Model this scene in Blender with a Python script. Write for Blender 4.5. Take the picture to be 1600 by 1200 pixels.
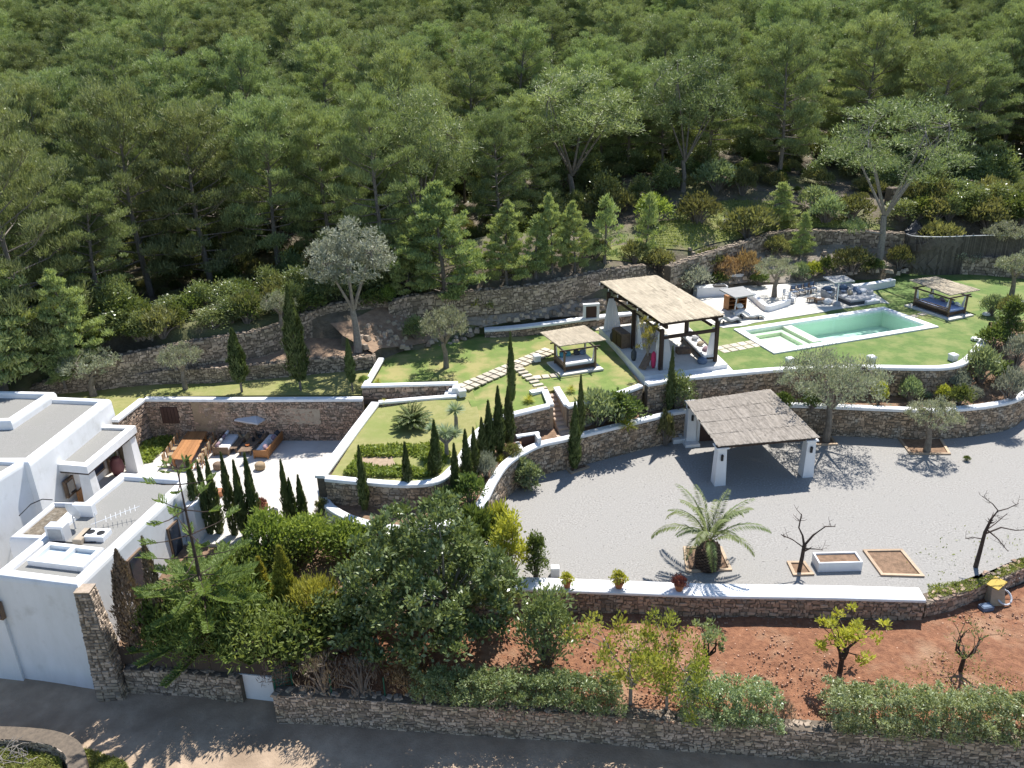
import bpy, bmesh, math, random
import numpy as np
from mathutils import Vector, Matrix

for o in list(bpy.data.objects):
    bpy.data.objects.remove(o)
SC = bpy.context.scene
COL = SC.collection
R = math.radians
rnd = random.Random(7)

# ------------------------------------------------------------------ camera, sky, sun, exposure
F, TH, RO, CAMZ = 1300.0, R(23.0), R(1.5), 26.0
cam = bpy.data.cameras.new('camera')
cam.sensor_width = 36.0
cam.lens = 36.0 * F / 1600.0
cam.clip_end = 3000.0
cam_ob = bpy.data.objects.new('camera', cam)
COL.objects.link(cam_ob)
_c, _s, _ct, _st = math.cos(RO), math.sin(RO), math.cos(TH), math.sin(TH)
cam_ob.matrix_world = Matrix(((_c, _s, 0, 0), (-_s*_st, _c*_st, -_ct, 0), (-_s*_ct, _c*_ct, _st, CAMZ), (0, 0, 0, 1)))
SC.camera = cam_ob

SUN_EL, SUN_AZ = R(58.0), R(27.0)          # the sun stands behind the hill, a little to the right
w = bpy.data.worlds.new('World')
SC.world = w
w.use_nodes = True
nt = w.node_tree
nt.nodes.clear()
sky = nt.nodes.new('ShaderNodeTexSky')
sky.sky_type = 'NISHITA'
sky.sun_disc = False
sky.sun_elevation = SUN_EL
sky.sun_rotation = SUN_AZ
sky.air_density = 1.0
sky.dust_density = 0.2
sky.ozone_density = 3.0
bg = nt.nodes.new('ShaderNodeBackground')
bg.inputs['Strength'].default_value = 0.11
wo = nt.nodes.new('ShaderNodeOutputWorld')
nt.links.new(sky.outputs[0], bg.inputs[0])
nt.links.new(bg.outputs[0], wo.inputs[0])
sl = bpy.data.lights.new('sun', 'SUN')
sl.energy = 5.0
sl.angle = R(0.53)
sl.color = (1.0, 0.965, 0.915)
so = bpy.data.objects.new('sun', sl)
COL.objects.link(so)
so.location = (60, 120, 160)
sd = Vector((math.sin(SUN_AZ)*math.cos(SUN_EL), math.cos(SUN_AZ)*math.cos(SUN_EL), math.sin(SUN_EL)))
so.rotation_euler = sd.to_track_quat('Z', 'Y').to_euler()
SC.view_settings.view_transform = 'Standard'
SC.view_settings.look = 'None'
SC.view_settings.exposure = 0.66
SC.view_settings.gamma = 1.0
SC.view_settings.use_curve_mapping = False


# ------------------------------------------------------------------ measuring
def ray(px, py):
    x = (px-800.0)/F
    y = (py-600.0)/F
    x, y = _c*x - _s*y, _s*x + _c*y
    return (x, _ct - y*_st, -(_st + y*_ct))


def at(px, py, z):
    d = ray(px, py)
    t = (z-CAMZ)/d[2]
    return (d[0]*t, d[1]*t, z)


def zat(px, py, Y):
    d = ray(px, py)
    return CAMZ + d[2]*Y/d[1]


def pts(z, *pp):
    return [at(p[0], p[1], p[2] if len(p) > 2 else z) for p in pp]


def ppm(p):                                  # photograph pixels per metre at a point
    return F/(p[1]*_ct - (p[2]-CAMZ)*_st)


# ------------------------------------------------------------------ materials
def nodes(name):
    m = bpy.data.materials.new(name)
    m.use_nodes = True
    n = m.node_tree
    n.nodes.clear()
    out = n.nodes.new('ShaderNodeOutputMaterial')
    return m, n, out


def rgb(c):
    return (c[0], c[1], c[2], 1.0)


def mixc(n, a, b, fac, mode='MIX'):
    x = n.nodes.new('ShaderNodeMix')
    x.data_type = 'RGBA'
    x.blend_type = mode
    for sock, v in ((x.inputs[0], fac), (x.inputs[6], a), (x.inputs[7], b)):
        if hasattr(v, 'is_output'):
            n.links.new(v, sock)
        elif isinstance(v, (int, float)):
            sock.default_value = v
        else:
            sock.default_value = rgb(v)
    return x.outputs[2]


def noise(n, scale, detail=4, rough=0.6, vec=None, stretch=None):
    t = n.nodes.new('ShaderNodeTexNoise')
    t.inputs['Scale'].default_value = scale
    t.inputs['Detail'].default_value = detail
    t.inputs['Roughness'].default_value = rough
    tc = n.nodes.new('ShaderNodeTexCoord')
    v = tc.outputs['Object']
    if stretch:
        mp = n.nodes.new('ShaderNodeMapping')
        mp.inputs['Scale'].default_value = stretch
        n.links.new(v, mp.inputs['Vector'])
        v = mp.outputs[0]
    n.links.new(v, t.inputs['Vector'])
    return t.outputs['Fac']


def ramp(n, fac, lo, hi):
    r = n.nodes.new('ShaderNodeMapRange')
    r.inputs['From Min'].default_value = lo
    r.inputs['From Max'].default_value = hi
    n.links.new(fac, r.inputs['Value'])
    return r.outputs[0]


def attr(n, name='tone'):
    a = n.nodes.new('ShaderNodeAttribute')
    a.attribute_name = name
    return a.outputs['Fac']


def mat(name, c1, c2=None, scale=8.0, rough=0.85, c3=None, scale3=0.5, lim3=(0.45, 0.65), bump=0.0, bscale=None, bdist=0.02,
        tone=0.0, spec=0.3, metal=0.0, stretch=None, lim=(0.35, 0.65), detail=5, tracks=False):
    m, n, out = nodes(name)
    b = n.nodes.new('ShaderNodeBsdfPrincipled')
    b.inputs['Roughness'].default_value = rough
    b.inputs['Specular IOR Level'].default_value = spec
    b.inputs['Metallic'].default_value = metal
    col = None
    if c2 is not None:
        col = mixc(n, c1, c2, ramp(n, noise(n, scale, detail, 0.65, stretch=stretch), *lim))
    if c3 is not None:
        col = mixc(n, col if col is not None else c1, c3, ramp(n, noise(n, scale3, 5, 0.6), *lim3))
    if tracks:                                   # faint worn arcs where cars have turned
        wv = n.nodes.new('ShaderNodeTexWave')
        wv.wave_type = 'RINGS'
        wv.rings_direction = 'Z'
        for k_, v_ in (('Scale', 0.11), ('Distortion', 5.0), ('Detail', 3.0), ('Detail Scale', 0.35)):
            wv.inputs[k_].default_value = v_
        tc_ = n.nodes.new('ShaderNodeTexCoord')
        mp_ = n.nodes.new('ShaderNodeMapping')
        mp_.inputs['Location'].default_value = (-16.0, -30.0, 0.0)
        n.links.new(tc_.outputs['Object'], mp_.inputs['Vector'])
        n.links.new(mp_.outputs[0], wv.inputs['Vector'])
        r_ = n.nodes.new('ShaderNodeMapRange')
        r_.inputs['From Min'].default_value = 0.62
        r_.inputs['From Max'].default_value = 0.95
        r_.inputs['To Max'].default_value = 0.5
        n.links.new(wv.outputs['Fac'], r_.inputs['Value'])
        col = mixc(n, col, [c*0.82 for c in c1], r_.outputs[0])
    if tone:
        g = ramp(n, attr(n), 0.0, 1.0)
        k = n.nodes.new('ShaderNodeMapRange')
        k.inputs['To Min'].default_value = 1.0-tone
        k.inputs['To Max'].default_value = 1.0+tone
        n.links.new(g, k.inputs['Value'])
        cc = n.nodes.new('ShaderNodeCombineXYZ')
        for i in range(3):
            n.links.new(k.outputs[0], cc.inputs[i])
        x = n.nodes.new('ShaderNodeMix')
        x.data_type = 'RGBA'
        x.blend_type = 'MULTIPLY'
        x.inputs[0].default_value = 1.0
        if col is not None:
            n.links.new(col, x.inputs[6])
        else:
            x.inputs[6].default_value = rgb(c1)
        n.links.new(cc.outputs[0], x.inputs[7])
        col = x.outputs[2]
    if col is not None:
        n.links.new(col, b.inputs['Base Color'])
    else:
        b.inputs['Base Color'].default_value = rgb(c1)
    if bump:
        bp = n.nodes.new('ShaderNodeBump')
        bp.inputs['Strength'].default_value = bump
        bp.inputs['Distance'].default_value = bdist
        n.links.new(noise(n, bscale or scale*2, 6, 0.7, stretch=stretch), bp.inputs['Height'])
        n.links.new(bp.outputs[0], b.inputs['Normal'])
    n.links.new(b.outputs[0], out.inputs[0])
    return m


def leafmat(name, dark, light, trans=0.3, rough=0.5, spec=0.25, var=0.25, tint=(1.15, 1.1, 0.6), gain=1.35):
    dark, light = [c*gain for c in dark], [c*gain for c in light]
    trans += 0.08
    m, n, out = nodes(name)
    b = n.nodes.new('ShaderNodeBsdfPrincipled')
    b.inputs['Roughness'].default_value = rough
    b.inputs['Specular IOR Level'].default_value = spec
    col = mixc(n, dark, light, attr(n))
    oi = n.nodes.new('ShaderNodeObjectInfo')
    k = n.nodes.new('ShaderNodeMapRange')
    k.inputs['To Min'].default_value = 1.0-var
    k.inputs['To Max'].default_value = 1.0+var
    n.links.new(oi.outputs['Random'], k.inputs['Value'])
    h = n.nodes.new('ShaderNodeHueSaturation')
    n.links.new(col, h.inputs['Color'])
    n.links.new(k.outputs[0], h.inputs['Value'])
    k2 = n.nodes.new('ShaderNodeMapRange')
    k2.inputs['To Min'].default_value = 0.485
    k2.inputs['To Max'].default_value = 0.515
    w2 = n.nodes.new('ShaderNodeMath')
    w2.operation = 'FRACT'
    w3 = n.nodes.new('ShaderNodeMath')
    w3.operation = 'MULTIPLY'
    w3.inputs[1].default_value = 37.7
    n.links.new(oi.outputs['Random'], w3.inputs[0])
    n.links.new(w3.outputs[0], w2.inputs[0])
    n.links.new(w2.outputs[0], k2.inputs['Value'])
    n.links.new(k2.outputs[0], h.inputs['Hue'])
    n.links.new(h.outputs[0], b.inputs['Base Color'])
    t = n.nodes.new('ShaderNodeBsdfTranslucent')
    n.links.new(mixc(n, h.outputs[0], tint, 1.0, 'MULTIPLY'), t.inputs['Color'])
    mx = n.nodes.new('ShaderNodeMixShader')
    mx.inputs[0].default_value = trans
    n.links.new(b.outputs[0], mx.inputs[1])
    n.links.new(t.outputs[0], mx.inputs[2])
    n.links.new(mx.outputs[0], out.inputs[0])
    return m


M = {}
M['white'] = mat('white_render', (0.80, 0.80, 0.80), (0.73, 0.73, 0.72), 1.2, 0.8, bump=0.3, bscale=5, bdist=0.02, c3=(0.58, 0.57, 0.54), scale3=0.9, lim3=(0.58, 0.85), stretch=(1, 1, 0.35))
M['cope'] = mat('white_coping_paint', (0.82, 0.82, 0.82), (0.72, 0.72, 0.71), 2.5, 0.8, bump=0.2, bscale=10, bdist=0.01, c3=(0.6, 0.58, 0.54), scale3=1.3, lim3=(0.62, 0.85))
M['roofgrit'] = mat('roof_grit', (0.30, 0.29, 0.27), (0.21, 0.205, 0.19), 18, 0.95, bump=0.5, bscale=60, c3=(0.25, 0.245, 0.225), scale3=0.7)
M['brownroof'] = mat('mossy_roof', (0.22, 0.18, 0.13), (0.10, 0.085, 0.065), 6, 0.95, bump=0.5, bscale=40, c3=(0.3, 0.27, 0.22), scale3=2.5, lim3=(0.55, 0.7))
M['gravel'] = mat('grey_gravel', (0.40, 0.38, 0.35), (0.255, 0.242, 0.222), 9, 0.95, bump=1.0, bscale=18, bdist=0.05, c3=(0.325, 0.31, 0.285), scale3=0.3, lim3=(0.42, 0.72), tracks=True)
M['red'] = mat('red_soil', (0.33, 0.155, 0.083), (0.20, 0.09, 0.05), 3.2, 0.95, bump=1.0, bscale=7, bdist=0.12, c3=(0.40, 0.25, 0.155), scale3=0.5, lim3=(0.5, 0.72))
M['clod'] = mat('soil_clod', (0.46, 0.30, 0.21), (0.34, 0.18, 0.11), 5, 0.95, tone=0.35)
M['bed'] = mat('bed_soil', (0.30, 0.19, 0.12), (0.17, 0.11, 0.07), 3, 0.95, bump=1.0, bscale=10, bdist=0.06)
M['grass'] = mat('mown_grass', (0.185, 0.24, 0.06), (0.13, 0.19, 0.045), 2.2, 0.9, c3=(0.31, 0.28, 0.11), scale3=0.55, lim3=(0.44, 0.6), bump=0.8, bscale=30, bdist=0.03)
M['grassp'] = mat('pool_lawn_grass', (0.135, 0.20, 0.05), (0.10, 0.16, 0.04), 2.5, 0.9, c3=(0.21, 0.235, 0.08), scale3=0.6, lim3=(0.46, 0.62), bump=0.8, bscale=30, bdist=0.03)
M['grassd'] = mat('dry_lawn_grass', (0.30, 0.28, 0.115), (0.235, 0.235, 0.08), 2.5, 0.9, c3=(0.20, 0.235, 0.065), scale3=0.3, lim3=(0.5, 0.7), bump=0.8, bscale=30, bdist=0.03)
M['wild'] = mat('hill_ground', (0.20, 0.165, 0.12), (0.12, 0.10, 0.07), 1.2, 0.95, c3=(0.16, 0.165, 0.075), scale3=0.16, lim3=(0.48, 0.6), bump=1.0, bscale=3, bdist=0.15)
M['meadow'] = mat('wild_grass', (0.25, 0.26, 0.085), (0.15, 0.18, 0.05), 1.6, 0.95, c3=(0.3, 0.24, 0.14), scale3=0.4, lim3=(0.52, 0.7), bump=1.0, bscale=12, bdist=0.1)
M['dirt'] = mat('road_dirt', (0.47, 0.355, 0.25), (0.35, 0.26, 0.18), 1.1, 0.95, c3=(0.26, 0.19, 0.13), scale3=0.3, lim3=(0.45, 0.7), bump=0.8, bscale=9, bdist=0.05)
M['mortar'] = mat('wall_core', (0.17, 0.135, 0.10), (0.11, 0.09, 0.07), 6, 0.95, bump=0.6, bscale=20)
M['stone'] = mat('tan_rubble', (0.42, 0.31, 0.21), (0.31, 0.225, 0.15), 5, 0.9, tone=0.5, bump=0.5, bscale=25, c3=(0.33, 0.29, 0.235), scale3=1.2)
M['stoneg'] = mat('grey_rubble', (0.45, 0.36, 0.28), (0.31, 0.245, 0.185), 5, 0.9, tone=0.5, bump=0.5, bscale=25, c3=(0.33, 0.27, 0.19), scale3=0.9)
M['stonep'] = mat('pink_rubble', (0.46, 0.325, 0.235), (0.35, 0.235, 0.165), 5, 0.9, tone=0.42, bump=0.5, bscale=25, c3=(0.34, 0.28, 0.22), scale3=1.1)
M['render'] = mat('tan_render', (0.36, 0.275, 0.175), (0.29, 0.215, 0.14), 3, 0.9, bump=0.3, bscale=25, c3=(0.22, 0.165, 0.11), scale3=1.4, lim3=(0.58, 0.75))
M['pale'] = mat('pale_panel', (0.44, 0.37, 0.28), (0.38, 0.31, 0.23), 3, 0.9, bump=0.2, bscale=20, c3=(0.25, 0.20, 0.15), scale3=2.2, lim3=(0.62, 0.74))
M['patio'] = mat('patio_concrete', (0.60, 0.565, 0.51), (0.54, 0.505, 0.455), 1.1, 0.85, c3=(0.47, 0.435, 0.385), scale3=0.45, lim3=(0.55, 0.8), bump=0.15, bscale=12, bdist=0.01)
M['paving'] = mat('cream_paving', (0.66, 0.63, 0.57), (0.58, 0.55, 0.49), 2.2, 0.8, bump=0.15, bscale=14, bdist=0.01)
M['slab'] = mat('flagstone', (0.56, 0.50, 0.40), (0.46, 0.40, 0.31), 4, 0.85, tone=0.18, bump=0.2, bscale=15, bdist=0.01)
M['tread'] = mat('stone_tread', (0.52, 0.40, 0.31), (0.42, 0.32, 0.24), 4, 0.85, bump=0.3, bscale=12)
M['timber'] = mat('dark_timber', (0.055, 0.032, 0.022), (0.032, 0.02, 0.015), 3, 0.6, stretch=(1, 1, 8), bump=0.2, bscale=6)
M['teak'] = mat('teak', (0.40, 0.19, 0.075), (0.30, 0.135, 0.05), 5, 0.55, stretch=(6, 1, 1), tone=0.15)
M['oldwood'] = mat('weathered_wood', (0.22, 0.15, 0.10), (0.14, 0.095, 0.065), 5, 0.75, tone=0.2)
M['door'] = mat('brown_door', (0.085, 0.045, 0.035), (0.055, 0.03, 0.024), 4, 0.6, stretch=(6, 6, 1))
M['reed'] = mat('reed_thatch', (0.50, 0.43, 0.32), (0.41, 0.345, 0.25), 4, 0.9, tone=0.16, bump=0.3, bscale=30)
M['reedg'] = mat('grey_reed_thatch', (0.31, 0.275, 0.235), (0.235, 0.205, 0.17), 4, 0.9, tone=0.18, bump=0.3, bscale=30)
M['fabric'] = mat('white_fabric', (0.74, 0.73, 0.72), (0.68, 0.67, 0.66), 3, 0.9, bump=0.15, bscale=9)
M['grey'] = mat('grey_fabric', (0.40, 0.40, 0.40), (0.34, 0.34, 0.345), 4, 0.9, bump=0.15, bscale=9)
M['taupe'] = mat('taupe_canopy', (0.33, 0.33, 0.32), (0.28, 0.28, 0.275), 2, 0.9)
M['dgrey'] = mat('charcoal_fabric', (0.075, 0.08, 0.09), (0.05, 0.055, 0.06), 4, 0.9)
M['blue'] = mat('blue_grey_fabric', (0.17, 0.22, 0.30), (0.12, 0.16, 0.23), 4, 0.9)
M['mauve'] = mat('mauve_cushion', (0.36, 0.25, 0.27), (0.26, 0.17, 0.2), 9, 0.9)
M['bluesheet'] = mat('pale_blue_sheet', (0.40, 0.48, 0.74), (0.36, 0.44, 0.69), 3, 0.9)
M['teal'] = mat('teal_cushion', (0.09, 0.28, 0.32), None, rough=0.8)
M['pink'] = mat('pink_towel', (0.60, 0.05, 0.14), (0.5, 0.04, 0.1), 4, 0.9)
M['metal'] = mat('pale_metal', (0.62, 0.63, 0.65), None, rough=0.45, metal=0.3)
M['wmetal'] = mat('white_metal', (0.74, 0.75, 0.76), None, rough=0.5)
M['black'] = mat('black_metal', (0.02, 0.02, 0.022), None, rough=0.5)
M['green'] = mat('green_metal', (0.015, 0.10, 0.06), None, rough=0.5)
M['glass'] = mat('dark_glass', (0.03, 0.04, 0.06), None, rough=0.1, spec=0.6)
M['terra'] = mat('terracotta', (0.42, 0.19, 0.10), (0.35, 0.15, 0.075), 5, 0.85)
M['curb'] = mat('tan_curb_stone', (0.48, 0.36, 0.25), (0.38, 0.28, 0.19), 4, 0.9, tone=0.2, bump=0.3, bscale=12)
M['tarp'] = mat('black_tarp', (0.018, 0.02, 0.024), None, rough=0.35, bump=0.6, bscale=3, bdist=0.1)
M['screen'] = mat('brown_screen', (0.085, 0.065, 0.052), (0.065, 0.05, 0.04), 4, 0.9, stretch=(8, 8, 1))
M['reedfence'] = mat('grey_reed_fence', (0.16, 0.14, 0.12), (0.11, 0.095, 0.08), 3, 0.9, tone=0.35)
M['wicker'] = mat('wicker', (0.38, 0.28, 0.17), (0.28, 0.20, 0.12), 22, 0.8, bump=0.6, bscale=30)
M['pooltile'] = mat('pool_plaster', (0.66, 0.78, 0.72), (0.60, 0.74, 0.68), 0.5, 0.7)
M['poolstep'] = mat('pool_step_plaster', (0.72, 0.74, 0.60), (0.66, 0.69, 0.56), 1.5, 0.7)
M['bark'] = mat('pine_bark', (0.26, 0.225, 0.195), (0.16, 0.135, 0.115), 5, 0.95, stretch=(2, 2, 0.6), bump=0.7, bscale=12)
M['olivebark'] = mat('olive_bark', (0.26, 0.225, 0.18), (0.15, 0.125, 0.10), 5, 0.95, bump=0.7, bscale=12)
M['greybark'] = mat('grey_bark', (0.30, 0.27, 0.24), (0.19, 0.17, 0.15), 5, 0.95, bump=0.6, bscale=12)
M['darkbark'] = mat('dark_bark', (0.085, 0.06, 0.048), (0.05, 0.037, 0.03), 5, 0.95, bump=0.6, bscale=12)
M['palmboot'] = mat('palm_boot', (0.15, 0.10, 0.07), (0.09, 0.06, 0.045), 7, 0.95, tone=0.4)
M['yellow'] = mat('yellow_board', (0.50, 0.34, 0.06), None, rough=0.7)
M['sack'] = mat('beige_sack', (0.42, 0.35, 0.25), (0.35, 0.28, 0.2), 5, 0.9)
M['orange'] = mat('orange_fabric', (0.5, 0.16, 0.05), None, rough=0.9)

L = {}
L['pine'] = leafmat('pine_needles', (0.055, 0.076, 0.042), (0.222, 0.242, 0.104), 0.18, var=0.22, tint=(1.0, 1.1, 0.65), gain=1.75)
L['pineb'] = leafmat('bright_pine_needles', (0.065, 0.09, 0.045), (0.238, 0.262, 0.108), 0.18, var=0.18, tint=(1.0, 1.1, 0.65), gain=1.75)
L['young'] = leafmat('young_pine_needles', (0.115, 0.15, 0.06), (0.27, 0.315, 0.135), 0.24, var=0.14, gain=1.75)
L['cypress'] = leafmat('cypress_scales', (0.05, 0.072, 0.026), (0.115, 0.145, 0.055), 0.22, var=0.15)
L['olive'] = leafmat('olive_leaves', (0.14, 0.155, 0.10), (0.30, 0.31, 0.22), 0.25, var=0.12, tint=(1.05, 1.05, 0.75))
L['silver'] = leafmat('silver_leaves', (0.17, 0.185, 0.14), (0.32, 0.325, 0.25), 0.2, var=0.12, tint=(1, 1, 0.8))
L['magnolia'] = leafmat('glossy_dark_leaves', (0.055, 0.08, 0.03), (0.17, 0.195, 0.08), 0.22, rough=0.32, spec=0.6, var=0.12, gain=1.8)
L['shrub'] = leafmat('shrub_leaves', (0.055, 0.085, 0.025), (0.14, 0.175, 0.055), 0.3, var=0.2)
L['scrub'] = leafmat('scrub_leaves', (0.085, 0.095, 0.04), (0.19, 0.195, 0.085), 0.28, var=0.25)
L['bright'] = leafmat('bright_green_leaves', (0.115, 0.165, 0.035), (0.25, 0.31, 0.08), 0.35, var=0.15)
L['lime'] = leafmat('yellow_green_leaves', (0.20, 0.22, 0.035), (0.42, 0.42, 0.085), 0.35, var=0.15)
L['oleander'] = leafmat('oleander_leaves', (0.10, 0.14, 0.065), (0.28, 0.33, 0.19), 0.25, var=0.15)
L['araucaria'] = leafmat('araucaria_needles', (0.08, 0.12, 0.03), (0.20, 0.25, 0.075), 0.3, var=0.1)
L['conifer'] = leafmat('golden_conifer', (0.16, 0.17, 0.035), (0.34, 0.31, 0.075), 0.3, var=0.15)
L['dead'] = leafmat('dry_brown_foliage', (0.10, 0.075, 0.06), (0.20, 0.155, 0.125), 0.15, var=0.1)
L['palm'] = leafmat('palm_leaflets', (0.065, 0.095, 0.03), (0.165, 0.195, 0.07), 0.2, var=0.1)
L['cycas'] = leafmat('cycas_leaflets', (0.04, 0.065, 0.02), (0.125, 0.16, 0.05), 0.25, var=0.1)
L['dragon'] = leafmat('dragon_leaves', (0.12, 0.17, 0.105), (0.26, 0.32, 0.20), 0.2, var=0.1)
L['hedge'] = leafmat('hedge_leaves', (0.10, 0.14, 0.05), (0.34, 0.39, 0.22), 0.25, rough=0.35, spec=0.5, var=0.1)
L['purple'] = leafmat('purple_leaves', (0.10, 0.03, 0.035), (0.2, 0.07, 0.06), 0.2, var=0.1)
L['grassblade'] = leafmat('grass_blades', (0.12, 0.15, 0.04), (0.27, 0.29, 0.09), 0.35, var=0.1)
L['ochre'] = leafmat('dry_ochre_shrub', (0.17, 0.12, 0.06), (0.32, 0.23, 0.12), 0.2, var=0.1)


# ------------------------------------------------------------------ objects
def meta(o, label=None, cat=None, group=None, kind=None):
    if label:
        o['label'] = label
    if cat:
        o['category'] = cat
    if group:
        o['group'] = group
    if kind:
        o['kind'] = kind
    return o


def thing(name, label, cat, loc=(0, 0, 0), group=None, rz=0.0):
    o = bpy.data.objects.new(name, None)
    o.empty_display_size = 0.3
    COL.objects.link(o)
    o.location = loc
    o.rotation_euler = (0, 0, rz)
    return meta(o, label, cat, group)


def link(name, me, parent=None, loc=(0, 0, 0)):
    o = bpy.data.objects.new(name, me)
    COL.objects.link(o)
    o.location = loc
    if parent is not None:
        o.parent = parent
    return o


def copy_tree(o, parent=None):
    c = o.copy()
    COL.objects.link(c)
    c.parent = parent
    for ch in o.children:
        copy_tree(ch, c)
    return c


class MB:
    def __init__(self):
        self.v, self.f, self.m, self.t = [], [], [], []

    def add(self, vs, fs, m=0, tone=0.5):
        b = len(self.v)
        self.v += [tuple(v) for v in vs]
        for f in fs:
            self.f.append([b+i for i in f])
            self.m.append(m)
            self.t.append(tone)

    def box(self, c, s, rz=0.0, m=0, tone=0.5, taper=1.0, top=None):
        """c = centre of the base, s = size; taper shrinks the top"""
        x, y, z = c
        cr, sr = math.cos(rz), math.sin(rz)
        vs = []
        for k, zz in ((1.0, z), (taper, z+s[2])):
            for a, b in ((-1, -1), (1, -1), (1, 1), (-1, 1)):
                lx, ly = a*s[0]/2*k, b*s[1]/2*k
                vs.append((x+lx*cr-ly*sr, y+lx*sr+ly*cr, zz))
        self.add(vs, [(3, 2, 1, 0), (4, 5, 6, 7), (0, 1, 5, 4), (1, 2, 6, 5), (2, 3, 7, 6), (3, 0, 4, 7)], m, tone)

    def cbox(self, c, s, rz=0.0, m=0, tone=0.5, ch=0.04):
        """box with a chamfered top edge"""
        x, y, z = c
        cr, sr = math.cos(rz), math.sin(rz)
        vs = []
        for d, zz in ((0, z), (0, z+s[2]-ch), (ch, z+s[2])):
            for a, b in ((-1, -1), (1, -1), (1, 1), (-1, 1)):
                lx, ly = a*(s[0]/2-d), b*(s[1]/2-d)
                vs.append((x+lx*cr-ly*sr, y+lx*sr+ly*cr, zz))
        fs = [(3, 2, 1, 0), (8, 9, 10, 11)]
        for r in (0, 4):
            for i in range(4):
                j = (i+1) % 4
                fs.append((r+i, r+j, r+4+j, r+4+i))
        self.add(vs, fs, m, tone)

    def hexa(self, b4, t4, m=0, mt=None, tone=0.5):
        vs = list(b4)+list(t4)
        self.add(vs, [(3, 2, 1, 0), (0, 1, 5, 4), (1, 2, 6, 5), (2, 3, 7, 6), (3, 0, 4, 7)], m, tone)
        n = len(self.v)
        self.f.append([n-4, n-3, n-2, n-1])
        self.m.append(m if mt is None else mt)
        self.t.append(tone)

    def prism(self, poly, zb, mt=0, ms=0):
        n = len(poly)
        area = sum(poly[i][0]*poly[(i+1) % n][1]-poly[(i+1) % n][0]*poly[i][1] for i in range(n))
        if area < 0:
            poly = poly[::-1]
        vs = [tuple(p) for p in poly]+[(p[0], p[1], zb) for p in poly]
        self.add(vs, [list(range(n))], mt)
        b = len(self.v)-2*n
        for i in range(n):
            j = (i+1) % n
            self.f.append([b+n+i, b+n+j, b+j, b+i])
            self.m.append(ms)
            self.t.append(0.5)

    def tube(self, path, rads, n=6, m=0, tone=0.5, cap=True):
        b = len(self.v)
        P = [Vector(p) for p in path]
        for i, p in enumerate(P):
            d = (P[min(i+1, len(P)-1)]-P[max(i-1, 0)])
            if d.length < 1e-6:
                d = Vector((0, 0, 1))
            d.normalize()
            a = Vector((1, 0, 0)) if abs(d.x) < 0.8 else Vector((0, 1, 0))
            u = d.cross(a).normalized()
            v = d.cross(u)
            r = rads[i] if hasattr(rads, '__len__') else rads
            for k in range(n):
                an = 2*math.pi*k/n
                q = p+u*(r*math.cos(an))+v*(r*math.sin(an))
                self.v.append(tuple(q))
        for i in range(len(P)-1):
            for k in range(n):
                k2 = (k+1) % n
                self.f.append([b+i*n+k, b+(i+1)*n+k, b+(i+1)*n+k2, b+i*n+k2])
                self.m.append(m)
                self.t.append(tone)
        if cap:
            for r0, rev in ((b, False), (b+(len(P)-1)*n, True)):
                f = [r0+k for k in range(n)]
                self.f.append(f[::-1] if rev else f)
                self.m.append(m)
                self.t.append(tone)

    def beam(self, a, b, w, h, m=0, tone=0.5):
        A, B = Vector(a), Vector(b)
        d = (B-A).normalized()
        s = d.cross(Vector((0, 0, 1)))
        s = Vector((1, 0, 0)) if s.length < 1e-4 else s.normalized()
        u = s.cross(d).normalized()
        vs = []
        for p in (A, B):
            for i, j in ((-1, -1), (1, -1), (1, 1), (-1, 1)):
                vs.append(tuple(p+s*(i*w/2)+u*(j*h/2)))
        self.add(vs, [(0, 1, 2, 3), (7, 6, 5, 4), (0, 4, 5, 1), (1, 5, 6, 2), (2, 6, 7, 3), (3, 7, 4, 0)], m, tone)

    def lathe(self, c, prof, n=12, m=0, tone=0.5):
        b = len(self.v)
        for r, z in prof:
            for k in range(n):
                a = 2*math.pi*k/n
                self.v.append((c[0]+r*math.cos(a), c[1]+r*math.sin(a), c[2]+z))
        for i in range(len(prof)-1):
            for k in range(n):
                k2 = (k+1) % n
                self.f.append([b+i*n+k, b+i*n+k2, b+(i+1)*n+k2, b+(i+1)*n+k])
                self.m.append(m)
                self.t.append(tone)
        for r0, rev in ((b, True), (b+(len(prof)-1)*n, False)):
            f = [r0+k for k in range(n)]
            self.f.append(f[::-1] if rev else f)
            self.m.append(m)
            self.t.append(tone)

    def cushion(self, c, s, rz=0.0, m=0, tilt=0.0, tone=0.5):
        """soft pillow: rounded box; c = centre; tilt lifts its far edge"""
        x, y, z = c
        cr, sr, ct, st = math.cos(rz), math.sin(rz), math.cos(tilt), math.sin(tilt)
        b = len(self.v)
        n, k = 8, 4
        for i in range(k+1):
            ph = -math.pi/2+math.pi*i/k
            for j in range(n):
                a = 2*math.pi*(j+0.5)/n
                e = 0.55
                cx = math.copysign(abs(math.cos(a))**e, math.cos(a))*max(abs(math.cos(ph))**0.45, 0.35)
                cy = math.copysign(abs(math.sin(a))**e, math.sin(a))*max(abs(math.cos(ph))**0.45, 0.35)
                lx, ly, lz = cx*s[0]/2, cy*s[1]/2, math.sin(ph)*s[2]/2
                ly, lz = ly*ct-lz*st, ly*st+lz*ct
                self.v.append((x+lx*cr-ly*sr, y+lx*sr+ly*cr, z+lz))
        for i in range(k):
            for j in range(n):
                j2 = (j+1) % n
                self.f.append([b+i*n+j, b+i*n+j2, b+(i+1)*n+j2, b+(i+1)*n+j])
                self.m.append(m)
                self.t.append(tone)
        for r0, rev in ((b, True), (b+k*n, False)):
            f = [r0+q for q in range(n)]
            self.f.append(f[::-1] if rev else f)
            self.m.append(m)
            self.t.append(tone)

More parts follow.
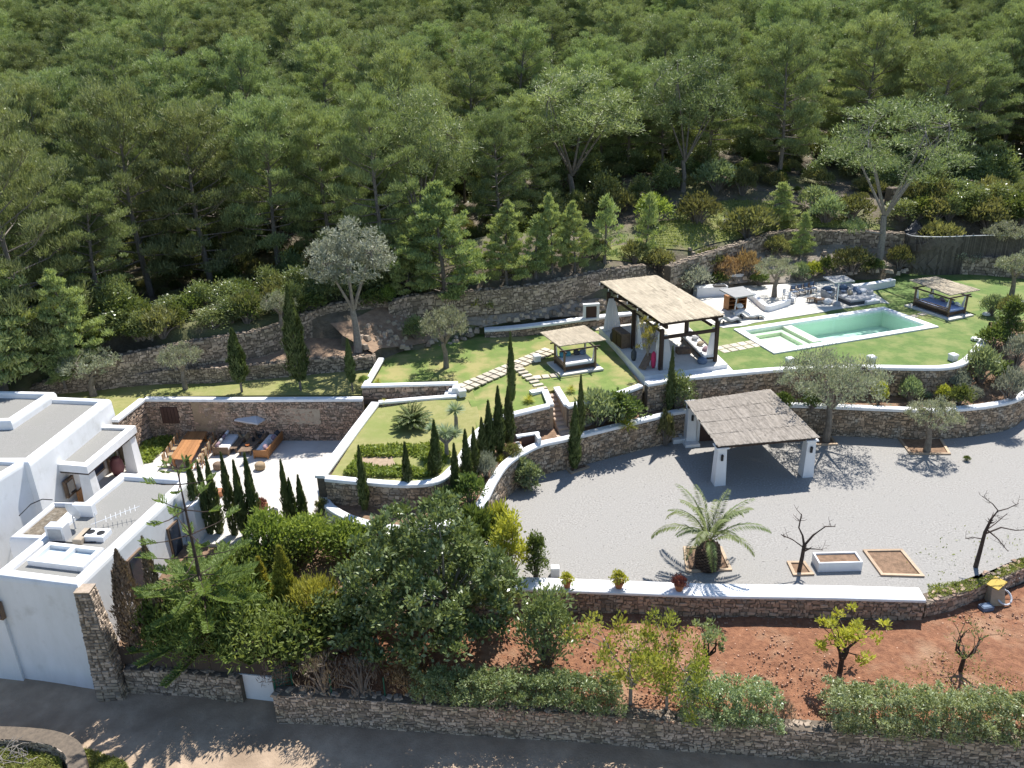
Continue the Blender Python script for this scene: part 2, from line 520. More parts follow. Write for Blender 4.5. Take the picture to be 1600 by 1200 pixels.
    def mesh(self, name, mats, org=(0, 0, 0), smooth=False):
        me = bpy.data.meshes.new(name)
        ox, oy, oz = org
        me.from_pydata([(x-ox, y-oy, z-oz) for x, y, z in self.v], [], self.f)
        for mm in (mats if isinstance(mats, (list, tuple)) else [mats]):
            me.materials.append(mm)
        me.polygons.foreach_set('material_index', self.m)
        a = me.attributes.new('tone', 'FLOAT', 'FACE')
        a.data.foreach_set('value', self.t)
        if smooth:
            me.polygons.foreach_set('use_smooth', [True]*len(self.f))
        me.update()
        return me

    def build(self, name, mats, parent=None, org=None, smooth=False):
        """org None: the parent's location (or the world origin) is taken off the vertices"""
        if parent is not None:
            p, q = parent, Vector((0, 0, 0))
            while p is not None:
                q += p.location
                p = p.parent
            return link(name, self.mesh(name, mats, q, smooth), parent)
        o = org or (0, 0, 0)
        return link(name, self.mesh(name, mats, o, smooth), None, o)


def single(mb, name, mats, label, cat, org=None, group=None, smooth=False):
    if org is None:
        xs = [v[0] for v in mb.v]
        ys = [v[1] for v in mb.v]
        org = ((min(xs)+max(xs))/2, (min(ys)+max(ys))/2, min(v[2] for v in mb.v))
    return meta(mb.build(name, mats, None, org, smooth), label, cat, group)


# ------------------------------------------------------------------ foliage as numpy leaf quads
def leaf_mesh(name, C, D, N, Ln, W, tone, material):
    n = len(C)
    D = D/np.maximum(np.linalg.norm(D, axis=1, keepdims=True), 1e-6)
    V = np.cross(D, N)
    V = V/np.maximum(np.linalg.norm(V, axis=1, keepdims=True), 1e-6)
    U = D*(np.asarray(Ln).reshape(-1, 1)/2)
    V = V*(np.asarray(W).reshape(-1, 1)/2)
    co = np.empty((n, 4, 3), dtype=np.float32)
    co[:, 0] = C-U
    co[:, 1] = C+V-U*0.1
    co[:, 2] = C+U
    co[:, 3] = C-V-U*0.1
    me = bpy.data.meshes.new(name)
    me.vertices.add(n*4)
    me.vertices.foreach_set('co', co.ravel())
    me.loops.add(n*4)
    me.loops.foreach_set('vertex_index', np.arange(n*4, dtype=np.int32))
    me.polygons.add(n)
    me.polygons.foreach_set('loop_start', np.arange(0, n*4, 4, dtype=np.int32))
    me.materials.append(material)
    me.update(calc_edges=True)
    a = me.attributes.new('tone', 'FLOAT', 'FACE')
    a.data.foreach_set('value', np.clip(tone, 0, 1).astype(np.float32))
    return me


class Leaves:
    def __init__(self, seed):
        self.r = np.random.RandomState(seed)
        self.C, self.D, self.N, self.L, self.W, self.T = [], [], [], [], [], []

    def raw(self, C, D, N, Ln, W, T):
        n = len(C)
        self.C.append(np.asarray(C, float))
        self.D.append(np.asarray(D, float))
        self.N.append(np.asarray(N, float))
        self.L.append(np.broadcast_to(Ln, n).astype(float))
        self.W.append(np.broadcast_to(W, n).astype(float))
        self.T.append(np.broadcast_to(T, n).astype(float))

    def puff(self, c, rad, n, Ln, W, up=0.3, shell=0.6, tone=0.5, tv=0.25, jit=0.5, low=-1.0):
        """leaves pointing outwards from the middle of an ellipsoid, mostly near its skin"""
        r = self.r
        d = r.normal(size=(n, 3))
        d /= np.linalg.norm(d, axis=1, keepdims=True)
        d[:, 2] = np.where(d[:, 2] < low, -d[:, 2], d[:, 2])
        q = (shell+(1-shell)*r.rand(n, 1))*(0.55+0.45*r.rand(n, 1)**0.5)
        C = np.asarray(c)+d*q*np.asarray(rad)
        D = d*(1-up)+np.array([0, 0, up])+r.normal(size=(n, 3))*jit*0.5
        N = r.normal(size=(n, 3))+np.array([0, 0, 1.2])
        self.raw(C, D, N, Ln*(0.7+0.6*r.rand(n)), W*(0.7+0.6*r.rand(n)), tone+tv*(r.rand(n)-0.5)*2)

    def mesh(self, name, material):
        return leaf_mesh(name, np.concatenate(self.C), np.concatenate(self.D), np.concatenate(self.N), np.concatenate(self.L),
                         np.concatenate(self.W), np.concatenate(self.T), material)


# ------------------------------------------------------------------ lines, walls, terraces
def smooth_line(P, k=4):
    P = [np.array(p, float) for p in P]
    out = []
    for i in range(len(P)-1):
        p0, p1, p2, p3 = P[max(i-1, 0)], P[i], P[i+1], P[min(i+2, len(P)-1)]
        for j in range(k):
            t = j/k
            out.append(0.5*((2*p1)+(-p0+p2)*t+(2*p0-5*p1+4*p2-p3)*t*t+(-p0+3*p1-3*p2+p3)*t**3))
    out.append(P[-1])
    return [tuple(p) for p in out]


def normals(P):
    """unit normals on the right hand of the direction of travel, mitred"""
    N = []
    n = len(P)
    seg = []
    for i in range(n-1):
        d = np.array([P[i+1][0]-P[i][0], P[i+1][1]-P[i][1]])
        d /= max(np.linalg.norm(d), 1e-6)
        seg.append(np.array([d[1], -d[0]]))
    for i in range(n):
        a = seg[max(i-1, 0)]
        b = seg[min(i, n-2)]
        v = a+b
        L_ = np.linalg.norm(v)
        v = a if L_ < 0.2 else v/L_
        v = v/max(0.45, float(np.dot(v, a)))
        N.append(v)
    return N


def sweep(mb, P, prof, m=0, cap=True):
    """P: points (x, y, z); prof: closed list of (offset to the right, dz)"""
    N = normals(P)
    b = len(mb.v)
    k = len(prof)
    for p, nn in zip(P, N):
        for o, dz in prof:
            mb.v.append((p[0]+nn[0]*o, p[1]+nn[1]*o, p[2]+dz))
    for i in range(len(P)-1):
        for j in range(k):
            j2 = (j+1) % k
            mb.f.append([b+i*k+j, b+i*k+j2, b+(i+1)*k+j2, b+(i+1)*k+j])
            mb.m.append(m)
            mb.t.append(0.5)
    if cap:
        mb.f.append([b+j for j in range(k)][::-1])
        mb.f.append([b+(len(P)-1)*k+j for j in range(k)])
        mb.m += [m, m]
        mb.t += [0.5, 0.5]


def coping_prof(wd, h, over=0.06):
    a, b = over, over-wd
    c = min(0.07, h*0.4)
    return [(a, 0.002), (a, h-c), (a-c*0.4, h-c*0.35), (a-c, h), (b+c, h), (b+c*0.4, h-c*0.35), (b, h-c), (b, 0.002)]


def stone_cells(P, zb, zt, size, rs, maxn=None):
    """yield the corner points of irregular stones laid in broken courses over the right-hand face of a line"""
    N = normals(P)
    s = [0.0]
    for i in range(len(P)-1):
        s.append(s[-1]+math.hypot(P[i+1][0]-P[i][0], P[i+1][1]-P[i][1]))
    S = np.array(s)
    X = np.array([p[0] for p in P])
    Y = np.array([p[1] for p in P])
    NX = np.array([q[0] for q in N])
    NY = np.array([q[1] for q in N])
    ZB = np.array(zb if hasattr(zb, '__len__') else [zb]*len(P), float)
    ZT = np.array(zt if hasattr(zt, '__len__') else [zt]*len(P), float)
    hmax = float(np.max(ZT-ZB))
    rows = []
    h = 0.0
    while h < hmax-0.03:
        dh = size*rs.uniform(0.5, 1.1)
        rows.append((h, min(h+dh, hmax)))
        h += dh

    def pt(ss, t, d):
        x, y = np.interp(ss, S, X), np.interp(ss, S, Y)
        nx, ny = np.interp(ss, S, NX), np.interp(ss, S, NY)
        z0, z1 = np.interp(ss, S, ZB), np.interp(ss, S, ZT)
        return (x+nx*d, y+ny*d, z0+(z1-z0)*t)
    for a, b in rows:
        x = -rs.uniform(0, size)
        while x < S[-1]:
            wd = size*rs.choice((0.6, 0.8, 1.0, 1.3, 1.9))*rs.uniform(0.8, 1.2)
            x0, x1 = max(x, 0.0), min(x+wd, S[-1])
            x += wd
            if x1-x0 < 0.05:
                continue
            g = size*0.06
            j = size*0.10
            sh = rs.uniform(-0.3, 0.3)*size
            gr = rs.uniform(-0.06, 0.12)*size
            sl = rs.uniform(-0.18, 0.18)*size
            q = []
            for (u, v) in ((x0+g, a+g), (x1-g, a+g), (x1-g, b-g), (x0+g, b-g)):
                q.append((u+rs.uniform(-j, j)*1.5, v+sh+(gr if v > (a+b)/2 else -gr)+(sl if u > (x0+x1)/2 else -sl)+rs.uniform(-j, j)*1.5))
            proud = rs.uniform(0.012, 0.05)
            cu, cv = (x0+x1)/2, (a+b)/2
            base = [pt(min(max(u, 0), S[-1]), min(max(v/hmax, 0), 1), -0.01) for u, v in q]
            front = [pt(min(max(cu+(u-cu)*0.86, 0), S[-1]), min(max((cv+(v-cv)*0.8)/hmax, 0), 1), proud*rs.uniform(0.7, 1.2)) for u, v in q]
            yield base, front


def add_stone(mb, base, front, tone):
    mb.add(list(base)+list(front), [(4, 5, 6, 7), (0, 1, 5, 4), (1, 2, 6, 5), (2, 3, 7, 6), (3, 0, 4, 7)], 0, tone)


def stone_wall(name, label, cat, P, zb, thick=0.45, cope=None, stone='stone', size=0.26, seed=1, single_stones=0, copename='coping', rough_top=False, group=None):
    """P = top line of the visible face (x, y, ztop), face on the right hand of travel. The core mesh is the thing."""
    rs = random.Random(seed)
    zb = list(zb) if hasattr(zb, '__len__') else [zb]*len(P)
    mb = MB()
    N = normals(P)
    k = 4
    for p, nn, z in zip(P, N, zb):
        for o, zz in ((0, z-0.4), (0, p[2]), (-thick, p[2]), (-thick, z-0.4)):
            mb.v.append((p[0]+nn[0]*o, p[1]+nn[1]*o, zz))
    for i in range(len(P)-1):
        for j in range(k):
            j2 = (j+1) % k
            mb.f.append([i*k+j, (i+1)*k+j, (i+1)*k+j2, i*k+j2])
            mb.m.append(0)
            mb.t.append(0.5)
    mb.f.append([0, 1, 2, 3])
    mb.f.append([(len(P)-1)*k+j for j in range(k)][::-1])
    mb.m += [0, 0]
    mb.t += [0.5, 0.5]
    root = single(mb, name, M['mortar'], label, cat, group=group)
    cells = list(stone_cells(P, zb, [p[2] for p in P], size, rs))
    if single_stones and len(cells) > single_stones:
        cells.sort(key=lambda c: -ppm(c[1][0])*math.dist(c[1][0], c[1][2]))
    for base, front in cells[:single_stones]:
        s = MB()
        add_stone(s, base, front, rs.random())
        s.build('stone', M[stone], root)
    rest = cells[single_stones:]
    if rest:
        s = MB()
        for base, front in rest:
            add_stone(s, base, front, rs.random())
        if rough_top:
            for i in range(len(P)-1):
                ln = math.hypot(P[i+1][0]-P[i][0], P[i+1][1]-P[i][1])
                for q in range(int(ln/0.28)*2):
                    t = rs.random()
                    o = -rs.uniform(0.05, thick-0.05)
                    s.box((P[i][0]+(P[i+1][0]-P[i][0])*t+N[i][0]*o, P[i][1]+(P[i+1][1]-P[i][1])*t+N[i][1]*o, P[i][2]+(P[i+1][2]-P[i][2])*t-0.05),
                          (rs.uniform(0.16, 0.36), rs.uniform(0.15, 0.3), rs.uniform(0.07, 0.15)), rs.random()*3, 0, rs.random()*0.6, 0.75)
        o = s.build('stones', M[stone], root)
        o['kind'] = 'stuff'
    if cope:
        c = MB()
        sweep(c, P, coping_prof(*cope))
        c.build(copename, M['cope'], root)
    return root


def surface(name, poly, mats, kind='structure', cell=0.8, skirt=None, bumpz=0.0, seed=0, ms=None, dz=0.0, follow=None):
    """a terrace top cut to a polygon of (x, y, z), gridded so that it can follow the heights of its corners"""
    bm = bmesh.new()
    vs = [bm.verts.new((p[0], p[1], 0)) for p in poly]
    f = bm.faces.new(vs)
    f.normal_update()
    if f.normal.z < 0:
        f.normal_flip()
    xs = [p[0] for p in poly]
    ys = [p[1] for p in poly]
    for ax, lo, hi in ((0, min(xs), max(xs)), (1, min(ys), max(ys))):
        n = int((hi-lo)/cell)
        for i in range(1, n+1):
            c = [0, 0, 0]
            c[ax] = lo+(hi-lo)*i/(n+1)
            d = [0, 0, 0]
            d[ax] = 1
            bmesh.ops.bisect_plane(bm, geom=bm.verts[:]+bm.edges[:]+bm.faces[:], plane_co=c, plane_no=d)
    C = np.array([(v.co.x, v.co.y) for v in bm.verts])
    Q = np.array([(p[0], p[1]) for p in poly])
    Z = np.array([p[2] for p in poly])
    D2 = ((C[:, None, :]-Q[None])**2).sum(2)+1e-4
    Wt = 1/D2**1.3
    z = (Wt*Z).sum(1)/Wt.sum(1)+dz
    if follow is not None:
        z = follow(C[:, 0], C[:, 1])+dz
    r = np.random.RandomState(seed)
    ph = r.rand(6)*6.28
    bz = bumpz*(np.sin(C[:, 0]*0.9+ph[0])*np.cos(C[:, 1]*0.8+ph[1])+0.6*np.sin(C[:, 0]*2.3+ph[2]+C[:, 1])*np.cos(C[:, 1]*2.1+ph[3])+0.5*(r.rand(len(C))-0.5))
    edge = np.array([v.is_boundary for v in bm.verts])
    z = z+np.where(edge, 0, bz)
    for v, zz in zip(bm.verts, z):
        v.co.z = zz
    if skirt is not None:
        be = [e for e in bm.edges if e.is_boundary]
        ex = bmesh.ops.extrude_edge_only(bm, edges=be)
        for g in ex['geom']:
            if isinstance(g, bmesh.types.BMVert):
                g.co.z = skirt
        for g in ex['geom']:
            if isinstance(g, bmesh.types.BMFace):
                g.material_index = 1 if ms else 0
    me = bpy.data.meshes.new(name)
    bm.to_mesh(me)
    bm.free()
    me.materials.append(mats)
    if ms:
        me.materials.append(ms)
    o = link(name, me)
    o['kind'] = kind
    return o


# ================================================================== GROUND AND HILL
def interp_line(P, n):
    S = [0.0]
    for i in range(len(P)-1):
        S.append(S[-1]+math.hypot(P[i+1][0]-P[i][0], P[i+1][1]-P[i][1]))
    q = np.linspace(0, S[-1], n)
    return [tuple(float(np.interp(t, S, [p[k] for p in P])) for k in range(3)) for t in q]


BACK = pts(3.1, (-150, 618), (0, 614), (150, 607), (581, 578), (592, 558, 3.5), (690, 536, 3.6), (755, 520, 3.6), (985, 494, 3.6), (1060, 492, 3.8), (1085, 455, 3.8),
           (1180, 446, 3.8), (1290, 438, 3.8), (1400, 434, 3.8), (1440, 412, 3.8), (1490, 424, 3.8), (1700, 424, 3.8))
UPW = pts(4.5, (41, 610, 3.2), (176, 575, 4.0), (337, 561, 4.4), (450, 540, 4.8), (505, 522, 5.0))
BACK = [p for p in BACK if p[0] < UPW[0][0]-1 or p[0] > UPW[-1][0]+0.5]+[(p[0], p[1]+0.6, p[2]) for p in UPW]
BACK.sort()
BX, BY = [p[0] for p in BACK], [p[1] for p in BACK]

PROF_Y = [-400, 30, 46, 58, 66, 79, 92, 120, 150, 220, 300, 420, 600, 900]
PROF_Z = [-2.7, -2.7, 0.0, 3.4, 4.8, 6.4, 9.0, 13.4, 17.2, 26.0, 38.0, 60.0, 110.0, 190.0]
CTRL = [at(*p) for p in (
    (176, 556, 5.5), (337, 522, 6.1), (420, 505, 6.4), (500, 470, 6.9), (562, 543, 4.7), (615, 525, 4.7), (655, 500, 5.0), (700, 503, 4.7), (600, 470, 6.4),
    (600, 430, 7.3), (640, 552, 3.55), (520, 535, 4.9), (740, 510, 4.3), (840, 490, 4.7), (930, 478, 4.7), (700, 440, 7.4), (840, 428, 7.5), (930, 405, 7.8), (1040, 455, 5.2),
    (1075, 442, 4.6), (1150, 425, 4.9), (1240, 398, 5.4), (1300, 410, 4.9), (1240, 350, 7.7), (1100, 342, 8.0), (1180, 330, 8.4), (1030, 370, 7.9), (1100, 380, 7.6),
    (1372, 412, 5.0), (1440, 412, 4.5), (1520, 398, 5.3), (1560, 368, 6.9), (893, 318, 9.0), (1067, 300, 9.6), (1215, 285, 10.0), (1300, 330, 8.3), (1400, 345, 7.8), (1500, 320, 8.8),
    (1090, 452, 4.0), (1300, 432, 4.1), (1400, 431, 4.0), (1560, 427, 4.0), (0, 590, 4.2), (60, 590, 4.3), (-150, 600, 4.0), (150, 500, 6.4), (0, 480, 6.4))]
CTRL += [(46, 56, 2.6), (50, 64, 3.8), (48, 48, 0.4), (50, 38, -0.3), (-36, 44, 0.5), (-38, 38, -1.5), (52, 72, 4.2), (-40, 52, 3.6)]
CX = np.array([(p[0], p[1]) for p in CTRL])
CZ = np.array([p[2] for p in CTRL])-np.interp(CX[:, 1], PROF_Y, PROF_Z)
SIG = 5.5
KM = np.exp(-((CX[:, None]-CX[None])**2).sum(2)/(2*SIG**2))+np.eye(len(CX))*0.06
KW = np.linalg.solve(KM, CZ)


def hill_z(x, y):
    x = np.atleast_1d(np.asarray(x, float))
    y = np.atleast_1d(np.asarray(y, float))
    k = np.exp(-((x[:, None]-CX[None, :, 0])**2+(y[:, None]-CX[None, :, 1])**2)/(2*SIG**2))
    z = np.interp(y, PROF_Y, PROF_Z)+k.dot(KW)
    amp = np.clip((y-55)/40, 0, 1)
    z = z+amp*(0.35*np.sin(x*0.21+1.3)*np.cos(y*0.17)+0.18*np.sin(x*0.62+y*0.4)+2.2*np.clip((y-110)/150, 0, 1)*np.sin(x*0.035+0.8)*np.cos(y*0.02))
    return z


def hz(x, y):
    return float(hill_z(x, y)[0])


def ground_at(px, py, z=6.0):
    d = ray(px, py)
    t = np.arange(42.0, 300.0, 0.35)/d[1]
    x, y, zz_ = d[0]*t, d[1]*t, CAMZ+d[2]*t
    ok = (hill_z(x, y) >= zz_) & (y > np.interp(x, BX, BY)-0.6)
    i = int(np.argmax(ok)) if ok.any() else len(t)-1
    return (float(x[i]), float(y[i]), hz(x[i], y[i]))


gx = np.concatenate([np.linspace(-420, -72, 30), np.linspace(-70, 75, 130), np.linspace(78, 420, 30)])
gy = np.concatenate([np.linspace(20, 110, 84), np.linspace(112, 200, 30), np.linspace(206, 900, 50)])
GX, GY = np.meshgrid(gx, gy)
HZ = hill_z(GX.ravel(), GY.ravel()).reshape(GX.shape)
inside = (GY < np.interp(GX, BX, BY)-0.4) & (GX > -33) & (GX < 47)
HZ = np.where(inside, -3.1, HZ)
nyy, nxx = GX.shape
me = bpy.data.meshes.new('hillside')
idx = np.arange(nyy*nxx).reshape(nyy, nxx)
fc = np.stack([idx[:-1, :-1], idx[:-1, 1:], idx[1:, 1:], idx[1:, :-1]], -1).reshape(-1, 4)
me.from_pydata(np.stack([GX.ravel(), GY.ravel(), HZ.ravel()], 1).tolist(), [], fc.tolist())
me.materials.append(M['wild'])
me.polygons.foreach_set('use_smooth', [True]*len(me.polygons))
link('hillside', me)['kind'] = 'structure'

g = MB()
g.add([(-420, -300, -2.72), (420, -300, -2.72), (420, 40, -2.72), (-420, 40, -2.72)], [(0, 1, 2, 3)])
g.build('ground', M['wild'])['kind'] = 'structure'
road = surface('road', [(-60, 21.0, -2.66), (60, 18.0, -2.66), (60, 27.5, -2.66), (-8, 32.5, -2.66), (-60, 37.5, -2.66)], M['dirt'], cell=1.2, bumpz=0.025, seed=4)

# ================================================================== TERRACES
LW = smooth_line(pts(2.0, (497, 768, 1.55), (506, 792, 1.6), (535, 812, 1.65), (580, 826, 1.7), (640, 833, 1.8), (700, 824, 1.9), (730, 811, 1.95), (757, 790), (774, 758), (793, 730), (820, 711),
                     (848, 698), (885, 690), (970, 669), (1020, 657), (1070, 646))+[(14.5, 50.75, 2.0), (18.2, 51.15, 2.0)] +
                 pts(2.0, (1250, 637), (1350, 641), (1450, 645), (1495, 643), (1550, 637), (1597, 624))+[(38.5, 55.2, 2.0), (43.5, 60.0, 2.0)], 4)
LW_I = [p for p in LW]
yard_edge = [(p[0], p[1]+0.25, 0.0) for p in LW if p[0] > -3.0 and p[1] > 37.5]
yard = surface('gravel_yard', [at(690, 912, 0), (-3.4, 38.0, 0)]+yard_edge+[(49, 60, 0), (49, 36, 0), at(1605, 884, 0), at(1520, 908, 0), at(1443, 934, 0)], M['gravel'], cell=2.0, skirt=-2.9, ms=M['mortar'])

UW_A = smooth_line(pts(3.0, (508, 752, 2.95), (560, 757, 2.95), (635, 762, 2.97), (685, 756, 3.0), (710, 738, 3.03), (727, 716, 3.08), (742, 690, 3.12), (759, 672, 3.18), (785, 657, 3.28),
                       (830, 645, 3.4), (859, 638, 3.48)), 4)
UW_B = smooth_line(pts(3.5, (888, 639, 3.5), (925, 630, 3.5), (965, 620, 3.52), (1004, 606, 3.55)), 3)
UW_C = smooth_line(pts(3.85, (1012, 604), (1080, 594), (1140, 588), (1210, 582), (1290, 578), (1370, 578), (1440, 579), (1480, 578), (1508, 571), (1527, 555), (1543, 534)), 4)
UW = UW_A+UW_B+UW_C
nb = 60
la, lb = interp_line(LW, nb), interp_line(UW+[(42, 62, 3.8)], nb)
mb = MB()
vv = []
for i in range(nb):
    a, b = la[i], lb[i]
    za = a[2]-0.12
    zb_ = min(a[2]-0.05, 1.95)
    for t in (0.0, 0.33, 0.66, 1.0):
        vv.append((a[0]+(b[0]-a[0])*t, a[1]+0.1+(b[1]+0.4-a[1])*t, za+(zb_-za)*t+(0.05*math.sin(i*1.7+t*5) if 0 < t < 1 else 0)))
mb.add(vv, [(i*4+j, (i+1)*4+j, (i+1)*4+j+1, i*4+j+1) for i in range(nb-1) for j in range(3)])
mb.build('planting_bed', M['bed'])['kind'] = 'structure'

surface('patio', pts(0.3, (150, 668), (186, 662), (225, 667), (552, 680), (590, 640), (560, 720), (502, 790), (472, 850), (300, 850), (235, 850))+[(-22, 43, 0.3), (-29, 46, 0.3)], M['patio'], cell=2.0, skirt=-2.9)
surface('planting_bed', pts(-1, (185, 1022), (450, 1050), (700, 935, -0.8))+[(-3.0, 35.3, -0.75), (-2.4, 38.3, -0.2), (-6.0, 38.0, 0.1), (-10.5, 40.0, 0.2)]+pts(0.2, (472, 850), (300, 850), (235, 850))+[(-18.6, 41, 0.0), (-19.9, 32.0, -1.0)],
        M['bed'], cell=1.0, bumpz=0.06, seed=3, skirt=-2.9, dz=-0.02)

lawn_left = surface('lawn', pts(3.1, (-60, 640), (183, 655), (226, 619), (566, 617), (592, 575, 3.2), (581, 570, 3.2), (450, 583), (262, 594), (100, 610), (-60, 622)), M['grassd'], cell=1.2, bumpz=0.02, seed=8, skirt=-2.9)
cycas_poly = [(p[0]+0.1, p[1]+0.25, p[2]-0.06) for p in UW_A if p[0] < -2.0]
cycas_top = pts(3.0, (748, 645, 3.2), (738, 606, 3.3), (712, 620, 3.08), (590, 632, 2.9))
surface('lawn', cycas_poly+cycas_top, M['grassd'], cell=0.8, bumpz=0.02, seed=9, skirt=0.0)
mid_front = [(p[0], p[1]+0.25, p[2]-0.05) for p in UW_A if p[0] >= -2.3]
surface('lawn', mid_front+pts(3.48, (852, 613), (870, 608))+[(p[0], p[1]+0.25, 3.47) for p in UW_B]+pts(3.5, (940, 514), (985, 488, 3.6), (755, 512, 3.6), (690, 530, 3.6), (640, 545, 3.55), (586, 560, 3.5), (567, 604, 3.5), (716, 603, 3.35), (728, 618, 3.08), (742, 650, 3.06)),
        M['grass'], cell=0.8, bumpz=0.03, seed=10, skirt=0.0)
PA, PB, PC, PD = pts(3.8, (1146, 515), (1381, 480), (1467, 511), (1209, 553))
gA = pts(3.75, (1137, 569))+[(p[0], p[1], 3.75) for p in (PA, PD, PC)]+pts(3.75, (1545, 503))+[(p[0]-0.05, p[1]+0.3, 3.75) for p in UW_C[::-1] if p[0] > 15.0]
surface('lawn', gA, M['grassp'], cell=0.8, bumpz=0.015, seed=11, skirt=0.5, ms=M['mortar'])
gB = pts(3.75, (1055, 490), (1137, 569))+[(p[0], p[1], 3.75) for p in (PA, PB, PC)]+pts(3.75, (1545, 503), (1600, 505), (1800, 480), (1800, 415), (1640, 412), (1490, 415), (1430, 402), (1400, 425), (1290, 432), (1180, 440), (1080, 446))
surface('lawn', gB, M['grassp'], cell=0.9, bumpz=0.015, seed=12, skirt=0.5, ms=M['mortar'])
soil_r = surface('planting_bed', pts(3.7, (1500, 575, 2.6), (1530, 560, 3.0), (1545, 534, 3.8), (1548, 505, 3.8), (1600, 500, 3.75), (1760, 500, 3.4))+[(46, 60, 2.2), (38.5, 55.4, 1.95)]+pts(1.95, (1560, 632), (1500, 636)), M['bed'], cell=0.8, bumpz=0.08, seed=13, dz=0.03)

FW = pts(0.3, (786, 922), (1100, 934), (1300, 937), (1446, 941))
fy = [(p[0], p[1]+0.3, -0.8) for p in FW]
field = surface('soil_field', [at(640, 960, -0.8)]+[at(740, 955, -0.8)]+fy+pts(-0.85, (1530, 938), (1600, 912))+[(34, 34, -0.85), (44, 34, -0.9), (44, 25.5, -1.1)] +
                pts(-1.12, (1600, 1150), (1300, 1134), (1100, 1122), (800, 1098), (500, 1080), (430, 1076)), M['red'], cell=0.4, bumpz=0.06, seed=14, skirt=-2.9)
# loose clods and small stones on the red field
cl = MB()
for i in range(3400):
    px, py = rnd.uniform(760, 1600), rnd.uniform(960, 1125)
    x, y, z = at(px, py, -0.93)
    s = rnd.choice((0.03, 0.04, 0.05, 0.06, 0.09))
    zz = -0.8-0.3*np.clip((33-y)/7.0, 0, 1)
    cl.box((x, y, zz-0.03), (s*rnd.uniform(0.8, 1.5), s, s*0.8), rnd.random()*3, 0, rnd.random(), 0.6)
cl.build('gravel', M['clod'])['kind'] = 'stuff'
gs = MB()
for i in range(1400):
    px, py = rnd.uniform(820, 1600), rnd.uniform(690, 920)
    x, y, z = at(px, py, 0)
    if y > 49.5 or (x < 3 and y > 45):
        continue
    s = rnd.choice((0.02, 0.03, 0.035, 0.05))
    gs.box((x, y, -0.01), (s*1.3, s, s*0.7), rnd.random()*3, 0, rnd.random(), 0.6)
gs.build('gravel', mat('loose_pebbles', (0.50, 0.47, 0.43), (0.42, 0.39, 0.355), 3, 0.95, tone=0.15))['kind'] = 'stuff'


# ================================================================== STONE WALLS
stone_wall('stone_wall', 'long tan stone wall with white coping curving round the grey gravel yard', 'wall', LW, [0.0 if p[0] > -2.6 else 0.0 for p in LW], 0.5, (0.55, 0.2), 'stone', 0.21, 21)
stone_wall('stone_wall', 'stone wall with curved white coping in front of the lawn with the cycad', 'wall', UW_A, [p[2]-2.0 if p[0] < -2 else p[2]-1.75 for p in UW_A], 0.45, (0.52, 0.2), 'stone', 0.21, 22)
stone_wall('stone_wall', 'short stone wall with white coping behind the white flowered oleander', 'wall', UW_B, 1.75, 0.45, (0.52, 0.2), 'stone', 0.21, 23)
stone_wall('stone_wall', 'stone wall with white coping and lantern cubes along the front of the pool lawn', 'wall', UW_C, 1.75, 0.45, (0.6, 0.2), 'stone', 0.21, 24)
# plastered white end of the curved wall, by the patio
e = MB()
q = [p for p in LW[:9]]
sweep(e, q, [(0.045, -0.1), (0.045, -2.4), (0.0, -2.4), (0.0, -0.1)])
single(e, 'wall_end', M['white'], 'white plastered end of the curved wall beside the patio cypresses', 'wall end')

stone_wall('stone_wall', 'low brown stone wall with broad white top where three flower pots stand', 'wall', FW, -0.9, 1.0, (1.05, 0.14, 0.05), 'stonep', 0.2, 25)
stone_wall('stone_wall', 'short lower stretch of stone wall with white top under the big glossy tree', 'wall', pts(0.0, (640, 936), (704, 940), (786, 948)), -0.9, 0.8, (0.85, 0.12), 'stonep', 0.2, 26)
stone_wall('stone_wall', 'rough weedy stone bank wall beside the yellow board and bare tree', 'wall', pts(0.0, (1447, 944, 0.02), (1490, 932), (1530, 916), (1570, 902), (1610, 884))+[(40, 36.5, 0.0)], -0.95, 0.7, None, 'stonep', 0.2, 27, rough_top=True)
RW = smooth_line(pts(-1.05, (426, 1087), (500, 1089), (650, 1100), (800, 1109), (950, 1119), (1100, 1131), (1300, 1144), (1450, 1152), (1610, 1162))+[(34, 24.5, -1.05)], 3)
stone_wall('dry_stone_wall', 'long grey dry stone wall beside the dirt road below the hedges', 'wall', RW, -2.7, 0.6, None, 'stoneg', 0.19, 28, single_stones=290, rough_top=True)
stone_wall('dry_stone_wall', 'low stone wall under the brown screen beside the shaded road', 'wall', pts(-1.25, (192, 1046), (280, 1051), (374, 1061)), -2.7, 0.55, None, 'stoneg', 0.2, 29, rough_top=True)
stone_wall('dry_stone_wall', 'low curved stone wall at the bottom left corner beside the road', 'wall', smooth_line([(-24.5, 24.0, -1.8), (-23.4, 22.5, -1.8)][:0]+pts(-1.7, (106, 1215), (104, 1185), (88, 1168), (50, 1158), (-20, 1154), (-80, 1156))[::-1], 3), -2.7, 0.7, None, 'stoneg', 0.2, 30, rough_top=False)

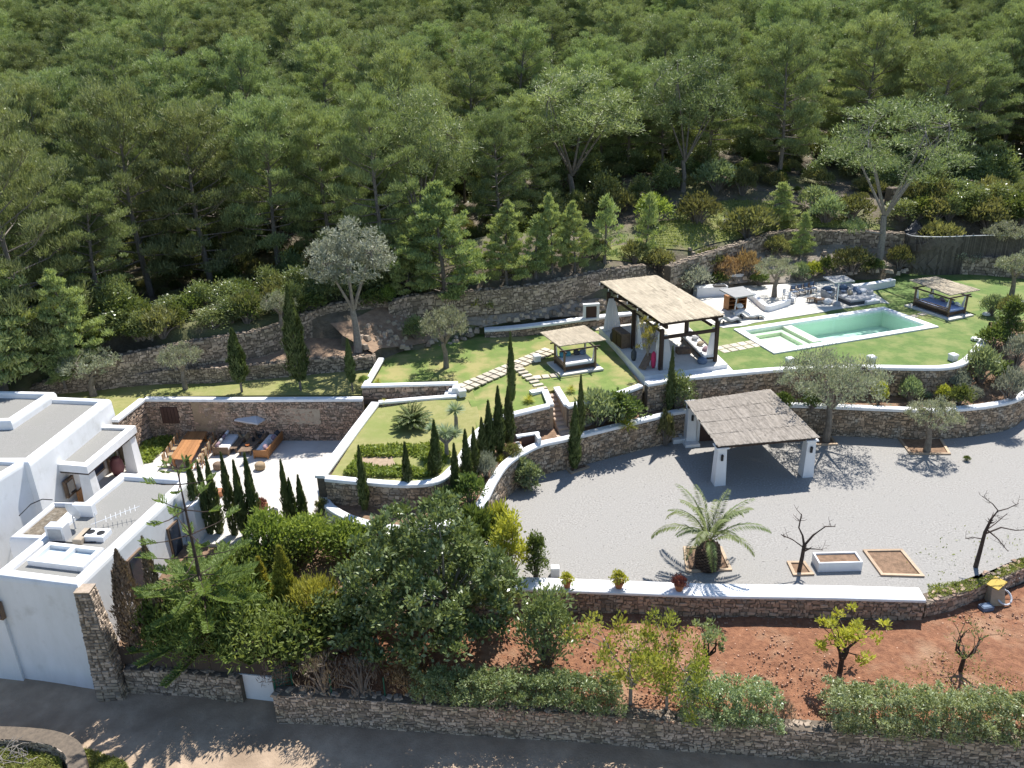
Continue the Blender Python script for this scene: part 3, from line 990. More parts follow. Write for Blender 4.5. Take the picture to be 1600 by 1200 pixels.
lw1 = smooth_line(pts(4.0, (60, 612, 3.15), (100, 606, 3.3), (150, 598, 3.6), (225, 584, 4.0), (262, 579, 4.15), (352, 575, 4.2), (450, 566, 4.25), (506, 561, 4.25), (586, 558, 4.2)), 3)
stone_wall('dry_stone_wall', 'lower grey dry stone wall behind the lawn with the olive trees', 'wall', lw1, 3.0, 0.5, None, 'stoneg', 0.23, 31, rough_top=True)
lw2 = smooth_line(pts(6.0, (41, 608, 3.6), (100, 584, 4.6), (176, 559, 5.4), (244, 545, 5.7), (337, 528, 6.1), (405, 517, 6.35), (465, 496, 6.7), (510, 479, 6.9), (560, 470, 6.9), (610, 462, 7.0)), 3)
stone_wall('dry_stone_wall', 'upper dry stone wall below the dark pines behind the left lawn', 'wall', lw2, [max(2.9, p[2]-2.3) for p in lw2], 0.55, None, 'stoneg', 0.23, 32, rough_top=True)
st_t, st_b = interp_line(lw1, 30), interp_line([p for p in lw2 if p[0] < -13], 30)
mb = MB()
vv = []
for a, b in zip(st_t, st_b):
    vv += [(a[0], a[1]+0.15, a[2]-0.12), (b[0], b[1]+0.2, max(b[2]-1.95, a[2]-0.1))]
mb.add(vv, [(2*i, 2*i+2, 2*i+3, 2*i+1) for i in range(29)])
M['ochresoil'] = mat('ochre_soil', (0.37, 0.255, 0.17), (0.25, 0.17, 0.115), 2.2, 0.95, bump=0.8, bscale=9, bdist=0.06)
mb.build('soil_strip', M['ochresoil'])['kind'] = 'structure'


def draped(name, px, m, dz, seed, bz=0.04):
    P_ = [ground_at(*a_) for a_ in px]
    return surface(name, P_, m, cell=0.7, bumpz=bz, seed=seed, dz=dz, follow=hill_z)


draped('soil_slope', ((520, 540), (545, 508), (590, 482), (640, 480), (700, 498), (735, 516), (690, 532), (640, 546), (594, 556), (584, 562), (540, 562)), M['ochresoil'], 0.14, 61)
M['rockslope'] = mat('rocky_slope_ground', (0.32, 0.27, 0.21), (0.19, 0.16, 0.125), 1.3, 0.95, c3=(0.38, 0.33, 0.27), scale3=0.8, bump=1.0, bscale=5, bdist=0.15)
draped('rocky_slope', ((700, 492), (760, 478), (840, 476), (935, 470), (985, 480), (985, 494), (860, 508), (757, 515), (730, 512)), M['rockslope'], 0.14, 62, 0.1)
draped('rocky_slope', ((1050, 440), (1085, 415), (1160, 398), (1240, 384), (1330, 384), (1410, 388), (1420, 425), (1335, 436), (1180, 444), (1080, 450)), M['rockslope'], 0.1, 63, 0.08)
bw = smooth_line(pts(7.1, (606, 474, 6.6), (640, 463), (700, 458), (780, 452), (840, 445, 7.15), (900, 433, 7.3), (955, 421, 7.4), (1010, 415, 7.4)), 3)
stone_wall('dry_stone_wall', 'shaded stone terrace wall on the slope behind the pergola', 'wall', bw, [p[2]-2.0 for p in bw], 0.6, None, 'stoneg', 0.25, 33, rough_top=True)
rw = smooth_line(pts(7.4, (1048, 417, 6.9), (1090, 402, 7.1), (1150, 384, 7.3), (1205, 366, 7.5), (1240, 361, 7.55), (1330, 362, 7.5), (1415, 365, 7.4)), 3)
stone_wall('dry_stone_wall', 'broken grey stone terrace wall on the slope above the pool', 'wall', rw, [p[2]-1.9 for p in rw], 0.7, None, 'stoneg', 0.32, 34, rough_top=True)
fw2 = pts(5.4, (1484, 401), (1540, 403), (1620, 410))
stone_wall('dry_stone_wall', 'dark stone wall behind the right end of the pool lawn', 'wall', fw2, 3.7, 0.5, None, 'stoneg', 0.3, 35, rough_top=True)
rn = smooth_line([(p[0], p[1], hz(p[0], p[1])+1.5) for p in pts(9.6, (786, 326), (826, 306), (875, 291), (930, 279), (985, 268))], 3)
stone_wall('dry_stone_wall', 'old stone wall among the pines behind the leaning pine trunk', 'wall', rn, [p[2]-1.9 for p in rn], 0.7, None, 'stoneg', 0.34, 36, rough_top=True)
rn = smooth_line([(p[0], p[1], hz(p[0], p[1])+1.4) for p in pts(9.6, (1392, 306), (1430, 301), (1500, 297), (1560, 296), (1640, 298))], 3)
stone_wall('dry_stone_wall', 'stone wall under the pines behind the grey reed fence', 'wall', rn, [p[2]-1.8 for p in rn], 0.7, None, 'stoneg', 0.34, 37, rough_top=True)

# garden wall behind the patio
GW = pts(3.25, (226, 627), (380, 628), (566, 627))
gw = stone_wall('garden_wall', 'tall tan stone wall with white coping behind the patio', 'wall', GW, 0.25, 0.4, (0.48, 0.2), 'stonep', 0.19, 38)
gd = (GW[2][0]-GW[0][0], GW[2][1]-GW[0][1])
gl = math.hypot(*gd)
ga = math.atan2(gd[1], gd[0])


def gw_panel(x0, x1, y0, y1, d, name, m, planks=0):
    a, b = at(x0, 660, 1.6), at(x1, 660, 1.6)

    def on(px):                               # where the sight line meets the wall face
        r = ray(px, 650)
        t = (GW[0][0]*gd[1]-GW[0][1]*gd[0])/(r[0]*gd[1]-r[1]*gd[0])
        return r[0]*t, r[1]*t
    A, B = on(x0), on(x1)
    n = (gd[1]/gl, -gd[0]/gl)
    z0, z1 = zat((x0+x1)/2, y1, (A[1]+B[1])/2), zat((x0+x1)/2, y0, (A[1]+B[1])/2)
    if not planks:
        p = MB()
        p.box(((A[0]+B[0])/2+n[0]*d/2, (A[1]+B[1])/2+n[1]*d/2, z0), (math.dist(A, B), d, z1-z0), ga)
        return p.build(name, m, gw)
    fr = MB()
    fr.box(((A[0]+B[0])/2+n[0]*d/2, (A[1]+B[1])/2+n[1]*d/2, z0), (math.dist(A, B), d, z1-z0), ga)
    o = fr.build(name, m, gw)
    for i in range(planks):
        t = (i+0.5)/planks
        p = MB()
        p.box((A[0]+(B[0]-A[0])*t+n[0]*(d+0.02), A[1]+(B[1]-A[1])*t+n[1]*(d+0.02), z0+0.05), (math.dist(A, B)/planks*0.86, 0.04, z1-z0-0.1), ga)
        p.build('plank', m, o)


gw_panel(303, 377, 628, 674, 0.09, 'rendered_panel', M['render'])
gw_panel(436, 501, 638, 662, 0.08, 'pale_panel', M['pale'])
gw_panel(253, 280, 635, 661, 0.08, 'shutter', M['door'], 5)
GW2 = pts(3.25, (184, 660), (226, 627))
stone_wall('garden_wall', 'short return of the patio wall with white coping meeting the house', 'wall', GW2, 0.25, 0.4, (0.5, 0.2), 'stonep', 0.26, 39)
CW = pts(3.0, (592, 632), (560, 675), (507, 748))
stone_wall('garden_wall', 'wall with straight white coping between patio and cycad lawn', 'wall', CW[::-1], 0.25, 0.45, (0.62, 0.18), 'stonep', 0.27, 40)
P1 = pts(3.75, (592, 562), (566, 606), (640, 604), (716, 602, 3.6))
stone_wall('garden_wall', 'low pink stone wall with angled white coping at the upper lawn', 'wall', P1, [2.9, 2.9, 2.9, 2.95], 0.35, (0.48, 0.16), 'stonep', 0.24, 41)
P2 = pts(3.05, (592, 632), (650, 627), (714, 622, 3.15))
stone_wall('garden_wall', 'low wall with straight white coping at the back of the cycad lawn', 'wall', P2, 2.7, 0.35, (0.48, 0.16), 'stonep', 0.24, 42)
s = MB()
for i in range(3):
    a = at(701+i*6, 617-i*4, 3.15+0.17*i)
    s.box((a[0], a[1]+0.2, 2.9), (0.5, 0.75, 0.25+0.2*i+0.13), -0.05)
single(s, 'garden_steps', M['cope'], 'three white steps beside the stepping stone path', 'steps')
# white bench wall at the foot of the slope
BWP = smooth_line(pts(4.15, (757, 519, 4.0), (800, 516, 4.05), (860, 509), (920, 501), (988, 493)), 3)
stone_wall('bench_wall', 'long low white topped wall at the foot of the rocky slope', 'wall', BWP, 3.4, 0.5, (0.75, 0.2), 'stonep', 0.25, 43)
lwr = smooth_line(pts(4.35, (1336, 447, 4.3), (1370, 443), (1400, 437, 4.35)), 3)
t = MB()
sweep(t, lwr, [(0, -0.8), (0, 0), (-0.6, 0), (-0.6, -0.8)])
single(t, 'bench_wall', M['white'], 'low white wall beside the sun bed deck, in pine shade', 'wall')

# stone stairs down from the daybed lawn
SA, SB = at(861, 612, 3.48), at(886, 676, 2.0)
sx, sy = SB[0]-SA[0], SB[1]-SA[1]
sang = math.atan2(sy, sx)
stair = thing('stone_stairs', 'narrow flight of tan stone steps down to the planting bed', 'stairs', (SB[0], SB[1], 1.9))
NS = 9
for i in range(NS):
    t = (i+0.5)/NS
    m_ = MB()
    zt_ = 3.46-(i+0.7)*(1.5/NS)
    m_.cbox((SA[0]+sx*t, SA[1]+sy*t, 1.6), (math.hypot(sx, sy)/NS+0.05, 0.95, zt_-1.6), sang, ch=0.05)
    m_.build('step', M['tread'], stair)
for side, a, b in ((-1, (851, 613), (861, 637)), (1, (870, 609), (887, 637))):
    A, B = at(a[0], a[1], 3.5), at(b[0], b[1], 3.5)
    m_ = MB()
    m_.beam((A[0], A[1], 2.6), (B[0], B[1], 2.6), 0.30, 1.85)
    ck = m_.build('cheek_wall', M['stone'], stair)
    m_ = MB()
    dx, dy = B[0]-A[0], B[1]-A[1]
    m_.beam((A[0]-dx*0.03, A[1]-dy*0.03, 3.6), (B[0]-dx*0.05, B[1]-dy*0.05, 3.6), 0.42, 0.17)
    m_.build('coping', M['cope'], stair)
m_ = MB()
a, b = at(829, 615, 3.5), at(850, 611, 3.5)
m_.beam((a[0], a[1], 3.55), (b[0], b[1], 3.55), 0.5, 0.2)
m_.build('coping', M['cope'], stair)
lh = at(893, 687, 2.0)
m_ = MB()
m_.box((lh[0]-0.1, lh[1]+0.45, 1.7), (1.5, 1.0, 0.27), 0.25)
m_.build('landing', M['tread'], stair)
# little hatch with a white frame in the curved bed
hb = at(828, 703, 1.9)
ht = thing('cellar_hatch', 'white framed brown hatch beside the foot of the stairs', 'hatch', hb)
m_ = MB()
cx, cy = hb[0], hb[1]
m_.box((cx-0.05, cy+0.75, 1.75), (0.95, 0.12, 0.75), 0.25)
m_.build('door', M['door'], ht)
m_ = MB()
m_.box((cx+0.52, cy+0.55, 1.7), (0.22, 0.8, 0.92), 0.25)
m_.box((cx-0.65, cy+0.25, 1.7), (0.24, 1.0, 0.42), 0.25)
m_.box((cx-0.1, cy+0.86, 2.45), (1.5, 0.3, 0.14), 0.25)
m_.build('frame', M['cope'], ht)

# ================================================================== PATHS
def stone_row(name, label, A, B, n, rows, wd, ln, lift, seed=0, gap=0.07):
    rs = random.Random(seed)
    p = bpy.data.objects.new(name, None)
    COL.objects.link(p)
    p['kind'] = 'structure'
    dx, dy = B[0]-A[0], B[1]-A[1]
    an = math.atan2(dy, dx)
    nx, ny = -math.sin(an), math.cos(an)
    for i in range(n):
        t = (i+0.5)/n
        for r in range(rows):
            o = (r-(rows-1)/2)*(wd+gap)
            z = A[2]+(B[2]-A[2])*t
            m = MB()
            m.cbox((A[0]+dx*t+nx*o, A[1]+dy*t+ny*o, z-0.06), (ln*rs.uniform(0.93, 1.04), wd*rs.uniform(0.94, 1.03), 0.06+lift), an+rs.uniform(-0.03, 0.03), 0, rs.random(), 0.012)
            m.build('stepping_stone', M['slab'], p)
    return p


stone_row('path', '', at(722, 606, 3.38), at(862, 546, 3.52), 15, 2, 0.62, 0.50, 0.035, 1)
stone_row('path', '', at(804, 570, 3.49), at(850, 609, 3.49), 8, 1, 0.72, 0.36, 0.035, 2)
stone_row('path', '', at(833, 590, 3.5), at(872, 586, 3.5), 3, 1, 0.6, 0.5, 0.03, 5)
stone_row('path', '', at(1122, 547, 3.77), at(1183, 536, 3.77), 5, 2, 0.66, 0.62, 0.02, 3)
stone_row('path', '', at(926, 503, 3.55), at(943, 515, 3.55), 3, 2, 0.6, 0.5, 0.03, 4)

# ================================================================== POOL
def pq(u, v, z):
    return (PA[0]+(PB[0]-PA[0])*u+(PD[0]-PA[0])*v+(PA[0]-PB[0]+PC[0]-PD[0])*u*v, PA[1]+(PB[1]-PA[1])*u+(PD[1]-PA[1])*v+(PA[1]-PB[1]+PC[1]-PD[1])*u*v, z)


LU = math.dist(PA, PB)
LV = math.dist(PA, PD)
ku, kv = 0.62/LU, 0.62/LV
pool = thing('swimming_pool', 'long rectangular pool of pale green water with white coping', 'pool', pq(0.5, 0.5, 3.75))
zc = 3.86


def strip(u0, u1, v0, v1, z0, z1, mb, m=0):
    mb.hexa([pq(u0, v1, z0), pq(u1, v1, z0), pq(u1, v0, z0), pq(u0, v0, z0)], [pq(u0, v1, z1), pq(u1, v1, z1), pq(u1, v0, z1), pq(u0, v0, z1)], m)


for nseg, (u0, u1, v0, v1) in enumerate(((0, 1, 0, kv), (0, 1, 1-kv, 1), (0, ku, kv, 1-kv), (1-ku, 1, kv, 1-kv))):
    k = 18 if nseg < 2 else 6
    for i in range(k):
        m_ = MB()
        if nseg < 2:
            strip(u0+(u1-u0)*i/k+0.0006, u0+(u1-u0)*(i+1)/k-0.0006, v0, v1, 3.6, zc, m_)
        else:
            strip(u0, u1, v0+(v1-v0)*i/k+0.0015, v0+(v1-v0)*(i+1)/k-0.0015, 3.6, zc, m_)
        m_.build('coping_slab', M['cope'], pool)
m_ = MB()
zf = 2.45
c4 = [pq(ku, 1-kv, zf), pq(1-ku, 1-kv, zf), pq(1-ku, kv, zf), pq(ku, kv, zf)]
t4 = [(p[0], p[1], 3.62) for p in c4]
m_.add(c4+t4, [(0, 1, 2, 3), (0, 4, 5, 1), (1, 5, 6, 2), (2, 6, 7, 3), (3, 7, 4, 0)])
m_.build('basin', M['pooltile'], pool)
m_ = MB()
strip(ku+0.002, 0.275, kv+0.004, 1-kv-0.004, zf+0.01, 3.22, m_)
m_.build('shallow_floor', M['poolstep'], pool)
m_ = MB()
strip(0.282, 0.335, kv+0.02, 0.80, zf+0.01, 3.735, m_)
m_.build('bench_slab', M['poolstep'], pool)
m_ = MB()
strip(ku+0.003, 0.274, kv+0.005, 0.22, zf+0.02, 3.5, m_)
strip(0.245, 0.2745, 0.225, 0.83, zf+0.02, 3.5, m_)
m_.build('underwater_step', M['poolstep'], pool)
wm, n, out = nodes('pool_water')
gl_ = n.nodes.new('ShaderNodeBsdfGlossy')
gl_.inputs['Roughness'].default_value = 0.06
tr = n.nodes.new('ShaderNodeBsdfTransparent')
tr.inputs['Color'].default_value = (0.82, 0.95, 0.89, 1)
fr = n.nodes.new('ShaderNodeFresnel')
fr.inputs['IOR'].default_value = 1.33
bp = n.nodes.new('ShaderNodeBump')
bp.inputs['Strength'].default_value = 0.25
bp.inputs['Distance'].default_value = 0.05
n.links.new(noise(n, 2.2, 3), bp.inputs['Height'])
n.links.new(bp.outputs[0], gl_.inputs['Normal'])
n.links.new(bp.outputs[0], fr.inputs['Normal'])
mx = n.nodes.new('ShaderNodeMixShader')
n.links.new(fr.outputs[0], mx.inputs[0])
n.links.new(tr.outputs[0], mx.inputs[1])
n.links.new(gl_.outputs[0], mx.inputs[2])
n.links.new(mx.outputs[0], out.inputs[0])
m_ = MB()
m_.add([pq(ku, 1-kv, 3.70), pq(1-ku, 1-kv, 3.70), pq(1-ku, kv, 3.70), pq(ku, kv, 3.70)], [(0, 1, 2, 3)])
m_.build('water', wm, pool)
# cream paving behind the pool
surface('pool_patio', pts(3.80, (1078, 452), (1093, 500), (1130, 512), (1165, 508), (1178, 504), (1288, 487), (1300, 484), (1376, 473), (1390, 474), (1362, 455), (1340, 444), (1290, 438), (1180, 444)), M['paving'], cell=1.0, skirt=3.5)
for q in (((1172, 511), (1183, 508)), ((1290, 490), (1298, 486))):
    pass

# ================================================================== HOUSE
house = thing('house', 'white flat roofed house with grey gravel roofs at the left edge', 'house', (-22.3, 36.5, -2.6))


def inset(poly, d):
    n = len(poly)
    out_ = []
    for i in range(n):
        p0, p1, p2 = np.array(poly[i-1][:2]), np.array(poly[i][:2]), np.array(poly[(i+1) % n][:2])
        a = (p1-p0)/np.linalg.norm(p1-p0)
        b = (p2-p1)/np.linalg.norm(p2-p1)
        na, nb_ = np.array([-a[1], a[0]]), np.array([-b[1], b[0]])
        q = na+nb_
        q = q/max(np.dot(q, na), 0.3)
        out_.append(tuple(p1+q*d))
    return out_


def block(px, z, zb, par=0.5, depth=0.4, batter=0.25, roofm='roofgrit', nm='wall'):
    """a rendered block with a rounded parapet round a sunken roof; px go anticlockwise seen from above"""
    poly = [at(a, b, z) for a, b in px]
    rings = [(-batter, zb), (0.0, z-0.30), (0.03, z-0.16), (0.09, z-0.06), (0.18, z-0.01), (0.26, z), (par-0.1, z-0.01), (par-0.04, z-0.05), (par, z-0.12), (par+0.02, z-depth)]
    m = MB()
    n = len(poly)
    for d, zz in rings:
        for p in inset(poly, d):
            m.v.append((p[0], p[1], zz))
    for r in range(len(rings)-1):
        for i in range(n):
            j = (i+1) % n
            m.f.append([r*n+i, r*n+j, (r+1)*n+j, (r+1)*n+i])
            m.m.append(0)
            m.t.append(0.5)
    w_ = m.build(nm, M['white'], house)
    m = MB()
    q = inset(poly, par-0.02)
    m.add([(p[0], p[1], z-depth+0.08) for p in q], [list(range(n))])
    m.build('roof', M[roofm], house)
    return poly


BD = block([(-14, 897), (121, 914), (301, 744), (189, 736)], 3.4, -2.75, 0.55, 0.35, 0.12)
BE = block([(12, 839), (68, 841), (131, 783), (82, 782)], 2.9, -1.5, 0.32, 0.3, 0.1, 'brownroof')
BB = block([(-90, 722), (45, 722), (173, 622), (-90, 611)], 4.6, -1.5, 0.6, 0.35, 0.15)
BA = block([(-90, 661), (17, 657), (87, 611), (-90, 607)], 4.95, 2.0, 0.5, 0.45, 0.05)
BF = block([(-110, 768), (-40, 768), (43, 717), (-90, 710)], 4.62, -1.5, 0.45, 0.3, 0.15)
block([(-330, 872), (-16, 902), (-2, 886), (-330, 850)], 3.36, -2.75, 0.3, 0.2, 0.1)
# porch
PR = [at(a, b, 3.3) for a, b in ((64, 723), (135, 729), (212, 665), (150, 663))]
m_ = MB()
b4 = [(p[0], p[1], 2.82) for p in PR]
m_.v += b4+[tuple(p) for p in PR]
q = inset(PR, 0.42)
m_.v += [(p[0], p[1], 3.3) for p in q]+[(p[0], p[1], 3.12) for p in q]
m_.f += [[3, 2, 1, 0]]+[[r*4+i, r*4+(i+1) % 4, r*4+4+(i+1) % 4, r*4+4+i] for r in range(3) for i in range(4)]
m_.m += [0]*13
m_.t += [0.5]*13
porch = m_.build('porch_roof', M['white'], house)
m_ = MB()
m_.add([(p[0], p[1], 3.14) for p in inset(PR, 0.4)], [(0, 1, 2, 3)])
m_.build('roof', M['roofgrit'], house)
m_ = MB()
qq = inset(PR, 0.05)
m_.hexa([(p[0], p[1], 2.70) for p in qq], [(p[0], p[1], 2.818) for p in qq])
m_.build('porch_beam', M['timber'], house)
an = math.atan2(PR[2][1]-PR[1][1], PR[2][0]-PR[1][0])
for (p, s0) in ((inset(PR, 0.42)[1], 0.78), (inset(PR, 0.42)[2], 0.78)):
    m_ = MB()
    m_.box((p[0], p[1], 0.3), (s0, s0, 2.4), an, taper=0.76)
    m_.build('column', M['white'], house)
p = inset(PR, 0.5)[3]
m_ = MB()
m_.box((p[0]+0.25, p[1]-0.2, 0.3), (0.4, 0.4, 2.4), an, taper=0.9)
m_.build('column', M['white'], house)
# doors and windows of the porch wall
wd = np.array(BB[2][:2])-np.array(BB[1][:2])
wl = np.linalg.norm(wd)
wd = wd/wl
wn = np.array([wd[1], -wd[0]])
wa = math.atan2(wd[1], wd[0])
for t, wdt, z0, h, nm in ((2.4, 0.9, 1.1, 1.1, 'window'), (5.2, 1.6, 0.9, 1.4, 'window'), (7.0, 1.0, 0.3, 2.2, 'door')):
    c = np.array(BB[1][:2])+wd*t+wn*0.24
    m_ = MB()
    m_.box((c[0], c[1], z0), (wdt, 0.16, h), wa)
    fr_ = m_.build(nm, M['oldwood'], house)
    m_ = MB()
    m_.box((c[0]+wn[0]*0.09, c[1]+wn[1]*0.09, z0+0.15), (wdt-0.3, 0.04, h-0.3), wa)
    m_.build('pane', M['glass'], fr_)
# white seat walls and a lower brown door between porch and front block
for (px, py, z, sx_, sy_, h, a) in ((84, 765, 0.9, 2.6, 0.5, 0.5, 0.05), (92, 782, 0.5, 2.2, 1.6, 0.7, 0.05), (110, 752, 1.1, 1.6, 0.5, 0.5, 0.05)):
    c = at(px, py, z)
    m_ = MB()
    m_.cbox((c[0], c[1], z-1.2), (sx_, sy_, 1.2+h-0.5), a, ch=0.06)
    m_.build('low_wall', M['white'], house)
c = at(128, 772, 0.8)
m_ = MB()
m_.box((c[0], c[1], -0.4), (0.12, 0.9, 1.6), 0.0)
m_.build('door', M['teak'], house)
# front window at the left edge
c = at(0, 962, 0.5)
fw_ = MB()
fdir = math.atan2(BD[1][1]-BD[0][1], BD[1][0]-BD[0][0])
Yf = BD[0][1]+(BD[1][1]-BD[0][1])*0.12
fw_.box((at(-2, 962, 1.2)[0]-0.12, Yf-0.02, 1.0), (0.75, 0.2, 0.95), fdir)
wn_ = fw_.build('window', M['oldwood'], house)
fw_ = MB()
fw_.box((at(-2, 962, 1.2)[0]-0.12, Yf-0.13, 1.08), (0.6, 0.03, 0.79), fdir)
fw_.build('pane', M['glass'], wn_)
# recess in the side wall of the front block
sdv = np.array(BD[2][:2])-np.array(BD[1][:2])
sl_ = np.linalg.norm(sdv)
sdv = sdv/sl_
sn = np.array([sdv[1], -sdv[0]])
sa = math.atan2(sdv[1], sdv[0])
for t, z0, h, wdt, nm, mt in ((3.9, 0.1, 2.3, 1.2, 'window', 'oldwood'), (7.3, -0.2, 2.2, 1.0, 'door', 'oldwood')):
    c = np.array(BD[1][:2])+sdv*t+sn*0.06
    m_ = MB()
    m_.box((c[0], c[1], z0), (wdt, 0.14, h), sa)
    f_ = m_.build(nm, M[mt], house)
    m_ = MB()
    m_.box((c[0]+sn[0]*0.08, c[1]+sn[1]*0.08, z0+0.1), (wdt-0.24, 0.03, h-0.2), sa)
    m_.build('pane', M['glass'], f_)
# projecting white pier at the far end of the side wall
c = np.array(BD[1][:2])+sdv*8.9+sn*0.5
m_ = MB()
m_.box((c[0], c[1], -1.2), (1.5, 0.9, 3.7), sa, taper=0.72)
m_.build('pier', M['white'], house)

# skylights of the front roof
sk = thing('skylight', 'white twin roof skylight at the front of the house roof', 'skylight', at(90, 872, 3.2))
ax = np.array(BD[1][:2])-np.array(BD[0][:2])
ax /= np.linalg.norm(ax)
ay = sdv
o0 = np.array(at(42, 876, 3.4)[:2])


def rp(u, v, z):
    q_ = o0+ax*u+ay*v
    return (q_[0], q_[1], z)


fa = math.atan2(ax[1], ax[0])
m_ = MB()
for u0, u1, v0, v1 in ((0, 3.05, 0, 0.22), (0, 3.05, 1.35, 1.57), (0, 0.24, 0.22, 1.35), (2.81, 3.05, 0.22, 1.35), (1.4, 1.66, 0.22, 1.35)):
    m_.hexa([rp(u0, v0, 3.1), rp(u1, v0, 3.1), rp(u1, v1, 3.1), rp(u0, v1, 3.1)], [rp(u0, v0, 3.42), rp(u1, v0, 3.42), rp(u1, v1, 3.42), rp(u0, v1, 3.42)])
m_.build('frame', M['white'], sk)
for u0, u1 in ((0.24, 1.4), (1.66, 2.81)):
    m_ = MB()
    m_.hexa([rp(u0, 0.22, 3.1), rp(u1, 0.22, 3.1), rp(u1, 1.35, 3.1), rp(u0, 1.35, 3.1)], [rp(u0, 0.22, 3.2), rp(u1, 0.22, 3.2), rp(u1, 1.35, 3.2), rp(u0, 1.35, 3.2)])
    m_.build('pane', mat('skylight_pane', (0.55, 0.62, 0.65), None, rough=0.25), sk)

# roof equipment
dish = thing('satellite_dish', 'grey satellite dish on a short pole on the house roof', 'satellite dish', at(118, 826, 3.13))
x, y, z = dish.location
m_ = MB()
m_.tube([(x, y, z), (x, y, z+0.75)], 0.035, 6)
m_.tube([(x, y, z+0.55), (x+0.22, y+0.38, z+0.62)], 0.018, 5)
m_.build('mast', M['metal'], dish)
m_ = MB()
V = []
for k in range(5):
    r_ = 0.5*k/4
    for i in range(16):
        a = 2*math.pi*i/16
        V.append(Vector((r_*math.cos(a), r_*math.sin(a), 0.14*(k/4)**2)))
rot = Vector((0.45, 0.9, 0.2)).normalized().to_track_quat('Z', 'Y').to_matrix()
V = [rot @ v+Vector((x-0.05, y, z+0.95)) for v in V]
m_.add(V, [(k*16+i, k*16+(i+1) % 16, (k+1)*16+(i+1) % 16, (k+1)*16+i) for k in range(4) for i in range(16)])
m_.build('reflector', M['metal'], dish, smooth=True)
for (px, py, s_, mm, lab) in ((94, 842, (0.95, 0.55, 0.85), 'metal', 'tall pale air conditioner beside the satellite dish'), (134, 805, (1.1, 0.35, 0.7), 'wmetal', 'white panel box behind the satellite dish'),
                              (152, 840, (1.15, 0.8, 0.3), 'wmetal', 'flat white unit with two round fans on the roof'), (131, 842, (0.45, 1.1, 0.3), 'pale', 'low beige duct box between the roof units')):
    a = at(px, py, 3.13)
    t = thing('air_conditioner' if 'air' in lab or 'fans' in lab else 'roof_box', lab, 'air conditioner' if 'air' in lab or 'fans' in lab else 'box', a)
    m_ = MB()
    m_.cbox((a[0], a[1], 3.135), s_, fa+0.12, ch=0.03)
    m_.build('case', M[mm], t)
    if 'fans' in lab:
        for k in (-0.28, 0.28):
            m_ = MB()
            m_.lathe((a[0]+math.cos(fa)*k, a[1]+math.sin(fa)*k, 3.44), [(0.2, 0), (0.2, 0.02), (0.05, 0.03)], 12)
            m_.build('fan_grille', M['black'], t)
    if 'tall' in lab:
        m_ = MB()
        m_.lathe((a[0]-0.1, a[1]-0.3, 3.3), [(0.02, 0), (0.02, 0.02)], 6)
        m_.box((a[0]+math.sin(fa+.12)*0.285, a[1]-math.cos(fa+.12)*0.285, 3.3), (0.7, 0.02, 0.55), fa+0.12)
        m_.build('grille', M['grey'], t)
a = at(150, 826, 3.15)
an_ = thing('aerial', 'thin silver aerial lying over the roof units', 'aerial', a)
m_ = MB()
m_.tube([(a[0]-0.2, a[1], 3.4), (a[0]+1.9, a[1]+1.1, 3.75)], 0.018, 5)
for k in range(7):
    t = 0.3+k*0.1
    cx_, cy_, cz_ = a[0]-0.2+2.1*t, a[1]+1.1*t, 3.4+0.35*t
    m_.tube([(cx_+0.15, cy_-0.3, cz_), (cx_-0.15, cy_+0.3, cz_)], 0.01, 4)
m_.build('boom', M['wmetal'], an_)
m_ = MB()
m_.tube([(a[0], a[1], 3.13), (a[0]+0.1, a[1]+0.05, 4.05)], 0.02, 5)
m_.build('mast', M['wmetal'], an_)
m_ = MB()
c = at(76, 846, 3.2)
P_ = [(c[0]+0.35*math.cos(t)+0.15*t*0.3, c[1]+0.22*math.sin(t), 3.17) for t in np.linspace(0, 9, 24)]+[(c[0]+1.2, c[1]-0.1, 3.17), (c[0]+2.4, c[1]-0.12, 3.17)]
m_.tube(P_, 0.025, 5)
single(m_, 'cable', M['black'], 'loop of black cable lying on the house roof', 'cable')
m_ = MB()
a, b = at(44, 800, 2.2), at(82, 781, 3.0)
m_.tube([at(30, 806, 2.0), at(48, 788, 2.8), at(66, 780, 3.05), b], 0.03, 5)
single(m_, 'pipe', M['black'], 'thin dark pipe bending over the small brown roof', 'pipe')

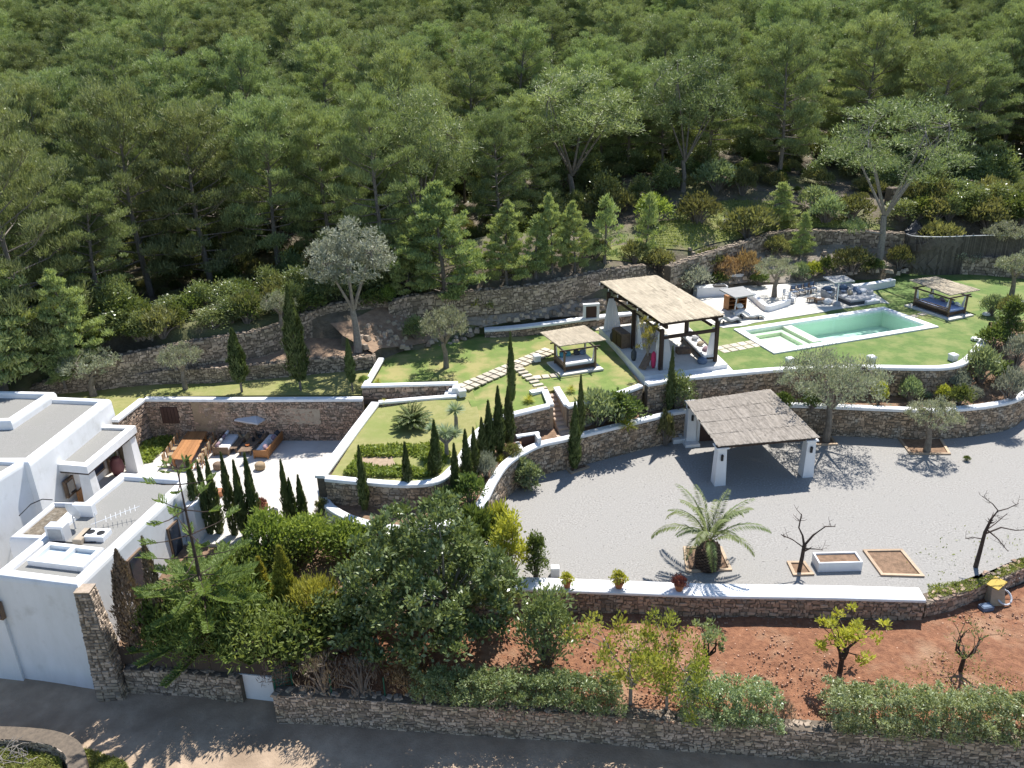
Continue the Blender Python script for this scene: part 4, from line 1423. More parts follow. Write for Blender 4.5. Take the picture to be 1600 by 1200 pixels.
# stone buttress at the front corner of the house
bt = MB()
A0, A1 = at(163, 1078, -2.65), at(207, 1062, -2.65)
B0 = (BD[1][0]-0.05, BD[1][1]-0.1, 3.25)
rsb = random.Random(5)
but = thing('stone_buttress', 'leaning rough stone buttress at the corner of the white house', 'buttress', A0)
bd = MB()
bx, by = BD[1][0], BD[1][1]
low = [(bx-0.10, by-0.75, -2.7), (bx+1.15, by-0.75, -2.7), (bx+1.15, by+0.5, -2.7), (bx-0.10, by+0.5, -2.7)]
hi = [(bx-0.05, by-0.32, 3.12), (bx+0.62, by-0.32, 3.12), (bx+0.62, by+0.3, 3.12), (bx-0.05, by+0.3, 3.12)]
bd.hexa(low, hi)
bd.build('core', M['mortar'], but)
bs = MB()
for (i0, i1) in ((0, 1), (1, 2), (3, 0)):
    for r in range(34):
        t0, t1 = r/34, (r+1)/34
        k = 4
        for c_ in range(k):
            off = 0.12*(r % 2)
            jit_ = (rsb.uniform(-0.07, 0.07), rsb.uniform(-0.07, 0.07))
            u0, u1 = max(0, (c_-off)/k+(jit_[0] if c_ else 0))+0.008, min(1, (c_+1-off)/k+(jit_[1] if c_ < k-1 else 0))-0.008

            def pp(u, t, d):
                a_ = Vector(low[i0]).lerp(Vector(low[i1]), u)
                b_ = Vector(hi[i0]).lerp(Vector(hi[i1]), u)
                q_ = a_.lerp(b_, t)
                e_ = (Vector(low[i1])-Vector(low[i0])).normalized()
                return q_+Vector((e_.y, -e_.x, 0.05))*d
            d_ = rsb.uniform(0.02, 0.07)
            base = [pp(u0, t0+0.002, 0), pp(u1, t0+0.002, 0), pp(u1, t1-0.004, 0), pp(u0, t1-0.004, 0)]
            jj = [rsb.uniform(-0.006, 0.006) for _ in range(4)]
            fr4 = [pp(u0+0.02, t0+0.004+jj[0], d_), pp(u1-0.02, t0+0.004+jj[1], d_), pp(u1-0.02, t1-0.007+jj[2], d_), pp(u0+0.02, t1-0.007+jj[3], d_)]
            add_stone(bs, base, fr4, rsb.random())
o = bs.build('stones', M['stoneg'], but)
o['kind'] = 'stuff'
cp = MB()
cp.hexa([(p[0], p[1], 3.12) for p in hi], [(p[0], p[1], 3.22) for p in inset([hi[0], hi[1], hi[2], hi[3]], -0.03)])
cp.build('cap_stone', M['stoneg'], but)

# brown screen fence on the low road wall, white gate panel, green gate
sf = thing('screen_fence', 'brown privacy screen standing on the low stone wall', 'fence', at(280, 1048, -1.25))
SA_, SB_ = at(176, 1043, -1.2), at(452, 1066, -1.2)
for i in range(9):
    t0, t1 = i/9, (i+1)/9
    a = (SA_[0]+(SB_[0]-SA_[0])*t0, SA_[1]+0.35+(SB_[1]-SA_[1])*t0)
    b = (SA_[0]+(SB_[0]-SA_[0])*t1, SA_[1]+0.35+(SB_[1]-SA_[1])*t1)
    m_ = MB()
    m_.beam((a[0], a[1], -0.72), (b[0]-0.02, b[1], -0.72), 0.04, 1.0)
    m_.build('screen_panel', M['screen'], sf)
    m_ = MB()
    m_.tube([(a[0], a[1]+0.06, -1.3), (a[0], a[1]+0.06, -0.15)], 0.03, 6)
    m_.build('post', M['black'], sf)
m_ = MB()
a, b = at(376, 1094, -2.65), at(430, 1100, -2.65)
m_.beam((a[0], a[1]+0.3, -1.95), (b[0], b[1]+0.3, -1.95), 0.25, 1.45)
single(m_, 'white_wall', M['white'], 'short white wall between the two roadside stone walls', 'wall')
gt = thing('garden_gate', 'small green metal gate at the end of the hedge', 'gate', at(442, 1076, -1.1))
gx0 = at(430, 1076, -1.1)
for dx, h in ((0, 1.15), (0.75, 1.15)):
    m_ = MB()
    m_.tube([(gx0[0]+dx, gx0[1]+dx*0.25, -1.15), (gx0[0]+dx, gx0[1]+dx*0.25, -1.1+h)], 0.045, 6)
    m_.build('post', M['green'], gt)
m_ = MB()
for k in range(6):
    m_.tube([(gx0[0], gx0[1], -1.0+k*0.19), (gx0[0]+0.75, gx0[1]+0.19, -1.0+k*0.19)], 0.015, 4)
for k in range(5):
    m_.tube([(gx0[0]+k*0.15, gx0[1]+k*0.04, -1.05), (gx0[0]+k*0.15, gx0[1]+k*0.04, -0.02)], 0.012, 4)
m_.build('mesh_panel', M['green'], gt)
for px, py in ((517, 1086), (601, 1091), (696, 1103), (930, 1118), (1130, 1134)):
    a = at(px, py, -1.05)
    m_ = MB()
    m_.tube([(a[0], a[1]+0.15, -1.2), (a[0], a[1]+0.15, 0.0)], 0.035, 6)
    o = single(m_, 'fence_post', M['green'], 'green metal post standing in the hedge above the stone wall', 'fence post', group='green posts along the hedge')


# ================================================================== PLANTS: prototypes
PROTO = {}


def pine_proto(key, seed, H, Wd, cb, style='round', nb=34, dens=1.0, lean=0.0, leaf='pine', bark='bark', Ln=0.34, Wl=0.062, side=None):
    r = random.Random(seed)
    lv = Leaves(seed)
    tb = MB()
    kx, ky = r.uniform(-1, 1)*0.03*H+lean, r.uniform(-1, 1)*0.03*H

    def trunk(t):
        return (kx*t*t+0.012*H*math.sin(t*5+seed), ky*t*t+0.012*H*math.cos(t*4+seed), H*t)
    path = [trunk(i/8*0.97) for i in range(9)]
    r0 = 0.0155*H+0.03
    tb.tube([(path[0][0], path[0][1], -0.6)]+path, [r0*1.35]+[r0*(1.05-0.97*i/8)+0.015 for i in range(9)], 7)
    for i in range(nb):
        t = (i+r.random())/nb
        tz = cb+(1-cb)*t*0.98
        base = Vector(trunk(tz))
        az = i*2.39996+r.uniform(-0.5, 0.5)
        if style == 'round':
            pr = math.sqrt(max(0.05, 1-((t-0.42)/0.63)**2))
            el = R(-2+52*t+r.uniform(-10, 12))
        elif style == 'umbrella':
            pr = max(0.2, 0.55+0.6*math.sin(t*2.4))*(1.05-0.45*t*t)
            el = R(22+45*t+r.uniform(-10, 10))
        else:                                  # young cone
            pr = max(0.1, (1-t)**0.62*(1.05 if t > 0.12 else 0.8))
            el = R(12+40*t+r.uniform(-8, 10))
        ln = Wd/2*pr*r.uniform(0.72, 1.12)
        d = Vector((math.cos(az)*math.cos(el), math.sin(az)*math.cos(el), math.sin(el)))
        mid = base+d*ln*0.55+Vector((0, 0, -0.03*ln))
        tip = base+d*ln+Vector((0, 0, 0.10*ln))
        br = max(0.012, r0*0.30*(1-0.6*t)*min(1, ln/2.5))
        tb.tube([base, mid, tip], [br, br*0.7, 0.012], 4, cap=False)
        k = max(2, int(ln*1.7*dens+0.5))
        for j in range(k):
            s = 0.46+0.56*(j+r.random()*0.8)/k
            s = min(s, 1.02)
            lat = r.uniform(-1, 1)*0.30*ln*s
            c = base+d*ln*s+Vector((-math.sin(az)*lat, math.cos(az)*lat, r.uniform(-0.1, 0.25)+0.08*ln*s))
            if abs(lat) > 0.5:
                q = base+d*ln*s*0.72
                tb.tube([q, c], [0.018, 0.008], 3, cap=False)
            sc = r.uniform(0.6, 1.35)*(0.80 if style != 'young' else 0.46)
            if style == 'young':
                sc *= 0.75+0.5*(1-t)
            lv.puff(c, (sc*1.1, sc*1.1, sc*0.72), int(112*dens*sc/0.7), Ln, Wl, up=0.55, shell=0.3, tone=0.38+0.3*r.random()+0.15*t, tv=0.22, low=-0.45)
    for j in range(4 if style != 'young' else 3):
        c = Vector(trunk(0.93+0.03*j))+Vector((r.uniform(-.2, .2), r.uniform(-.2, .2), 0.1))
        lv.puff(c, (0.4, 0.4, 0.5), 36, Ln, Wl, up=0.7, tone=0.6, low=-0.2)
    me_t = tb.mesh('trunk', M[bark])
    me_c = lv.mesh('crown', L[leaf])
    PROTO[key] = (me_t, me_c, H, Wd)


def plant(name, key, loc, sx_, sz_, label, cat, group=None, rz=None, crown='crown', stem='trunk', tilt=0.0):
    t, c, H, Wd = PROTO[key][:4]
    o = thing(name, label, cat, loc, group)
    a = rnd.random()*6.28 if rz is None else rz
    for nm, me_ in ((stem, t), (crown, c)):
        if me_ is None:
            continue
        q = link(nm, me_, o)
        q.scale = (sx_, sx_, sz_)
        q.rotation_euler = (tilt, 0, a)
    return o


for i in range(4):
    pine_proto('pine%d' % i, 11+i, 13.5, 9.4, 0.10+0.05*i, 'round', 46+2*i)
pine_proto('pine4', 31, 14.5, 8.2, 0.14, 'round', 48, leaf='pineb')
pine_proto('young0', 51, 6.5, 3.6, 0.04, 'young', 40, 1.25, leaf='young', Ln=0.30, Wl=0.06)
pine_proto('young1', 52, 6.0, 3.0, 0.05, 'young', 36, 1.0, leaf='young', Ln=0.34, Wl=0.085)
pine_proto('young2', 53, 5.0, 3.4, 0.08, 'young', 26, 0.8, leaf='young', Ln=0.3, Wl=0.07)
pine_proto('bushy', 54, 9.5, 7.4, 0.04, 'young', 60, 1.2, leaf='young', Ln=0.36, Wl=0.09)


def bush_proto(key, seed, w, h, leaf, npuff, n, Ln, Wl, up=0.3, stem=0.25, bark='bark', pr=0.3, ragged=0.3, top_tone=0.15, jit=0.5):
    """a shrub of leaf puffs on thin stems"""
    r = random.Random(seed)
    lv = Leaves(seed)
    tb = MB()
    for i in range(npuff):
        a = i*2.39996
        q = math.sqrt((i+0.5)/npuff)
        zz = math.sqrt(max(0.02, 1-q*q))*r.uniform(0.55, 1.0)
        x, y = math.cos(a)*q*w/2*(1-0.25*zz)*r.uniform(0.8, 1.05), math.sin(a)*q*w/2*(1-0.25*zz)*r.uniform(0.8, 1.05)
        z = h*(stem+(0.86-stem)*zz)+r.uniform(-ragged, ragged)*0.2*h
        s = pr*min(w, h)*r.uniform(0.75, 1.25)
        lv.puff((x, y, z), (s, s, s*0.85), n, Ln, Wl, up=up, shell=0.4, tone=0.4+0.3*r.random()+top_tone*(zz-0.5), tv=0.25, low=-0.5, jit=jit)
        if i % 2 == 0:
            tb.tube([(x*0.08, y*0.08, -0.15), (x*0.45, y*0.45, z*0.5), (x, y, z)], [0.028*w, 0.018*w, 0.006*w], 4, cap=False)
    PROTO[key] = (tb.mesh('stem', M[bark]), lv.mesh('foliage', L[leaf]), h, w)


for i in range(2):
    bush_proto('shrub%d' % i, 60+i, 1.6, 1.4, 'shrub', 34, 44, 0.17, 0.08)
    bush_proto('scrub%d' % i, 64+i, 2.0, 1.4, 'scrub', 36, 46, 0.2, 0.07, up=0.5)
    bush_proto('oleander%d' % i, 68+i, 1.8, 1.7, 'oleander', 36, 44, 0.24, 0.065, up=0.5)
    bush_proto('silver%d' % i, 72+i, 1.7, 1.3, 'silver', 34, 48, 0.2, 0.05, up=0.4)
bush_proto('round', 76, 1.6, 1.5, 'oleander', 60, 46, 0.15, 0.075, pr=0.2, stem=0.1)
bush_proto('bright', 78, 2.4, 2.2, 'bright', 50, 50, 0.2, 0.085)
bush_proto('lime', 79, 1.2, 1.1, 'lime', 26, 44, 0.15, 0.07)
bush_proto('dark', 80, 2.6, 3.2, 'magnolia', 54, 50, 0.22, 0.09, stem=0.16)
bush_proto('column', 81, 1.3, 3.2, 'shrub', 44, 46, 0.19, 0.075, stem=0.1, pr=0.34)
bush_proto('limecolumn', 82, 1.6, 3.2, 'lime', 46, 44, 0.19, 0.075, stem=0.1, pr=0.3)
bush_proto('ochre', 83, 1.8, 1.4, 'ochre', 30, 42, 0.22, 0.05, up=0.6)
bush_proto('twiggy', 84, 1.8, 1.3, 'dead', 24, 26, 0.22, 0.03, up=0.6)
bush_proto('dead', 85, 1.2, 1.1, 'dead', 20, 40, 0.2, 0.03, up=0.6)
bush_proto('potgreen', 86, 0.7, 0.7, 'lime', 22, 40, 0.11, 0.05, stem=0.2)
bush_proto('potred', 87, 0.7, 0.6, 'purple', 20, 36, 0.14, 0.035, stem=0.2, up=0.5)


def olive_proto(key, seed, H, Wd, th, leaf='olive', npuff=80, n=60, bark='olivebark', Ln=0.17, Wl=0.045, flat=0.6, thick=0.16, branch=False):
    r = random.Random(seed)
    lv = Leaves(seed)
    tb = MB()
    tb.tube([(0, 0, -0.3), (0.05, 0, th*0.5), (0.18*r.uniform(-1, 1), 0.1, th)], [thick*1.5, thick, thick*0.85], 8)
    top = Vector((0.05, 0.05, th))
    limbs = []
    for i in range(6):
        a = i*1.05+r.uniform(-0.3, 0.3)
        e = Vector((math.cos(a)*Wd*0.30, math.sin(a)*Wd*0.30, th+(H-th)*r.uniform(0.45, 0.75)))
        tb.tube([top+Vector((0, 0, -0.15)), top.lerp(e, 0.5)+Vector((0, 0, -0.08)), e], [thick*0.55, thick*0.35, thick*0.12], 5, cap=False)
        limbs.append(e)
    for i in range(npuff):
        a = i*2.39996
        q = math.sqrt((i+0.5)/npuff)
        zz = math.sqrt(max(0.0, 1-q*q))*r.uniform(-0.25 if q > 0.5 else 0.1, 1.0)
        x, y = math.cos(a)*q*Wd/2*r.uniform(0.78, 1.05), math.sin(a)*q*Wd/2*r.uniform(0.78, 1.05)
        z = th+(H-th)*(0.42+0.5*zz)+r.uniform(-0.15, 0.15)
        s = Wd*0.105*r.uniform(0.7, 1.3)
        lv.puff((x, y, z), (s, s, s*0.8), n, Ln, Wl, up=0.35, shell=0.25, tone=0.35+0.4*r.random(), tv=0.3, low=-0.6, jit=0.8)
        if i % 3 == 0:
            e = min(limbs, key=lambda v: (v-Vector((x, y, z))).length)
            tb.tube([e, (x, y, z)], [thick*0.15, 0.008], 4, cap=False)
    if branch:                                  # one long low limb to the side
        tb.tube([(0, 0, th*0.62), (-1.6, 0.2, th*0.72), (-3.4, 0.3, th*0.86)], [0.11, 0.08, 0.03], 5, cap=False)
        for k_ in range(12):
            lv.puff((-2.2-2.6*r.random(), r.uniform(-.6, .8), th*(0.78+0.24*r.random())), (0.6, 0.6, 0.4), n//2, Ln, Wl, up=0.5, shell=0.3, tone=0.4+0.3*r.random(), tv=0.25, low=-0.4)
    PROTO[key] = (tb.mesh('trunk', M[bark]), lv.mesh('crown', L[leaf]), H, Wd)


olive_proto('open', 41, 16.0, 11.0, 4.6, leaf='pineb', npuff=125, n=84, bark='greybark', Ln=0.36, Wl=0.065, thick=0.24, branch=True)
olive_proto('pine5', 32, 12.5, 9.6, 2.8, leaf='pine', npuff=150, n=125, bark='bark', Ln=0.34, Wl=0.065, thick=0.2)
olive_proto('olive0', 90, 3.6, 5.4, 1.5, npuff=110, n=64)
olive_proto('olive1', 91, 2.8, 3.4, 1.2, npuff=74)
olive_proto('olive2', 92, 2.7, 3.2, 1.3, npuff=64, n=56)
olive_proto('silvertree', 93, 8.6, 5.4, 2.7, leaf='silver', npuff=150, n=70, bark='greybark', Ln=0.24, Wl=0.075, thick=0.2)


def cypress_proto(key, seed, H, Wd, leaf='cypress', n=3000, trunk=0.25, taper=1.0, dens=1.0, Ln=0.30, Wl=0.075):
    lv = Leaves(seed)
    r = lv.r
    t = r.rand(int(n*dens))**0.85
    env = np.minimum(1.0, (1-t)*1.75*taper)**0.85*np.minimum(1.0, 0.5+t*4.0)
    a = r.rand(len(t))*2*np.pi
    lump = 1+0.16*np.sin(a*3+t*19+seed)+0.12*np.sin(a*5-t*31)+0.08*np.sin(t*60+a)
    q = (0.62+0.38*r.rand(len(t)))
    rad = Wd/2*env*lump*q
    z0 = trunk
    C = np.stack([rad*np.cos(a), rad*np.sin(a), z0+(H-z0)*t], 1)
    D = np.stack([np.cos(a)*0.34, np.sin(a)*0.34, np.ones_like(a)], 1)+r.normal(size=(len(t), 3))*0.16
    N = np.stack([np.cos(a), np.sin(a), np.zeros_like(a)], 1)+r.normal(size=(len(t), 3))*0.45
    lv.raw(C, D, N, Ln*(0.7+0.6*r.rand(len(t))), Wl*(0.7+0.7*r.rand(len(t))), 0.30+0.45*r.rand(len(t))+0.2*(q-0.8)/0.2*0.4)
    tb = MB()
    tb.tube([(0, 0, -0.3), (0.01, 0, trunk+0.2), (0, 0, H*0.8)], [0.085, 0.065, 0.015], 6)
    PROTO[key] = (tb.mesh('trunk', M['bark']), lv.mesh('crown', L[leaf]), H, Wd)


for i in range(4):
    cypress_proto('cyp%d' % i, 100+i, 5.0, 0.78+0.06*i, n=3400)
cypress_proto('cypt0', 105, 4.6, 1.0, n=3400, trunk=0.85)
cypress_proto('cypt1', 106, 6.4, 1.25, n=4600, trunk=0.7)
cypress_proto('deadc0', 107, 5.0, 1.3, leaf='dead', n=4200, Ln=0.22, Wl=0.05)
cypress_proto('deadc1', 108, 5.0, 0.7, leaf='dead', n=1900, Ln=0.22, Wl=0.05)
cypress_proto('gold', 109, 3.4, 1.7, leaf='conifer', n=4200, taper=0.34, Ln=0.26, Wl=0.06)


def put(name, key, px, py, z, pw, ph, label, cat, group=None, **kw):
    """pw, ph: the plant's width and height in photograph pixels"""
    p = at(px, py, z) if z is not None else ground_at(px, py)
    k = ppm(p)
    t, c, H, Wd = PROTO[key][:4]
    f = 1.0 if key.startswith('cyp') or key == 'araucaria' else 1.12
    return plant(name, key, p, f*pw/k/Wd, f*ph/(k*0.93)/H, label, cat, group, **kw)


# ================================================================== CYPRESSES
def cyp(px, py, ty, pw, z, label, k, group=None, leaf=None):
    return put('cypress_tree', k, px, py, z, pw*(0.82 if k[:4] != 'cypt' else 1.0), py-ty, label, 'cypress', group)


for i, a in enumerate((
        (571, 800, 693, 19, 1.5, 'cypress at the left end of the curved bed, before the soil patch'),
        (640, 790, 688, 21, 1.5, 'cypress in the curved bed in front of the white coping below the cycad'),
        (683, 740, 655, 22, 2.95, 'thick dark cypress on the cycad lawn just left of the dragon trees'),
        (676, 775, 704, 19, 1.55, 'short cypress in front of the curved coping below the dragon trees'),
        (714, 785, 690, 20, 1.6, 'cypress in the curved bed right of the short one by the dragon trees'),
        (731, 765, 669, 21, 1.65, 'cypress in the curved bed behind the silver bush, left of a pair'),
        (743, 752, 666, 19, 1.7, 'slim cypress directly beside the silver bush'),
        (755, 728, 651, 20, 1.75, 'cypress in the middle of the curved row, at the bend of the wall'),
        (766, 720, 625, 22, 1.8, 'cypress in the curved row with its tip below the tall pair'),
        (781, 712, 604, 22, 1.85, 'tall cypress in the curved row, second from its right end'),
        (796, 698, 604, 22, 1.9, 'last cypress of the curved row, nearest the stone stairs'),
        (800, 630, 521, 16, 3.42, 'tall slim cypress standing on the lawn beside the stepping stone path'),
        (907, 682, 586, 15, 1.9, 'slim cypress in the bed behind the one at the yard wall'),
        (898, 735, 627, 23, 0.0, 'cypress in a stone edged bed on the gravel yard, against the curved wall'),
        (1046, 645, 543, 15, 1.9, 'slim cypress in front of the white pergola platform'))):
    cyp(*a[:5], a[5], 'cyp%d' % (i % 4), 'slim cypresses of the garden')
for i, a in enumerate((
        (316, 838, 708, 22, 0.0, 'leftmost cypress of the patio row, half behind the umbrella pine like conifer'),
        (331, 840, 717, 20, 0.0, 'second cypress of the patio row, close against the house'),
        (345, 840, 709, 22, 0.0, 'third cypress of the patio row from the house'),
        (369, 842, 702, 22, 0.0, 'fourth cypress of the patio row, in front of the white sofa'),
        (386, 845, 714, 22, 0.0, 'fifth cypress of the patio row, before the coffee table'),
        (404, 842, 704, 23, 0.0, 'sixth cypress of the patio row, before the wooden sofa'),
        (454, 826, 714, 19, 0.1, 'taller cypress of the pair on the open side of the patio'),
        (462, 826, 742, 17, 0.1, 'shorter cypress leaning on its taller neighbour at the patio edge'),
        (477, 828, 738, 20, 0.1, 'last cypress of the patio row, nearest the white wall end'))):
    cyp(*a[:5], a[5], 'cyp%d' % (i % 4), 'cypresses in front of the patio')
cyp(378, 613, 516, 27, 3.1, 'bushy cypress on a bare thin stem on the left lawn', 'cypt0')
cyp(470, 609, 453, 34, 3.15, 'tallest and widest cypress of the left lawn, before the stone walls', 'cypt1')
cyp(551, 611, 531, 15, 3.15, 'small cypress on the left lawn next to the angled coping', 'cypt0')
for a in ((221, 1022, 862, 44, -0.9, 'deadc0', 'broad dry brown cypress against the white house wall'),
          (207, 1020, 893, 20, -0.9, 'deadc1', 'thin dry cypress at the corner nearest the stone buttress'),
          (262, 1012, 843, 26, -0.8, 'deadc1', 'dry brown cypress behind the araucaria branches')):
    put('cypress_tree', a[5], a[0], a[1], a[4], a[3], a[1]-a[2], a[6], 'cypress')

# ================================================================== OLIVES AND OTHER GARDEN TREES
put('olive_tree', 'olive0', 1290, 688, 0.05, 148, 122, 'wide grey olive tree spreading beside the carport roof', 'olive tree')
put('olive_tree', 'olive2', 1448, 705, 0.05, 78, 72, 'small olive tree in a stone edged bed on the gravel yard', 'olive tree')
put('olive_tree', 'olive1', 697, 572, 3.5, 70, 78, 'olive tree on the upper lawn left of the path', 'olive tree')
put('olive_tree', 'olive1', 147, 618, 3.1, 84, 62, 'olive tree on the left lawn directly behind the house roof', 'olive tree')
put('olive_tree', 'olive2', 290, 608, 3.1, 62, 62, 'olive tree on the left lawn before the lower stone wall', 'olive tree')
put('olive_tree', 'silvertree', 560, 546, None, 118, 172, 'large silvery tree with a leaning bare trunk by the stone walls', 'tree')
put('olive_tree', 'olive2', 1210, 462, 3.9, 60, 50, 'olive tree growing in the white planter by the pool patio', 'olive tree')
put('olive_tree', 'olive2', 1580, 464, 3.75, 60, 58, 'olive tree at the right end of the pool lawn', 'olive tree')
put('olive_tree', 'olive2', 1558, 428, None, 58, 50, 'olive tree before the reed fence at the right edge', 'olive tree')
put('olive_tree', 'olive2', 443, 535, None, 50, 52, 'small grey olive tree on the soil strip between two stone walls', 'olive tree')

# big glossy tree by the lower field
def magnolia():
    r = random.Random(5)
    lv = Leaves(5)
    tb = MB()
    H, W = 6.4, 8.0
    tb.tube([(0, 0, -0.3), (0.05, 0, 0.9), (-0.2, 0.1, 2.0)], [0.24, 0.19, 0.15], 8)
    tb.tube([(0.16, 0, -0.3), (0.35, 0.1, 1.0), (0.8, 0.2, 2.4)], [0.16, 0.13, 0.10], 7)
    for i in range(190):
        a = i*2.39996
        q = math.sqrt((i+0.5)/190)
        zz = math.sqrt(max(0, 1-q*q))*r.uniform(0.0, 1.0)
        x, y = math.cos(a)*q*W/2*r.uniform(0.75, 1.08)-0.9, math.sin(a)*q*W/2.5*r.uniform(0.8, 1.05)
        z = 1.0+1.0*(1-q)+(H-1.9)*zz*r.uniform(0.75, 1.1)+r.uniform(0, 0.7)
        s = r.uniform(0.42, 0.72)
        lv.puff((x, y, z), (s*1.15, s*1.15, s*0.95), 130, 0.235, 0.115, up=0.35, shell=0.3, tone=0.4+0.3*r.random(), tv=0.35, low=-0.5, jit=0.8)
        if i % 6 == 0:
            tb.tube([(-0.15, 0.1, 1.7), (x*0.5, y*0.5, z*0.62+0.5), (x, y, z)], [0.06, 0.04, 0.012], 4, cap=False)
    PROTO['magnolia'] = (tb.mesh('trunk', M['greybark']), lv.mesh('crown', L['magnolia']), H, W)


magnolia()
put('broadleaf_tree', 'magnolia', 704, 1000, -0.95, 268, 205, 'large spreading tree with dark glossy leaves beside the red field', 'tree', rz=0.0)


# araucaria: a straight stem with open whorls of upswept feathered branches
def araucaria():
    r = random.Random(3)
    lv = Leaves(3)
    q_ = lv.r
    tb = MB()
    H = 10.0
    tb.tube([(0, 0, -0.3), (0.02, 0, H*0.5), (0, 0, H)], [0.13, 0.085, 0.02], 7)
    tiers = [0.6+i*0.72 for i in range(6)]+[5.2, 6.4, 7.7, 9.0, 9.8]
    for ti, z in enumerate(tiers):
        f = 1-z/H
        ln = 0.9+2.9*f**0.75 if z < 9.5 else 0.7
        n = 6 if z < 4.2 else 4 if z < 9.5 else 6
        for k in range(n):
            a = k*2*math.pi/n+ti*0.5+r.uniform(-0.2, 0.2)
            l_ = ln*r.uniform(0.8, 1.1)
            up = 0.16 if z > 3 else 0.05
            P0 = Vector((0, 0, z))
            P1 = Vector((math.cos(a)*l_*0.55, math.sin(a)*l_*0.55, z+up*l_*0.25))
            P2 = Vector((math.cos(a)*l_, math.sin(a)*l_, z+up*l_))
            tb.tube([P0, P1, P2], [0.035, 0.025, 0.012], 4, cap=False)
            m = int(16*l_*(1.5 if z < 4.2 else 0.5))
            s0 = 0.25 if z < 4.2 else 0.70
            for j in range(m):
                s = s0+(1.03-s0)*(j+r.random())/m
                b = P0.lerp(P1, s*2) if s < 0.5 else P1.lerp(P2, s*2-1)
                sd = 1 if j % 2 else -1
                sp = 0.55*(1.25-s*0.6)*r.uniform(0.7, 1.1)
                d = Vector((math.cos(a), math.sin(a), 0))*0.75+Vector((-math.sin(a), math.cos(a), 0))*sd*0.9+Vector((0, 0, 0.55))
                d.normalize()
                for u in range(7):
                    t = (u+0.3)/7
                    c = b+d*sp*t
                    dd = d+Vector((r.uniform(-.5, .5), r.uniform(-.5, .5), r.uniform(-.1, .6)))
                    lv.raw([c], [dd], [[r.uniform(-1, 1), r.uniform(-1, 1), 1]], 0.22, 0.06, 0.35+0.5*r.random())
    PROTO['araucaria'] = (tb.mesh('trunk', M['darkbark']), lv.mesh('crown', L['araucaria']), H, 7.0)


araucaria()
put('araucaria_tree', 'araucaria', 334, 1012, -0.9, 212, 302, 'tall araucaria with a thin bare stem and open tiers before the white house', 'tree', rz=0.4)

